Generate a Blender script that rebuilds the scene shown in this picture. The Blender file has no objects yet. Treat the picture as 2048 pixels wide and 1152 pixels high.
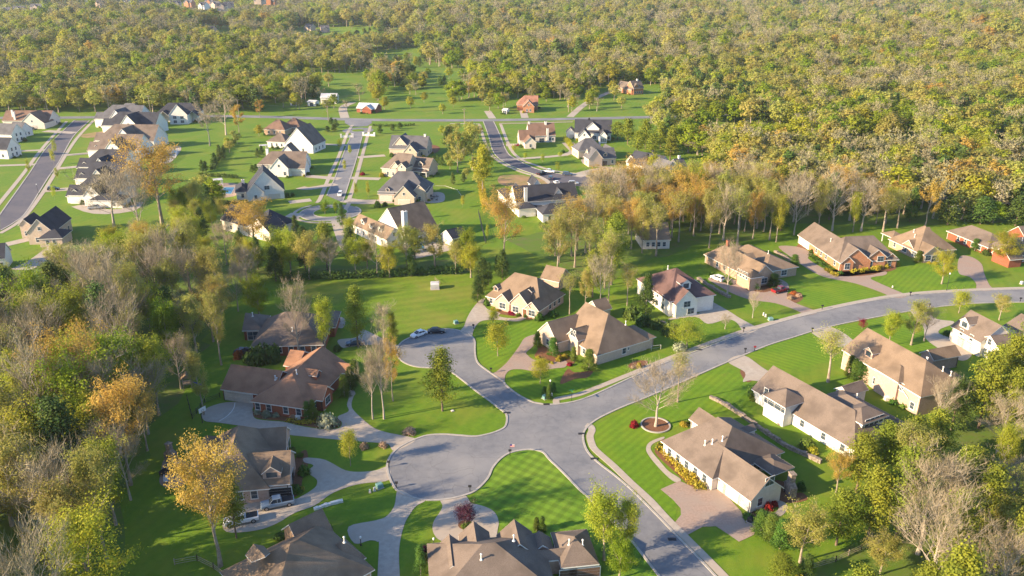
import bpy, math, random
import numpy as np
from mathutils import Vector, Matrix
C = bpy.context.scene.collection
SC = bpy.context.scene
R = math.radians
# ---------------------------------------------------------------- camera, sky, sun, exposure
F = 1593.0; PIT = math.atan(629/1593.0); CAMH = 90.0
cam = bpy.data.objects.new('camera', bpy.data.cameras.new('camera')); C.objects.link(cam)
cam.data.sensor_width = 36; cam.data.lens = 36*F/2048
cam.data.clip_start = 1; cam.data.clip_end = 20000
cam.location = (0, 0, CAMH); cam.rotation_euler = (R(90)-PIT, 0, 0)
SC.camera = cam
SUN_EL, SUN_AZ = R(21.5), R(201)          # azimuth of the sun seen from the scene, counter-clockwise from +X
w = bpy.data.worlds.new('World'); SC.world = w; w.use_nodes = True
nt = w.node_tree; nt.nodes.clear()
wo = nt.nodes.new('ShaderNodeOutputWorld'); wb = nt.nodes.new('ShaderNodeBackground'); sky = nt.nodes.new('ShaderNodeTexSky')
sky.sky_type = 'NISHITA'; sky.sun_disc = False; sky.sun_elevation = SUN_EL
sky.sun_rotation = R(90) - SUN_AZ
sky.ozone_density = 4.4; sky.dust_density = 0.8; sky.air_density = 1.0
wb.inputs['Strength'].default_value = 0.115
nt.links.new(sky.outputs[0], wb.inputs[0]); nt.links.new(wb.outputs[0], wo.inputs[0])
sl = bpy.data.lights.new('sun', 'SUN'); so = bpy.data.objects.new('sun', sl); C.objects.link(so)
sl.energy = 5.0; sl.angle = R(0.5); sl.color = (1.0, 0.77, 0.49)
sd = Vector((math.cos(SUN_AZ)*math.cos(SUN_EL), math.sin(SUN_AZ)*math.cos(SUN_EL), math.sin(SUN_EL)))
so.rotation_euler = sd.to_track_quat('Z', 'Y').to_euler(); so.location = (-200, -50, 200)
SC.view_settings.view_transform = 'Standard'; SC.view_settings.look = 'None'
SC.view_settings.exposure = 1.48; SC.view_settings.gamma = 1.0
try:
    SC.cycles.max_bounces = 5; SC.cycles.diffuse_bounces = 3; SC.cycles.transparent_max_bounces = 6
except Exception: pass
# ---------------------------------------------------------------- photo-plan survey: where a sighted point lies on the land
cP, sP = math.cos(PIT), math.sin(PIT)
def G(px, py, z=0.0):
    dx = (px-1024)/F; dy = (576-py)/F
    d = (dx, cP+dy*sP, -sP+dy*cP); t = (z-CAMH)/d[2]
    return Vector((d[0]*t, d[1]*t, z))
def height_at(bx, by, ty):
    b = G(bx, by); k = (576-ty)/F      # height over base point so that its top is sighted at row ty
    # (z*cP + Y*sP - H*cP)/(Y*cP - (z-H)*sP) = k
    Y = b.y
    return (k*(Y*cP + CAMH*sP) - Y*sP + CAMH*cP)/(cP + k*sP)
def project(p):
    x, y, z = p[0], p[1], p[2]-CAMH
    dep = y*cP - z*sP; up = y*sP + z*cP
    return (1024+F*x/dep, 576-F*up/dep)
def ss(a, b, t):
    t = np.clip((t-a)/(b-a), 0, 1); return t*t*(3-2*t)
def terrain(x, y):
    x = np.asarray(x, float); y = np.asarray(y, float)
    m = ss(640, 1100, y)
    h = 9*np.sin(x/210+1.3)*np.sin(y/260+.4)+7*np.sin(x/95+y/160)+5*np.sin(x/330-y/120+2)
    far = ss(1500, 3000, y)*14
    return m*(h+3)+far+ss(1300, 2500, y)*22*ss(300, -300, x)
# ---------------------------------------------------------------- materials
def newmat(name):
    m = bpy.data.materials.new(name); m.use_nodes = True
    n = m.node_tree; b = n.nodes['Principled BSDF']; b.inputs['Specular IOR Level'].default_value = 0.25
    return m, n, b
def nd(n, t, **kw):
    q = n.nodes.new(t)
    for k, v in kw.items():
        if k[0] == '_': setattr(q, k[1:], v)
        else:
            q.inputs[k.replace('__', ' ')].default_value = v
    return q
def noisy(name, c1, c2, scale=1.0, rough=.85, detail=6, bump=0, c3=None, s3=.15, objrand=0, stretch=None, lo=.35, hi=.65, metal=0):
    m, n, b = newmat(name); L = n.links.new
    tc = nd(n, 'ShaderNodeTexCoord'); src = tc.outputs['Object']
    if stretch:
        mp = nd(n, 'ShaderNodeMapping'); mp.inputs['Scale'].default_value = stretch; L(src, mp.inputs[0]); src = mp.outputs[0]
    no = nd(n, 'ShaderNodeTexNoise', Scale=scale, Detail=detail, Roughness=.65); L(src, no.inputs['Vector'])
    mr = nd(n, 'ShaderNodeMapRange'); mr.inputs[1].default_value = lo; mr.inputs[2].default_value = hi; L(no.outputs[0], mr.inputs[0])
    mx = nd(n, 'ShaderNodeMix', _data_type='RGBA'); L(mr.outputs[0], mx.inputs[0])
    mx.inputs[6].default_value = (*c1, 1); mx.inputs[7].default_value = (*c2, 1); out = mx.outputs[2]
    if c3:
        n2 = nd(n, 'ShaderNodeTexNoise', Scale=s3, Detail=4); L(tc.outputs['Object'], n2.inputs['Vector'])
        m2 = nd(n, 'ShaderNodeMapRange'); m2.inputs[1].default_value = .42; m2.inputs[2].default_value = .68; L(n2.outputs[0], m2.inputs[0])
        x2 = nd(n, 'ShaderNodeMix', _data_type='RGBA'); L(m2.outputs[0], x2.inputs[0]); L(out, x2.inputs[6]); x2.inputs[7].default_value = (*c3, 1); out = x2.outputs[2]
    if objrand:
        oi = nd(n, 'ShaderNodeObjectInfo'); hs = nd(n, 'ShaderNodeHueSaturation')
        mr3 = nd(n, 'ShaderNodeMapRange'); mr3.inputs[3].default_value = 1-objrand; mr3.inputs[4].default_value = 1+objrand
        L(oi.outputs['Random'], mr3.inputs[0]); L(mr3.outputs[0], hs.inputs['Value']); L(out, hs.inputs['Color']); out = hs.outputs[0]
    L(out, b.inputs['Base Color']); b.inputs['Roughness'].default_value = rough; b.inputs['Metallic'].default_value = metal
    if bump:
        bp = nd(n, 'ShaderNodeBump', Strength=bump, Distance=.05); L(no.outputs[0], bp.inputs['Height']); L(bp.outputs[0], b.inputs['Normal'])
    return m
def grassmat(name, c1, c2, c3, ang=None, period=1.6, amt=.35, cross=False):
    """lawn: three greens by noise, with mowing stripes (real nap of the cut grass)"""
    m, n, b = newmat(name); L = n.links.new
    tc = nd(n, 'ShaderNodeTexCoord')
    def mixn(scale, lo, hi, a, bb, det=5):
        no = nd(n, 'ShaderNodeTexNoise', Scale=scale, Detail=det, Roughness=.7); L(tc.outputs['Object'], no.inputs['Vector'])
        mr = nd(n, 'ShaderNodeMapRange'); mr.inputs[1].default_value = lo; mr.inputs[2].default_value = hi; L(no.outputs[0], mr.inputs[0])
        mx = nd(n, 'ShaderNodeMix', _data_type='RGBA'); L(mr.outputs[0], mx.inputs[0])
        for i, q in ((6, a), (7, bb)):
            if isinstance(q, tuple): mx.inputs[i].default_value = (*q, 1)
            else: L(q, mx.inputs[i])
        return mx.outputs[2]
    col = mixn(.8, .3, .7, c1, c2); col = mixn(.06, .45, .7, col, c3); col = mixn(.22, .6, .85, col, (.20, .185, .04), 8)
    if ang is not None:
        fac = None
        for a in ([ang, ang+90] if cross else [ang]):
            mp = nd(n, 'ShaderNodeMapping'); mp.inputs['Rotation'].default_value = (0, 0, R(a)); L(tc.outputs['Object'], mp.inputs[0])
            wv = nd(n, 'ShaderNodeTexWave', _wave_type='BANDS', _bands_direction='X'); wv.inputs['Scale'].default_value = 0.314/period; wv.inputs['Distortion'].default_value = 1.1; wv.inputs['Detail Scale'].default_value = .5; wv.inputs['Detail'].default_value = 1
            L(mp.outputs[0], wv.inputs['Vector'])
            mr = nd(n, 'ShaderNodeMapRange'); mr.inputs[1].default_value = .25; mr.inputs[2].default_value = .75; mr.inputs[3].default_value = 1-amt; mr.inputs[4].default_value = 1+amt; L(wv.outputs['Fac'], mr.inputs[0])
            if fac is None: fac = mr.outputs[0]
            else:
                mm = nd(n, 'ShaderNodeMath', _operation='MULTIPLY'); L(fac, mm.inputs[0]); L(mr.outputs[0], mm.inputs[1]); fac = mm.outputs[0]
        hs = nd(n, 'ShaderNodeHueSaturation'); L(fac, hs.inputs['Value']); L(col, hs.inputs['Color']); col = hs.outputs[0]
    L(col, b.inputs['Base Color']); b.inputs['Roughness'].default_value = .9
    no = nd(n, 'ShaderNodeTexNoise', Scale=6, Detail=3); L(tc.outputs['Object'], no.inputs['Vector'])
    bp = nd(n, 'ShaderNodeBump', Strength=.5, Distance=.08); L(no.outputs[0], bp.inputs['Height']); L(bp.outputs[0], b.inputs['Normal'])
    return m
def leafmat(name, c1, c2, rv=.22, rh=.02, trans=.35, sc=.35):
    m, n, b = newmat(name); L = n.links.new
    tc = nd(n, 'ShaderNodeTexCoord'); no = nd(n, 'ShaderNodeTexNoise', Scale=sc, Detail=3); L(tc.outputs['Object'], no.inputs['Vector'])
    mr = nd(n, 'ShaderNodeMapRange'); mr.inputs[1].default_value = .35; mr.inputs[2].default_value = .65; L(no.outputs[0], mr.inputs[0])
    mx = nd(n, 'ShaderNodeMix', _data_type='RGBA'); L(mr.outputs[0], mx.inputs[0]); mx.inputs[6].default_value = (*c1, 1); mx.inputs[7].default_value = (*c2, 1)
    oi = nd(n, 'ShaderNodeObjectInfo'); hs = nd(n, 'ShaderNodeHueSaturation')
    a = nd(n, 'ShaderNodeMapRange'); a.inputs[3].default_value = 1-rv; a.inputs[4].default_value = 1+rv; L(oi.outputs['Random'], a.inputs[0]); L(a.outputs[0], hs.inputs['Value'])
    ml = nd(n, 'ShaderNodeMath', _operation='MULTIPLY'); ml.inputs[1].default_value = 7.31; L(oi.outputs['Random'], ml.inputs[0])
    fr = nd(n, 'ShaderNodeMath', _operation='FRACT'); L(ml.outputs[0], fr.inputs[0])
    h = nd(n, 'ShaderNodeMapRange'); h.inputs[3].default_value = .5-rh; h.inputs[4].default_value = .5+rh; L(fr.outputs[0], h.inputs[0]); L(h.outputs[0], hs.inputs['Hue'])
    L(mx.outputs[2], hs.inputs['Color']); L(hs.outputs[0], b.inputs['Base Color']); b.inputs['Roughness'].default_value = .7; b.inputs['Specular IOR Level'].default_value = .15
    if trans:
        tr = nd(n, 'ShaderNodeBsdfTranslucent'); L(hs.outputs[0], tr.inputs[0]); ms = nd(n, 'ShaderNodeMixShader'); ms.inputs[0].default_value = trans
        L(b.outputs[0], ms.inputs[1]); L(tr.outputs[0], ms.inputs[2]); L(ms.outputs[0], n.nodes['Material Output'].inputs[0])
    return m
M = {}
M['ground'] = grassmat('grass', (.08, .165, .007), (.125, .21, .009), (.165, .20, .018), 18, 3.0, .03)
M['field'] = grassmat('field_grass', (.095, .17, .009), (.14, .215, .012), (.19, .20, .03), 70, 4, .05)
M['lawn'] = grassmat('lawn_grass', (.08, .17, .006), (.12, .215, .008), (.155, .23, .010), 40, 1.6, .07)
M['lawn2'] = grassmat('striped_lawn_grass', (.08, .17, .006), (.12, .215, .008), (.15, .225, .010), -52, 1.6, .08)
M['lawnx'] = grassmat('crosscut_lawn_grass', (.085, .175, .010), (.115, .21, .014), (.14, .225, .018), 33, 2.1, .12, True)
M['floor'] = noisy('forest_floor', (.12, .13, .04), (.085, .155, .015), .35, c3=(.09, .165, .012), s3=.06)
def cracked(m):
    n = m.node_tree; b = n.nodes['Principled BSDF']; src = b.inputs['Base Color'].links[0].from_socket; L = n.links.new
    tc = nd(n, 'ShaderNodeTexCoord'); no = nd(n, 'ShaderNodeTexNoise', Scale=.35, Detail=4); L(tc.outputs['Object'], no.inputs['Vector'])
    ad = nd(n, 'ShaderNodeVectorMath', _operation='MULTIPLY_ADD'); L(no.outputs['Color'], ad.inputs[0]); ad.inputs[1].default_value = (3, 3, 0); L(tc.outputs['Object'], ad.inputs[2])
    vo = nd(n, 'ShaderNodeTexVoronoi', _feature='DISTANCE_TO_EDGE', Scale=.2); L(ad.outputs[0], vo.inputs['Vector'])
    mr = nd(n, 'ShaderNodeMapRange'); mr.inputs[1].default_value = .002; mr.inputs[2].default_value = .012; mr.inputs[3].default_value = .80; mr.inputs[4].default_value = 1; L(vo.outputs['Distance'], mr.inputs[0])
    hs = nd(n, 'ShaderNodeHueSaturation'); L(mr.outputs[0], hs.inputs['Value']); L(src, hs.inputs['Color']); L(hs.outputs[0], b.inputs['Base Color']); return m
M['asphalt'] = noisy('asphalt', (.145, .15, .165), (.19, .193, .205), .6, .9, c3=(.24, .236, .236), s3=.07, bump=.1); cracked(M['asphalt'])
M['asphalt_new'] = noisy('dark_asphalt', (.085, .085, .105), (.11, .105, .12), .8, .9, c3=(.13, .12, .13), s3=.1)
M['concrete'] = noisy('concrete', (.33, .29, .245), (.42, .37, .31), .9, .85, c3=(.37, .31, .25), s3=.12)
M['kerb'] = noisy('kerb_concrete', (.30, .28, .255), (.40, .37, .33), 1.5)
M['pavers'] = noisy('paver_stone', (.27, .195, .155), (.36, .27, .22), 2.5, c3=(.30, .24, .20), s3=.3)
M['mulch'] = noisy('mulch', (.13, .06, .03), (.21, .10, .05), 4)
M['dirt'] = noisy('bare_dirt', (.36, .22, .12), (.27, .18, .08), .4, c3=(.16, .18, .04), s3=.1)
M['water'] = noisy('pool_water', (.03, .12, .20), (.04, .16, .25), 2, .08)
M['trim'] = noisy('white_trim', (.62, .60, .57), (.72, .70, .66), 2)
M['glass'] = noisy('window_glass', (.03, .045, .06), (.08, .10, .12), .8, .12)
M['darkmetal'] = noisy('dark_metal', (.02, .02, .022), (.035, .035, .04), 3, .5)
M['doorwood'] = noisy('stained_wood', (.12, .05, .025), (.19, .085, .04), 4)
M['garage'] = noisy('garage_panel', (.48, .43, .37), (.56, .50, .43), 2)
M['garage_w'] = noisy('white_garage_panel', (.68, .66, .62), (.75, .73, .69), 2)
M['garage_d'] = noisy('brown_garage_panel', (.10, .06, .045), (.14, .09, .06), 2)
M['stone'] = noisy('field_stone', (.13, .105, .085), (.34, .28, .23), 2.2, bump=.4)
def wallm(k, a, b, sc=2.2): M[k] = noisy(k, a, b, sc, c3=tuple(.5*(x+y)*.93 for x, y in zip(a, b)), s3=.4, bump=.15)
wallm('white_wall', (.66, .62, .57), (.76, .73, .68)); wallm('cream_brick', (.46, .35, .27), (.60, .48, .38)); wallm('tan_brick', (.36, .24, .16), (.50, .35, .25))
wallm('red_brick', (.22, .065, .035), (.33, .11, .06)); wallm('orange_brick', (.38, .16, .08), (.50, .25, .14)); wallm('grey_wall', (.26, .26, .24), (.34, .33, .31))
wallm('painted_brick', (.60, .52, .44), (.72, .64, .56)); wallm('pink_brick', (.40, .27, .21), (.52, .38, .31))
def roofm(k, a, b): M[k] = noisy(k, a, b, 5.5, .9, detail=8, c3=tuple(.5*(x+y)*.70 for x, y in zip(a, b)), s3=.32, bump=.4, stretch=(1, 1, 4.0), lo=.34, hi=.64)
roofm('taupe_roof', (.12, .092, .075), (.205, .162, .132)); roofm('brown_roof', (.15, .09, .066), (.22, .14, .10)); roofm('warm_roof', (.25, .13, .078), (.35, .19, .115)); roofm('dark_roof', (.032, .034, .044), (.058, .06, .074))
roofm('grey_roof', (.085, .085, .095), (.135, .132, .14)); roofm('tan_roof', (.17, .118, .08), (.25, .185, .13)); roofm('plum_roof', (.10, .058, .055), (.16, .10, .09)); roofm('metal_roof', (.45, .45, .46), (.55, .55, .56)); roofm('rust_roof', (.28, .13, .09), (.35, .18, .12))
M['bark_p'] = noisy('pale_bark', (.29, .245, .195), (.41, .355, .29), 3)
M['bark'] = noisy('bark', (.20, .15, .11), (.32, .26, .20), 3, c3=(.38, .33, .27), s3=.5)
M['bark_d'] = noisy('dark_bark', (.12, .085, .06), (.20, .15, .11), 3)
M['twig'] = leafmat('bare_twigs', (.32, .265, .175), (.26, .22, .14), .16, .01, 0)
M['twig_far'] = leafmat('far_bare_twigs', (.285, .255, .14), (.23, .21, .115), .14, .01, 0)
M['bud'] = leafmat('budding_leaves', (.56, .37, .08), (.45, .32, .07), .14, .008, .45)
M['olive'] = leafmat('olive_leaves', (.34, .36, .07), (.42, .38, .10), .18, .02, .5)
M['fresh'] = leafmat('fresh_leaves', (.28, .35, .024), (.20, .28, .02), .16, .012, .5)
M['yellow'] = leafmat('yellow_green_leaves', (.42, .41, .04), (.32, .36, .035), .16, .02, .5)
M['cedar'] = leafmat('cedar_needles', (.06, .11, .022), (.10, .145, .026), .25, .02, .2)
M['pine'] = leafmat('pine_needles', (.27, .29, .03), (.17, .21, .025), .18, .015, .35)
M['shrub'] = leafmat('shrub_leaves', (.07, .13, .02), (.11, .17, .025), .3, .03, .2)
M['gold'] = leafmat('golden_shrub_leaves', (.40, .32, .03), (.30, .27, .03), .15, .01, .25)
M['redleaf'] = leafmat('red_leaves', (.30, .02, .03), (.18, .012, .025), .15, .01, .25)
M['plum'] = leafmat('plum_leaves', (.05, .015, .03), (.08, .02, .035), .1, .01, .15)
M['straw'] = leafmat('straw_grass', (.42, .30, .19), (.34, .24, .15), .1, .01, .2)
M['orange'] = leafmat('orange_leaves', (.38, .12, .03), (.28, .09, .02), .1, .01, .25)
M['blossom'] = leafmat('pale_blossom_leaves', (.26, .30, .18), (.36, .37, .27), .1, .01, .25)
# ---------------------------------------------------------------- mesh helpers
class MB:
    def __init__(s): s.v = []; s.f = []; s.m = []
    def poly(s, pts, m=0):
        b = len(s.v); s.v += [tuple(p) for p in pts]; s.f.append(tuple(range(b, b+len(pts)))); s.m.append(m)
    def box(s, x0, x1, y0, y1, z0, z1, m=0, T=None):
        b = len(s.v); P = [(x, y, z) for z in (z0, z1) for x, y in ((x0, y0), (x1, y0), (x1, y1), (x0, y1))]
        if T: P = [tuple(T @ Vector(p)) for p in P]
        s.v += P
        for q in ((3, 2, 1, 0), (4, 5, 6, 7), (0, 1, 5, 4), (1, 2, 6, 5), (2, 3, 7, 6), (3, 0, 4, 7)): s.f.append(tuple(b+i for i in q)); s.m.append(m)
    def tube(s, pts, rs, n=6, m=0, cap=True):
        pts = [Vector(p) for p in pts]; b = len(s.v); pr = None
        for i, p in enumerate(pts):
            d = (pts[min(i+1, len(pts)-1)]-pts[max(i-1, 0)]).normalized()
            a = d.cross(Vector((0.31, .95, .05)) if abs(d.y) < .9 else Vector((1, 0, 0))).normalized(); c = d.cross(a)
            for k in range(n):
                t = 2*math.pi*k/n; s.v.append(tuple(p+(a*math.cos(t)+c*math.sin(t))*rs[i]))
        for i in range(len(pts)-1):
            for k in range(n):
                s.f.append((b+i*n+k, b+i*n+(k+1) % n, b+(i+1)*n+(k+1) % n, b+(i+1)*n+k)); s.m.append(m)
        if cap:
            s.f.append(tuple(b+k for k in range(n))[::-1]); s.m.append(m)
            e = b+(len(pts)-1)*n; s.f.append(tuple(e+k for k in range(n))); s.m.append(m)
    def lathe(s, prof, n=10, c=(0, 0, 0), m=0):
        s.tube([(c[0], c[1], c[2]+z) for r, z in prof], [r for r, z in prof], n, m)
    def prism(s, out, z0, z1, m=0, top=None):
        b = len(s.v); n = len(out); s.v += [(x, y, z0) for x, y in out]+[(x, y, z1) for x, y in (top or out)]
        for i in range(n): s.f.append((b+i, b+(i+1) % n, b+n+(i+1) % n, b+n+i)); s.m.append(m)
        s.f.append(tuple(b+i for i in range(n))[::-1]); s.m.append(m); s.f.append(tuple(b+n+i for i in range(n))); s.m.append(m)
    def mesh(s, name, mats):
        me = bpy.data.meshes.new(name); me.from_pydata(s.v, [], s.f)
        for q in (mats if isinstance(mats, (list, tuple)) else [mats]): me.materials.append(M[q] if isinstance(q, str) else q)
        me.polygons.foreach_set('material_index', s.m); me.update(); return me
    def build(s, name, mats, parent=None, loc=None, rz=0):
        o = bpy.data.objects.new(name, s.mesh(name, mats)); C.objects.link(o)
        if parent is not None: o.parent = parent
        if loc is not None: o.location = loc
        if rz: o.rotation_euler = (0, 0, rz)
        return o
def tag(o, label=None, cat=None, group=None, kind=None):
    if label: o['label'] = label
    if cat: o['category'] = cat
    if group: o['group'] = group
    if kind: o['kind'] = kind
    return o
def empty(name, loc, rz=0, label=None, cat=None, group=None):
    o = bpy.data.objects.new(name, None); C.objects.link(o); o.location = loc; o.rotation_euler = (0, 0, rz); o.empty_display_size = 1
    return tag(o, label, cat, group)
KIDS = {}
def children(o): return [c for c in bpy.data.objects if c.parent == o]
def copy_tree(o, parent=None, kids=None):
    c = o.copy(); C.objects.link(c)
    if parent is not None: c.parent = parent
    for ch in (KIDS.get(o.name) or KIDS.setdefault(o.name, children(o))): copy_tree(ch, c)
    return c
def smooth(pts, closed=False, k=4):
    P = [Vector((p[0], p[1])) for p in pts]; n = len(P); out = []
    rng_ = range(n if closed else n-1)
    for i in rng_:
        p0 = P[(i-1) % n] if closed or i > 0 else P[0]; p1 = P[i]; p2 = P[(i+1) % n]; p3 = P[(i+2) % n] if closed or i+2 < n else P[-1]
        for j in range(k):
            t = j/k
            out.append(.5*((2*p1)+(p2-p0)*t+(2*p0-5*p1+4*p2-p3)*t*t+(3*p1-p0-3*p2+p3)*t**3))
    if not closed: out.append(P[-1])
    return out
def px2w(pts): return [G(*p).xy for p in pts]
def sheet(name, pts, mat, z, px=True, sm=True, k=4):
    w_ = px2w(pts) if px else [Vector(p) for p in pts]
    if name == 'forest_floor':
        rs_ = random.Random(len(pts)); Q = []
        for i, p in enumerate(w_):
            q = w_[(i+1) % len(w_)]; n_ = max(1, int((q-p).length/5))
            for j in range(n_): Q.append(p.lerp(q, j/n_)+Vector((rs_.uniform(-2, 2), rs_.uniform(-2, 2))))
        w_ = Q; k = 2
    if sm: w_ = smooth(w_, True, k)
    b = MB(); b.poly([(p.x, p.y, z) for p in w_]); o = b.build(name, mat); tag(o, kind='structure')
    if o.data.polygons[0].normal.z < 0: o.data.flip_normals()
    return o
def offs(P, d):
    out = []
    for i, p in enumerate(P):
        t = (P[min(i+1, len(P)-1)]-P[max(i-1, 0)]).normalized(); out.append(p+Vector((-t.y, t.x))*d)
    return out
def strip(name, P, wl, wr, z0, z1, mat, b=None, kind='structure'):
    """solid band along world polyline P from wl left to wr right"""
    A = offs(P, wl); B = offs(P, -wr); own = b is None; b = b or MB()
    for i in range(len(P)-1):
        a0, a1, b0, b1 = A[i], A[i+1], B[i], B[i+1]
        b.poly([(a0.x, a0.y, z1), (b0.x, b0.y, z1), (b1.x, b1.y, z1), (a1.x, a1.y, z1)])
        if z0 is not None:
            b.poly([(b0.x, b0.y, z0), (b1.x, b1.y, z0), (b1.x, b1.y, z1), (b0.x, b0.y, z1)]); b.poly([(a1.x, a1.y, z0), (a0.x, a0.y, z0), (a0.x, a0.y, z1), (a1.x, a1.y, z1)])
    if own: return tag(b.build(name, mat), kind=kind)
def inpoly(x, y, poly):
    x = np.asarray(x); y = np.asarray(y); c = np.zeros(x.shape, bool); n = len(poly); j = n-1
    for i in range(n):
        xi, yi = poly[i]; xj, yj = poly[j]
        if yi != yj: c ^= ((yi > y) != (yj > y)) & (x < (xj-xi)*(y-yi)/(yj-yi)+xi)
        j = i
    return c
# ================================================================ LAND
gb = MB(); xs = np.concatenate([np.linspace(-5200, -900, 12)[:-1], np.linspace(-900, 900, 46), np.linspace(900, 5200, 12)[1:]])
ys = np.concatenate([[-400, 620], np.linspace(640, 1700, 40), np.linspace(1760, 7000, 40)])
XX, YY = np.meshgrid(xs, ys); ZZ = terrain(XX, YY)
gb.v = [tuple(p) for p in np.stack([XX, YY, ZZ], -1).reshape(-1, 3)]; nx = len(xs)
for j in range(len(ys)-1):
    for i in range(nx-1): gb.f.append((j*nx+i, j*nx+i+1, (j+1)*nx+i+1, (j+1)*nx+i)); gb.m.append(0)
tag(gb.build('ground', 'ground'), kind='structure')
for pts in [
    [(-900, 1500), (200, 1500), (255, 1152), (250, 1040), (262, 960), (300, 870), (370, 800), (400, 730), (425, 660), (470, 600), (530, 560), (560, 545), (420, 520), (330, 470), (250, 500), (130, 508), (0, 540), (-500, 560), (-1500, 900)],
    [(1560, 1190), (1650, 1110), (1700, 1100), (1760, 1060), (1800, 930), (1850, 880), (1960, 790), (2060, 775), (2600, 800), (2600, 1500), (1700, 1500)],
    [(1130, 560), (1105, 520), (1050, 500), (1000, 480), (1150, 455), (1220, 375), (1300, 370), (1380, 345), (1500, 310), (2100, 310), (2400, 440), (1900, 445), (1780, 452), (1600, 445), (1500, 478), (1400, 492), (1280, 525), (1230, 560)],
    [(560, 548), (650, 530), (800, 530), (910, 515), (945, 530), (930, 548), (700, 556)]]:
    sheet('forest_floor', pts, 'floor', .012)
sheet('field', [(535, 572), (600, 560), (760, 556), (930, 550), (950, 575), (945, 610), (925, 640), (905, 655), (860, 655), (800, 672), (740, 655), (690, 640), (660, 610), (600, 592)], 'field', .016)
sheet('field', [(500, 150), (560, 147), (740, 147), (742, 178), (680, 200), (640, 180), (560, 170)], 'field', .016, k=1)
sheet('lawn', [(945, 905), (1000, 902), (1050, 896), (1085, 900), (1125, 940), (1190, 1005), (1250, 1062), (1330, 1160), (1100, 1170), (1010, 1060), (940, 1000), (975, 955)], 'lawnx', .020, sm=False)
sheet('lawn', [(1012, 768), (1035, 740), (1070, 745), (1130, 738), (1200, 745), (1290, 722), (1350, 700), (1300, 720), (1200, 768), (1110, 800), (1050, 796)], 'lawn2', .020, sm=False)
sheet('lawn', [(955, 715), (952, 670), (968, 645), (1060, 640), (1080, 655), (1070, 668), (1040, 685), (1010, 722), (985, 742)], 'lawn', .020, sm=False)
sheet('lawn', [(1762, 566), (1745, 556), (1830, 528), (1920, 545), (1950, 560), (1952, 578), (1800, 590)], 'lawn', .020, sm=False)
sheet('lawn', [(1597, 560), (1650, 556), (1755, 585), (1760, 592), (1640, 618), (1592, 600)], 'lawn2', .020, sm=False)
sheet('lawn', [(1180, 880), (1200, 845), (1300, 800), (1390, 758), (1450, 730), (1500, 760), (1515, 830), (1400, 830), (1320, 870), (1290, 900), (1330, 970), (1355, 1010), (1350, 1040), (1250, 955)], 'lawn', .020, sm=False)
sheet('lawn', [(1490, 705), (1650, 660), (1780, 632), (1850, 622), (1870, 660), (1900, 715), (1820, 700), (1720, 665), (1680, 720), (1560, 742)], 'lawn2', .020, sm=False)
sheet('lawn', [(1000, 1040), (1010, 1010), (1000, 990)], 'lawnx', .018, sm=False)
# ---- near streets (kerb lines surveyed as polylines)
west_bulb = [(1014, 827), (1016, 838), (1012, 854), (997, 863), (975, 870), (950, 874), (919, 872), (887, 870), (856, 872), (831, 880), (806, 892), (788, 906), (777, 926), (779, 948), (790, 973), (803, 984), (831, 995), (856, 999), (881, 998.5), (907, 995), (930, 989), (947, 982), (963, 968.5), (975.5, 953), (983, 936), (996, 920), (1009, 910), (1022, 904), (1040, 900), (1060, 898), (1079, 901), (1090, 906), (1100, 918), (1118, 935), (1136, 953), (1161, 979), (1179, 995), (1220, 1036), (1262, 1078), (1300, 1126), (1345, 1185), (1400, 1270)]
bulb2 = [(1067, 806), (1055, 801), (1033, 789), (1011, 772), (1005, 764), (983, 748.6), (967, 737.5), (955.5, 728), (950, 717), (948, 700), (948, 683), (942, 673), (934, 667), (919, 662), (900, 659), (877, 659), (850, 664), (825, 674), (806, 684), (796, 697), (795, 708), (803, 720), (819, 729), (840, 734), (872, 736), (900, 742), (925, 759), (950, 779), (981, 802), (1006, 821), (1014, 827)]
north = [(1067, 806), (1092, 810), (1119, 809), (1150, 804), (1178, 795), (1206, 783), (1261, 757), (1317, 732), (1400, 700.5), (1488, 668), (1513, 659.5), (1580, 640), (1637, 625.5), (1710, 609), (1788, 596), (1860, 588), (1955, 582), (2048, 579), (2200, 577)]
south = [(2200, 605), (2048, 604), (1960, 606), (1908, 610), (1856, 616), (1778, 629), (1658, 653), (1580, 676), (1530, 692), (1455, 723), (1382, 755), (1290, 795), (1240, 815), (1200, 834), (1180, 847), (1168, 860), (1164, 875), (1171, 900), (1191, 923), (1227, 951), (1262, 981), (1300, 1019), (1357, 1078), (1400, 1122), (1500, 1230)]
S = lambda p, k=4: smooth(px2w(p), False, k)
Wl, Bl, Nl, Sl = S(west_bulb), S(bulb2), S(north), S(south)
rp = Wl[::-1][:-1]+Bl[::-1][:-1]+Nl[:-1]+Sl
# rp: south end of west kerb -> bulbs -> north kerb east -> south kerb back down
b = MB(); b.poly([(p.x, p.y, .04) for p in rp]); ro = b.build('road', 'asphalt'); tag(ro, kind='structure')
if ro.data.polygons[0].normal.z < 0: ro.data.flip_normals()
def kerb(P, side, w_=.42): strip('kerb', P, w_ if side > 0 else 0, 0 if side > 0 else w_, 0, .14, 'kerb')
kerb(Wl, -1); kerb(Bl, -1); kerb(Nl, +1); kerb(Sl, +1)
for P in ([(1113, 808), (1113, 799), (1125, 796), (1150, 791), (1180, 781), (1262, 748), (1317, 725), (1400, 693), (1481, 664), (1517, 653), (1605, 629), (1635, 621), (1710, 605), (1783, 592), (1860, 584), (1955, 579), (2048, 576), (2200, 575)],
          [(1172, 850), (1181, 853), (1184, 861), (1180, 872), (1183, 886), (1191, 900), (1227, 932), (1262, 966), (1300, 1001), (1333, 1037), (1395, 1099), (1450, 1155), (1500, 1210)]):
    strip('sidewalk', S(P), .75, .75, 0, .075, 'concrete')
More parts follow.
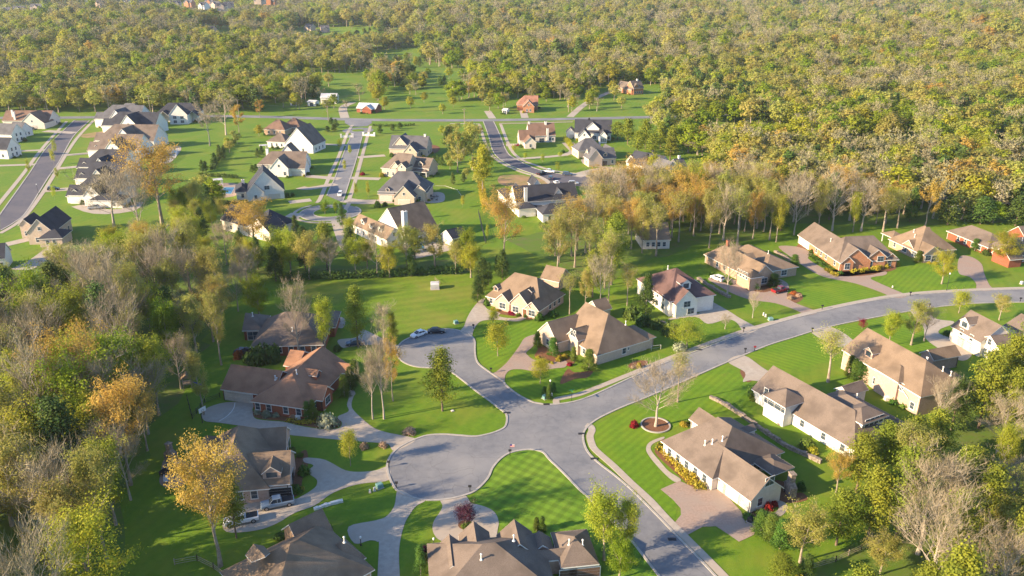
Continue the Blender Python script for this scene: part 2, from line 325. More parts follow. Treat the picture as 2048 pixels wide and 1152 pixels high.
DR = [  # near drives and paths
 ('driveway', 'concrete', [(797, 980), (789, 1011), (774, 1032), (752, 1041), (697, 1054), (709, 1087), (740, 1081), (755, 1084), (758, 1093), (757, 1200), (798, 1200), (798, 1103), (808, 1052), (821, 1027), (833, 1012), (851, 1001), (830, 995)]),
 ('driveway', 'concrete', [(881, 999), (885, 1012), (880, 1024), (868, 1042), (865, 1057), (869, 1070), (882, 1082), (930, 1100), (985, 1085), (996, 1056), (997, 1042), (991, 1027), (978, 1017), (958, 1010), (942, 1006), (930, 991), (905, 996)]),
 ('driveway', 'concrete', [(776, 934), (752, 941), (722, 944), (691, 941), (661, 925), (642, 918), (609, 916), (609, 925), (627, 931), (615, 944), (633, 959), (633, 971), (624, 980), (606, 991), (584, 999), (520, 996), (453, 1035), (453, 1064), (514, 1061), (554, 1047), (590, 1026), (630, 1011), (661, 989), (697, 974), (728, 967), (779, 960)]),
 ('driveway', 'concrete', [(832, 880), (798, 870), (777, 866), (752, 858), (734, 846), (709, 823), (703, 810), (707, 794), (711, 787), (705, 779), (697, 783), (698, 794), (694, 810), (697, 823), (675, 834), (684, 846), (676, 857), (640, 858), (600, 852), (567, 844), (530, 841), (509, 836), (505, 820), (504, 807), (452, 805), (408, 820), (408, 841), (440, 846), (500, 855), (572, 869), (606, 873), (667, 879), (728, 884), (758, 886), (777, 889), (790, 902)]),
 ('driveway', 'concrete', [(723, 659), (749, 669), (770, 680), (797, 692), (796, 707), (765, 692), (739, 690), (700, 694), (684, 695), (676, 680), (712, 675)]),
 ('driveway', 'concrete', [(666, 633), (690, 638), (686, 656), (672, 652)]),
 ('driveway', 'concrete', [(921, 664), (942, 674), (947, 661), (956, 647), (969, 641), (997, 640), (1033, 643), (1052, 637), (1048, 632), (1028, 637), (998, 633), (1000, 626), (976, 619), (967, 606), (970, 597), (958, 602), (942, 622), (933, 639), (928, 653)]),
 ('driveway', 'pavers', [(983, 749), (1007, 765), (1011, 750), (1022, 740), (1044, 739), (1067, 742), (1111, 737), (1131, 734), (1131, 722), (1094, 725), (1067, 719), (1056, 711), (1053, 705), (1067, 692), (1074, 678), (1076, 668), (1050, 676), (1039, 692), (1025, 711), (1011, 728), (992, 744)]),
 ('driveway', 'concrete', [(1382, 595), (1401, 591), (1418, 600), (1457, 622), (1479, 636), (1510, 653), (1516, 659), (1490, 667), (1474, 646), (1454, 639), (1416, 648), (1391, 634), (1340, 640), (1345, 635), (1391, 627), (1400, 622), (1384, 605)]),
 ('driveway', 'pavers', [(1416, 558), (1430, 554), (1474, 561), (1498, 578), (1527, 585), (1556, 575), (1556, 558), (1574, 566), (1578, 578), (1574, 592), (1588, 605), (1634, 624), (1610, 631), (1595, 622), (1552, 607), (1503, 600), (1467, 588), (1430, 568)]),
 ('driveway', 'pavers', [(1557, 493), (1596, 494), (1624, 507), (1616, 517), (1648, 538), (1674, 552), (1736, 551), (1770, 543), (1771, 550), (1741, 556), (1760, 567), (1783, 577), (1814, 592), (1788, 596), (1762, 585), (1710, 567), (1648, 554), (1611, 535), (1580, 513)]),
 ('driveway', 'pavers', [(1922, 512), (1945, 515), (1963, 528), (1968, 546), (1978, 569), (1986, 580), (1955, 581), (1952, 567), (1939, 554), (1919, 548), (1915, 530)]),
 ('driveway', 'concrete', [(1839, 618), (1854, 624), (1873, 638), (1907, 643), (1902, 650), (1881, 658), (1878, 667), (1898, 675), (1902, 682), (1941, 701), (1939, 716), (1919, 721), (1883, 701), (1851, 677), (1846, 653), (1820, 622)]),
 ('driveway', 'concrete', [(1622, 663), (1658, 654), (1690, 668), (1712, 690), (1680, 695), (1650, 682)]),
 ('driveway', 'concrete', [(1455, 723), (1488, 711), (1534, 741), (1577, 753), (1640, 790), (1610, 790), (1511, 762), (1486, 764), (1490, 745)]),
 ('driveway', 'pavers', [(1346, 1050), (1372, 1072), (1405, 1054), (1432, 1053), (1458, 1070), (1478, 1084), (1508, 1070), (1514, 1043), (1491, 1047), (1482, 1023), (1438, 975), (1412, 978), (1392, 977), (1359, 962), (1321, 979), (1346, 1000), (1361, 1017), (1362, 1030)]),
 ('garden_path', 'concrete', [(1349, 964), (1325, 944), (1300, 915), (1292, 898), (1300, 884), (1326, 874), (1327, 878), (1306, 888), (1302, 900), (1318, 921), (1338, 943), (1362, 959)]),
 ('garden_path', 'concrete', [(1552, 1000), (1570, 1006), (1575, 1018), (1562, 1032), (1540, 1036), (1512, 1044), (1512, 1038), (1540, 1030), (1556, 1020), (1556, 1010)]),
 ('driveway', 'concrete', [(1795, 392), (1800, 388), (2060, 405), (2200, 420), (2200, 428), (2050, 412)]),
]
for i, (nm, mt, pts) in enumerate(DR): sheet(nm, pts, mt, .052+.003*(i % 4), sm=pts[0] != (1346, 1050))
for pts in ([(505, 822), (509, 834), (530, 839), (567, 842), (600, 850), (640, 856), (674, 855), (682, 846), (673, 836), (640, 832), (560, 828)], [(590, 920), (612, 900), (616, 930), (605, 960), (600, 985), (585, 990)], [(1120, 768), (1135, 738), (1150, 745), (1185, 742), (1175, 755), (1150, 758)],
            [(1256, 732), (1270, 722), (1295, 722), (1290, 732), (1268, 738)], [(1075, 700), (1080, 690), (1120, 708), (1150, 718), (1140, 730), (1100, 722), (1070, 715)], [(1320, 885), (1332, 882), (1410, 985), (1400, 990), (1345, 940), (1310, 905)], [(1296, 850), (1305, 838), (1325, 836), (1332, 846), (1318, 858), (1300, 858)],
            [(1573, 593), (1580, 585), (1600, 585), (1606, 597), (1592, 606), (1578, 603)], [(1505, 580), (1556, 560), (1563, 575), (1530, 586)], [(1617, 520), (1660, 545), (1680, 555), (1780, 535), (1788, 540), (1740, 550), (1675, 552)], [(985, 625), (1000, 620), (1060, 632), (1060, 640), (1030, 633)], [(1500, 1020), (1540, 990), (1555, 1005), (1530, 1035), (1492, 1046)],
            [(1508, 990), (1555, 960), (1585, 985), (1560, 1005)], [(1480, 742), (1500, 735), (1512, 750), (1495, 765)], [(1590, 500), (1600, 486), (1612, 488), (1615, 498)]):
    sheet('mulch_bed', pts, 'mulch', .032)
# ---- middle distance streets
def street(name, left, right, mat='asphalt_new'):
    A, B_ = S(left), S(right); b = MB(); b.poly([(p.x, p.y, .04) for p in A+B_[::-1]]); o = b.build(name, mat); tag(o, kind='structure')
    if o.data.polygons[0].normal.z < 0: o.data.flip_normals()
    kerb(A, +1, .5); kerb(B_, -1, .5)
def dirok(P): return P
bk = S([(-300, 238), (-40, 236), (100, 235.5), (200, 234.5), (400, 232), (540, 234), (640, 237), (760, 240), (960, 240.5), (1160, 237.5), (1350, 233), (1500, 229), (1700, 226)])
strip('back_road', bk, 4.6, 4.6, None, .045, 'asphalt')
street('street', [(0, 431), (59, 348), (97, 292), (145, 245), (150, 241)][::1], [(0, 461), (30, 443), (53, 422), (94, 357), (118, 322), (145, 274), (174, 245), (178, 241)])
street('street', [(655, 392), (660, 379), (672, 353), (686.5, 311), (701, 276), (704, 266)], [(683, 404), (686.5, 397), (698, 362), (713, 314), (723.5, 273), (727, 266)], 'asphalt')
street('street', [(1120, 372), (1105, 368), (1096, 360), (1077, 351), (1040, 338.5), (1009, 324), (988, 304.5), (979, 275), (968.5, 246), (966, 243)], [(1185, 372), (1178, 354), (1130, 349.5), (1091, 343), (1062, 334), (1033, 319), (1013.5, 304.5), (999, 270), (988, 246), (986, 243)])
def ring(cx, cy, r, n=40): c = G(cx, cy); return [Vector((c.x+r*math.cos(2*math.pi*i/n), c.y+r*math.sin(2*math.pi*i/n))) for i in range(n+1)]
rB = 11.8; P = ring(661, 425, rB)
b = MB(); b.poly([(p.x, p.y, .048) for p in P[:-1]]); tag(b.build('turning_circle', 'asphalt'), kind='structure'); strip('kerb', [p for p in P[12:]+P[1:6]], 0, .6, 0, .13, 'kerb')
P = ring(661, 425, 6.6); b = MB(); b.prism([(p.x, p.y) for p in P[:-1]], 0, .12); tag(b.build('grass_island', 'lawn'), kind='structure'); strip('kerb', P, 0, .5, 0, .16, 'kerb')
P = ring(661, 425, 14.5); strip('sidewalk', P[15:37], .7, .7, 0, .075, 'concrete')
P = ring(716, 261, 9.5); b = MB(); b.poly([(p.x, p.y, .05) for p in P[:-1]]); tag(b.build('turning_circle', 'asphalt'), kind='structure')
P = ring(716, 261, 3.6); b = MB(); b.prism([(p.x, p.y) for p in P[:-1]], 0, .15); tag(b.build('grass_island', 'ground'), kind='structure')
sheet('road', [(690, 240), (742, 240), (735, 252), (700, 252)], 'asphalt', .056, k=2)
for P in ([(133, 243), (88.5, 292), (44, 351), (6, 398), (-20, 430)], [(187, 241), (153.5, 277), (124, 322), (94.5, 372), (59, 422), (35, 446), (0, 467)], [(705, 250), (694, 268), (678, 311.5), (660, 350), (640, 398), (630, 405)], [(741, 252), (734, 276), (719, 332), (707, 373.5), (696, 405)],
          [(1001, 247), (1021, 297), (1043, 319), (1070, 330), (1110, 342), (1180, 350)], [(959, 249), (975, 297), (996.5, 321.5), (1040, 343), (1081, 355), (1100, 368)], [(1000, 247), (1060, 246), (1145, 244)], [(960, 248), (900, 247)], [(690, 420), (700, 404)]):
    strip('sidewalk', S(P), .9, .9, 0, .075, 'concrete')
def drive(pts, w_, mat='concrete', name='driveway', z=.058): strip(name, S(pts, 3), w_/2, w_/2, None, z, mat)
for i, (pts, w_) in enumerate([([(600, 375), (620, 377), (672, 368)], 5), ([(575, 430), (604, 432)], 6), ([(578, 405), (622, 400)], 5), ([(612, 352), (680, 358)], 5), ([(635, 288), (697, 291)], 4), ([(715, 315), (770, 311)], 5), ([(700, 356), (760, 358)], 5), ([(690, 400), (725, 404), (800, 402)], 7), ([(680, 440), (690, 470), (705, 500), (730, 510)], 7),
        ([(125, 311), (185, 306)], 5), ([(108, 338), (160, 333)], 5), ([(85, 382), (140, 378)], 6), ([(90, 262), (150, 266)], 6), ([(20, 303), (90, 300)], 4), ([(-20, 332), (72, 329)], 4), ([(160, 410), (200, 423), (255, 420), (270, 405)], 7), ([(0, 492), (60, 478)], 5), ([(120, 490), (80, 520), (40, 540)], 7),
        ([(1000, 320), (1030, 318), (1130, 310), (1150, 295)], 4), ([(1012, 290), (1045, 290)], 7), ([(1150, 353), (1175, 345), (1220, 335)], 7), ([(1225, 335), (1175, 330), (1165, 318)], 2), ([(1135, 285), (1150, 300)], 7), ([(690, 236), (686, 215), (705, 205)], 6), ([(985, 237), (975, 222)], 5), ([(1050, 236), (1045, 218)], 5), ([(1140, 234), (1175, 205), (1230, 180), (1250, 176)], 5),
        ([(1380, 345), (1300, 372)], 4), ([(1600, 272), (1500, 268), (1420, 262), (1360, 252), (1300, 243)], 6)]): drive(pts, w_, z=.058+.004*(i % 3))
sheet('bare_earth', [(1000, 352), (1040, 350), (1080, 358), (1110, 372), (1040, 374), (1000, 368)], 'dirt', .02)
sheet('bare_earth', [(1240, 418), (1310, 400), (1350, 408), (1330, 432), (1260, 436)], 'dirt', .02)
sheet('bare_earth', [(1180, 385), (1220, 372), (1320, 360), (1300, 375), (1200, 392)], 'dirt', .024)
sheet('bare_earth', [(215, 262), (160, 270), (175, 276), (215, 270)], 'dirt', .02)
# ================================================================ HOUSES
WINM = {}
def win_mesh(kind, near, trim='trim', gar='garage'):
    key = (kind, near, trim, gar)
    if key in WINM: return WINM[key]
    sz = {'w': (1.15, 1.6, .9), 'W': (2.1, 1.7, .8), 't': (.8, 2.0, .7), 'g': (2.7, 2.3, .02), 'G': (4.9, 2.3, .02), 'd': (1.2, 2.3, .05), 'u': (1.0, 1.2, 0), '2': (1.2, 1.5, 3.9), 'p': (2.8, 2.3, .1), 's': (.5, .7, 0)}[kind]
    a, hgt, z0 = sz; fr = MB(); pn = MB()
    if kind in 'gGd':
        fr.box(-a/2-.12, a/2+.12, -.05, .02, 0, hgt+.14)
        if kind == 'd': pn.box(-a/2, a/2, -.075, -.05, .02, hgt); names = ('door', 'door_panel', 'doorwood')
        else:
            n = 4
            for i in range(n): pn.box(-a/2, a/2, -.08, -.05, .02+i*hgt/n, (i+1)*hgt/n-.03)
            names = ('garage_door', 'door_panel', gar)
    else:
        fr.box(-a/2-.1, a/2+.1, -.05, .02, -.1, hgt+.1); fr.box(-a/2-.16, a/2+.16, -.1, .02, -.17, -.09)
        cols = 2 if a > 1.6 else 1; cw = a/cols
        for c_ in range(cols):
            for r_ in range(2): pn.box(-a/2+c_*cw+.04, -a/2+(c_+1)*cw-.04, -.075, -.05, r_*hgt/2+.03, (r_+1)*hgt/2-.03)
        if not near:
            pass
        names = ('window', 'pane', 'glass')
    if near: r = (names, fr.mesh(names[0], trim), pn.mesh(names[1], names[2]), sz)
    else:
        k = len(fr.f); b0 = len(fr.v); fr.v += pn.v; fr.f += [tuple(i+b0 for i in f) for f in pn.f]; fr.m += [1]*len(pn.f)
        r = (names, fr.mesh(names[0], [trim, names[2]]), None, sz)
    WINM[key] = r; return r
HOUSES = []
FOOT = []      # world footprints of all buildings (keeps trees out of them)
def roof_geo(b, P, Lr, Wr, h, ends, s, hi, oh=.45, th=.2):
    zr = h+s*Wr/2; ze = h-s*oh; hi = hi if hi is not None else Wr/2*.95
    hip = [e == 'h' for e in ends]; l0 = -oh if hip[0] else -.3; l1 = Lr+(oh if hip[1] else .3)
    i0 = hi; i1 = hi
    if hip[0] and hip[1] and 2*hi > Lr-.2: i0 = i1 = Lr/2-.1
    r0 = i0 if hip[0] else l0; r1 = Lr-i1 if hip[1] else l1
    A, B_, Cc, D = (l0, -oh, ze), (l1, -oh, ze), (l1, Wr+oh, ze), (l0, Wr+oh, ze); r0p, r1p = (r0, Wr/2, zr), (r1, Wr/2, zr)
    faces = [[A, B_, r1p, r0p], [Cc, D, r0p, r1p]]
    if hip[1]: faces.append([B_, Cc, r1p])
    if hip[0]: faces.append([D, A, r0p])
    for f in faces:
        b.poly([P(*p) for p in f], 0); b.poly([P(p[0], p[1], p[2]-th) for p in f][::-1], 1)
    loop = [A, B_]+([] if hip[1] else [r1p])+[Cc, D]+([] if hip[0] else [r0p])
    for i in range(len(loop)):
        p, q = loop[i], loop[(i+1) % len(loop)]
        b.poly([P(p[0], p[1], p[2]-th), P(q[0], q[1], q[2]-th), P(q[0], q[1], q[2]+.012), P(p[0], p[1], p[2]+.012)], 1)
    # ridge and hip caps
    w_ = .13
    b.poly([P(r0, Wr/2-w_, zr-w_*s+.05), P(r1, Wr/2-w_, zr-w_*s+.05), P(r1, Wr/2, zr+.06), P(r0, Wr/2, zr+.06)], 2); b.poly([P(r0, Wr/2+w_, zr-w_*s+.05), P(r1, Wr/2+w_, zr-w_*s+.05), P(r1, Wr/2, zr+.06), P(r0, Wr/2, zr+.06)], 2)
    return zr
def house(label, zr, wm, rm, wings, near=True, name='house', group=None, trim='trim', gar='garage', dormers=(), chims=(), vents=(), ang=None, cat='house', wm2=None):
    x0, y0, k = zr
    def g(p, h): return G(x0+p[0]/k, y0+p[1]/k, h)
    w0 = wings[0]; a = g(w0['A'], w0.get('h', 3.2)); b_ = g(w0['B'], w0.get('h', 3.2))
    if ang is None: d = b_-a; ang = math.atan2(d.y, d.x)
    ca, sa = math.cos(-ang), math.sin(-ang); org = Vector((a.x, a.y))
    def loc(v): v = Vector((v[0], v[1]))-org; return Vector((v.x*ca-v.y*sa, v.x*sa+v.y*ca))
    root = empty(name, (org.x, org.y, 0), ang, label, cat, group)
    wb_ = MB(); rb = MB(); info = []
    for i, wg in enumerate(wings):
        h = wg.get('h', 3.2); A = loc(g(wg['A'], h)); B_ = loc(g(wg['B'], h)) if 'B' in wg else None
        if B_ is None: d = Vector((1, 0)); L = wg['L']
        else:
            d = B_-A; d = Vector((math.copysign(1, d.x), 0)) if abs(d.x) >= abs(d.y) else Vector((0, math.copysign(1, d.y))); L = abs((B_-A).dot(d))
            if 'B' in wg and abs((B_-A).dot(Vector((-d.y, d.x)))) < 99: off = (B_-A).dot(Vector((-d.y, d.x)))*.5; A = A+Vector((-d.y, d.x))*off
        if 'Lx' in wg: L = wg['Lx']
        n = Vector((-d.y, d.x))
        if 'C' in wg: W = (loc(g(wg['C'], h))-(A+d*L)).dot(n)
        elif 'D' in wg: W = (loc(g(wg['D'], h))-A).dot(n)
        else: W = wg['W']
        if 'sh' in wg: A = A+d*wg['sh'][0]+n*wg['sh'][1]
        if W < 0: n = -n; W = -W
        W = max(W, 2.0); L = max(L, 2.0)
        e = .004*(i+1); s = wg.get('s', .62); ax = wg.get('ax', 'x'); ends = wg.get('ends', 'hh'); hh = h+.017*i
        def T(p, q, z, A=A, d=d, n=n): v = A+d*p+n*q; return (v.x, v.y, z)
        if ax == 'x': P = T; Lr, Wr = L, W
        else: P = (lambda l, w_, z, T=T: T(w_, l, z)); Lr, Wr = W, L
        zrg = roof_geo(rb, P, Lr, Wr, hh, ends, s, wg.get('hi'), wg.get('oh', .45))
        zb = -.3; mi = wg.get('m', 0)
        if wg.get('porch'):
            npst = max(2, int(Lr/3)+1)
            for q in range(npst):
                for w_ in (.15, Wr-.15):
                    c_ = Vector(P(.15+q*(Lr-.3)/(npst-1), w_, 0)); wb_.box(c_.x-.13, c_.x+.13, c_.y-.13, c_.y+.13, zb, hh-.1, 1)
        else:
            cs = [P(e, e, 0), P(Lr-e, e, 0), P(Lr-e, Wr-e, 0), P(e, Wr-e, 0)]
            for q in range(4):
                p0, p1 = cs[q], cs[(q+1) % 4]; pts = [(p0[0], p0[1], zb), (p1[0], p1[1], zb), (p1[0], p1[1], hh-.05), (p0[0], p0[1], hh-.05)]
                if (q == 1 and ends[1] == 'g') or (q == 3 and ends[0] == 'g'):
                    m_ = ((p0[0]+p1[0])/2, (p0[1]+p1[1])/2, zrg-.12); pts = pts[:3]+[m_]+pts[3:]
                wb_.poly(pts, mi)
        if near and not wg.get('porch') and i < 3:
            for q in (0, 1, 2):
                u_ = (P(.25, -.06, 0), P(Lr-.25, -.06, 0), P(Lr-.25, Wr+.06, 0))[q]; b_p = MB(); b_p.tube([(u_[0], u_[1], -.1), (u_[0], u_[1], hh-.1)], [.07, .07], 5); b_p.build('downpipe', 'darkmetal' if i else 'trim', root)
        FOOT.append([(ang, org, A-(d+n)*.8, d, n, L+1.6, W+1.6)])
        info.append((A, d, n, L, W, hh, s, ax, T, zrg))
        for spec in [q.split() for q in wg.get('win', '').split(';') if q.strip()]:
            kd, side, f0, f1, cnt = spec[0], spec[1], float(spec[2]), float(spec[3]), int(spec[4])
            names, fm, pm, sz = win_mesh(kd, near, trim, gar)
            for j in range(cnt):
                f = f0+(f1-f0)*(j+.5)/cnt
                p, q, on = {'a': (f*L, 0, -n), 'c': (f*L, W, n), 'b': (L, f*W, d), 'd': (0, f*W, -d)}[side]
                z = sz[2] if kd not in 'us' else hh+.35
                if len(spec) > 5: z = float(spec[5])
                v = A+d*p+n*q+on*.0
                o = bpy.data.objects.new(names[0], fm); C.objects.link(o); o.parent = root; o.location = (v.x, v.y, z); o.rotation_euler = (0, 0, math.atan2(on.y, on.x)+math.pi/2)
                if pm:
                    o2 = bpy.data.objects.new(names[1], pm); C.objects.link(o2); o2.parent = o
    wb_.build('wall', [wm, wm2 or trim], root)
    ro_ = rb.build('roof', [rm, trim, rm], root)
    for (wi, side, f, t0, wd, *rest) in dormers:
        A, d, n, L, W, hh, s, ax, T, zrg = info[wi]; fh = rest[0] if rest else 1.3
        if ax == 'x': base = (lambda l, t, z: T(l, t if side == 'a' else W-t, z)); Lr = L
        else: base = (lambda l, t, z: T(t if side == 'd' else L-t, l, z)); Lr = W
        c_ = f*Lr; zb = hh+s*t0; b = MB(); ds = .8; top = zb+fh; pk = top+ds*wd/2
        te = t0+(fh+.02)/s; tp = t0+(pk-zb)/s
        l0, l1 = c_-wd/2, c_+wd/2
        b.poly([base(l0, t0, zb-.1), base(l1, t0, zb-.1), base(l1, t0, top), base(c_, t0, pk-.05), base(l0, t0, top)], 0)
        for l_ in (l0, l1): b.poly([base(l_, t0, zb-.1), base(l_, te, top), base(l_, t0, top)], 0)
        o_ = .2
        for sg in (-1, 1):
            le = c_+sg*(wd/2+o_); ze = top-ds*o_
            q = [base(le, t0-.25, ze), base(c_, t0-.25, pk), base(c_, tp, pk), base(le, t0+(ze-zb)/s, ze)]; b.poly(q, 1); b.poly([(p[0], p[1], p[2]-.12) for p in q], 2)
            b.poly([q[0], q[1], (q[1][0], q[1][1], q[1][2]-.14), (q[0][0], q[0][1], q[0][2]-.14)], 2); b.poly([q[0], q[3], (q[3][0], q[3][1], q[3][2]-.14), (q[0][0], q[0][1], q[0][2]-.14)], 2)
        ww = wd*.3; b.poly([base(c_-ww, t0-.03, zb+.25), base(c_+ww, t0-.03, zb+.25), base(c_+ww, t0-.03, top-.1), base(c_-ww, t0-.03, top-.1)], 3)
        b.build('dormer', [wm, rm, trim, 'glass'], ro_)
    for (wi, f, q, sx, sy, top, *mt) in chims:
        A, d, n, L, W, hh, s, ax, T, zrg = info[wi]; c_ = Vector(T(f*L, q*W, 0)); b = MB()
        b.box(c_.x-sx/2, c_.x+sx/2, c_.y-sy/2, c_.y+sy/2, 0 if (q <= .02 or q >= .98 or f <= .02 or f >= .98) else hh-.3, zrg+top); b.box(c_.x-sx/2-.08, c_.x+sx/2+.08, c_.y-sy/2-.08, c_.y+sy/2+.08, zrg+top, zrg+top+.15); b.box(c_.x-.2, c_.x+.2, c_.y-.2, c_.y+.2, zrg+top+.15, zrg+top+.45, 1)
        b.build('chimney', [mt[0] if mt else wm, 'darkmetal'], ro_)
    for (wi, f, q) in vents:
        A, d, n, L, W, hh, s, ax, T, zrg = info[wi]; c_ = Vector(T(f*L, q*W, 0)); qq = q*W if ax == 'x' else f*L; ww = W if ax == 'x' else L; z = hh+s*min(qq, ww-qq); b = MB()
        b.lathe([(.28, -.1), (.14, .1), (.1, .12), (.1, .85), (.2, .9), (.18, 1.02), (.03, 1.1)], 8, (c_.x, c_.y, z)); b.build('vent_pipe', 'trim', ro_)
    HOUSES.append((label, root)); return root
z4 = (400, 560, 3.839); z3 = (300, 800, 3.272); zc = (780, 900, 3.938); z5 = (900, 500, 3.6); z6 = (1260, 420, 4.115); z7 = (1580, 400, 3.84)
z2 = (1640, 580, 4.115); z16 = (1280, 720, 3.031); zD = (960, 200, 4.115); zB = (660, 220, 3.388); zC = (380, 180, 3.388); zA = (0, 180, 3.388)
D_ = dict
house('cream house with long golden hedge and wide paver court, beside the street at lower right', z16, 'painted_brick', 'taupe_roof', [
 D_(A=(145, 487), B=(440, 705), C=(850, 540), s=.6, ends='hh', hi=5, win='w a .05 .95 5; w c .1 .9 3; W b .55 .95 2'),
 D_(A=(380, 620), B=(675, 840), C=(835, 750), s=.85, ends='gg', win='G a .5 .78 1; g a .8 .95 1; w b .1 .5 1; W b .3 .8 1 4.6; g a .36 .46 1'),
 D_(A=(385, 400), B=(470, 360), W=5, sh=(0, -1.5), ax='y', s=.8, ends='gg'),
 D_(A=(690, 600), B=(800, 690), C=(850, 600), s=.35, ends='hh', porch=1)],
 dormers=[(0, 'c', .55, 2.0, 1.8)], vents=[(0, .62, .25), (0, .55, .2), (0, .7, .33)], gar='garage')
house('long white house with tall shed dormer windows, uphill of the stone hedge wall', z16, 'white_wall', 'taupe_roof', [
 D_(A=(690, 168), B=(1300, 530), W=11, s=.75, ends='gh', win='w a .08 .3 2 3.2; w a .45 .6 1; w a .68 .78 1; w a .86 .95 1; w a .3 .4 1'),
 D_(A=(1400, 482), B=(1632, 392), W=17, h=3.3, s=.52, ends='hh', ax='y', win='W a 0 1 4; W b .1 .9 3'),
 D_(A=(1352, 382), B=(1490, 328), W=5.5, h=6.3, s=.5, ends='hh', win='w a .1 .9 4 5.0'),
 D_(A=(1050, 215), B=(1130, 250), W=6, sh=(0, 7), s=.7, ax='y', ends='gg'),
 D_(A=(760, 205), B=(880, 278), W=6, h=5.2, s=.6, ends='hh', win='W a 0 1 3 3.3', m=0)],
 vents=[(1, .2, .7), (1, .24, .74), (1, .85, .7)])
house('two storey peach brick house with four arborvitae against its wall', z2, 'pink_brick', 'tan_roof', [
 D_(A=(198, 482), B=(832, 862), W=12.5, h=5.3, s=.72, ends='gh', win='w a .05 .25 1; w a .42 .66 3 1.2; w a .6 .66 1 4; W a .7 .82 1 3.6; w a .9 .96 1; w d .2 .8 2'),
 D_(A=(840, 872), B=(1315, 732), W=8, h=3.2, s=.6, ends='gh', sh=(-3, 0), win='W a 0 1 4'),
 D_(A=(650, 545), B=(745, 600), W=8, h=3.6, s=.8, ends='gg', ax='y', sh=(0, 7)),
 D_(A=(480, 640), B=(660, 745), W=6, h=5.8, s=.6, ends='hh', sh=(0, -.4))],
 dormers=[(0, 'a', .28, 1.0, 2.6, 1.6)], vents=[(0, .7, .62), (0, .72, .6), (0, .86, .7), (0, .93, .75), (1, .5, .6)], chims=[(1, .6, 1.0, 1.6, 1, .8)])
house('white painted house with dark asphalt court, at the right edge below the main street', z2, 'white_wall', 'taupe_roof', [
 D_(A=(1095, 290), B=(1330, 420), W=9.5, h=4.4, s=.8, ends='gg', win='G a .1 .9 3; w a .15 .85 2 3.0'),
 D_(A=(1285, 395), B=(1510, 470), W=14, h=4.4, s=.62, ends='gh', ax='y', win='W a .1 .9 2; w a .3 .7 1 3.8'),
 D_(A=(1590, 440), B=(1800, 560), W=12, h=4.0, s=.62, ends='hh'),
 D_(A=(1500, 290), B=(1700, 360), W=9, h=3.6, s=.6, ends='gg')], dormers=[(0, 'a', .3, .6, 3.0, 1.8)], vents=[(2, .5, .3), (1, .7, .6)])
house('dark red brick house with blue shaded roof at the right edge above the main street', z7, 'red_brick', 'taupe_roof', [
 D_(A=(1215, 232), B=(1525, 358), W=10, s=.6, ends='hh', win='w a .2 .9 4; w d .2 .8 2'),
 D_(A=(1530, 335), B=(1690, 425), W=18, s=.62, ends='hh', ax='y', win='w a .2 .8 2; W b .1 .9 4'),
 D_(A=(1590, 395), B=(1700, 450), W=5, s=.8, ends='gg', ax='y', sh=(0, -1)),
 D_(A=(1690, 240), B=(1800, 290), W=8, s=.8, ends='gg', ax='y', h=3.6)], vents=[(1, .3, .3), (1, .6, .4)])
house('tan stone house with pyramid roof and arched porch, behind the twin stemmed yellow tree', z7, 'tan_brick', 'tan_roof', [
 D_(A=(768, 292), B=(985, 392), C=(1328, 395), s=.85, ends='hh', win='W a .45 .65 1; W a .8 .98 1; W b 0 .3 1; w b .8 .95 1; w a .1 .3 1', wm=1),
 D_(A=(1005, 400), B=(1165, 405), W=7, sh=(0, -.8), s=.75, ends='gg', ax='y', win='W a .05 .45 1; p a .5 .9 1'),
 D_(A=(880, 335), B=(960, 375), W=6, sh=(0, -.5), s=.8, ends='gg', ax='y'),
 D_(A=(712, 250), B=(790, 285), W=5, s=.5, ends='hh', porch=1)], dormers=[(0, 'c', .3, 3, 2)], vents=[(0, .4, .3), (0, .55, .22)], ang=None)
house('long orange brick house with two white garage doors in its left wing', z7, 'orange_brick', 'taupe_roof', [
 D_(A=(70, 262), B=(388, 473), W=10.5, s=.8, ends='gg', win='g a .03 .11 1; G a .12 .26 1; w a .4 .75 3; w a .85 .93 1'),
 D_(A=(388, 472), B=(818, 443), W=15, s=.75, ends='hh', hi=5, win='w a .08 .16 1; W a .3 .42 1; w a .55 .6 1; d a .62 .68 1; w a .84 .9 1'),
 D_(A=(388, 472), B=(482, 468), W=5, sh=(0, -.7), s=.9, ends='gg', ax='y', win='t a .3 .7 2'),
 D_(A=(590, 432), B=(725, 425), W=7, sh=(0, -1), h=4.2, s=.8, ends='gg', ax='y', win='t a .1 .35 1; W a .5 .9 1 2.6'),
 D_(A=(720, 440), B=(818, 440), W=5, sh=(0, -.7), s=.8, ends='gg', ax='y', win='W a .3 .7 1')], vents=[(0, .55, .3)], gar='garage_w', wm2='stone')
house('tan brick house with front bay window, behind the parked white and red cars', z6, 'tan_brick', 'tan_roof', [
 D_(A=(622, 357), B=(1012, 558), C=(1180, 520), s=.85, ends='hg', win='w a .2 .5 2; G a .72 .86 1; g a .9 .97 1; W b .25 .8 1'),
 D_(A=(1150, 520), B=(1340, 445), C=(1060, 278), s=.45, ends='hh', ax='y', win='W a .3 .9 1'),
 D_(A=(880, 492), B=(1000, 552), W=4, h=4.6, s=.6, ends='hh', win='t a .0 .8 4 3.2')], dormers=[(0, 'c', .6, 1.5, 3.2, 1.6)], chims=[(0, .12, .75, 1, .8, .9, 'red_brick')], vents=[(1, .5, .3)])
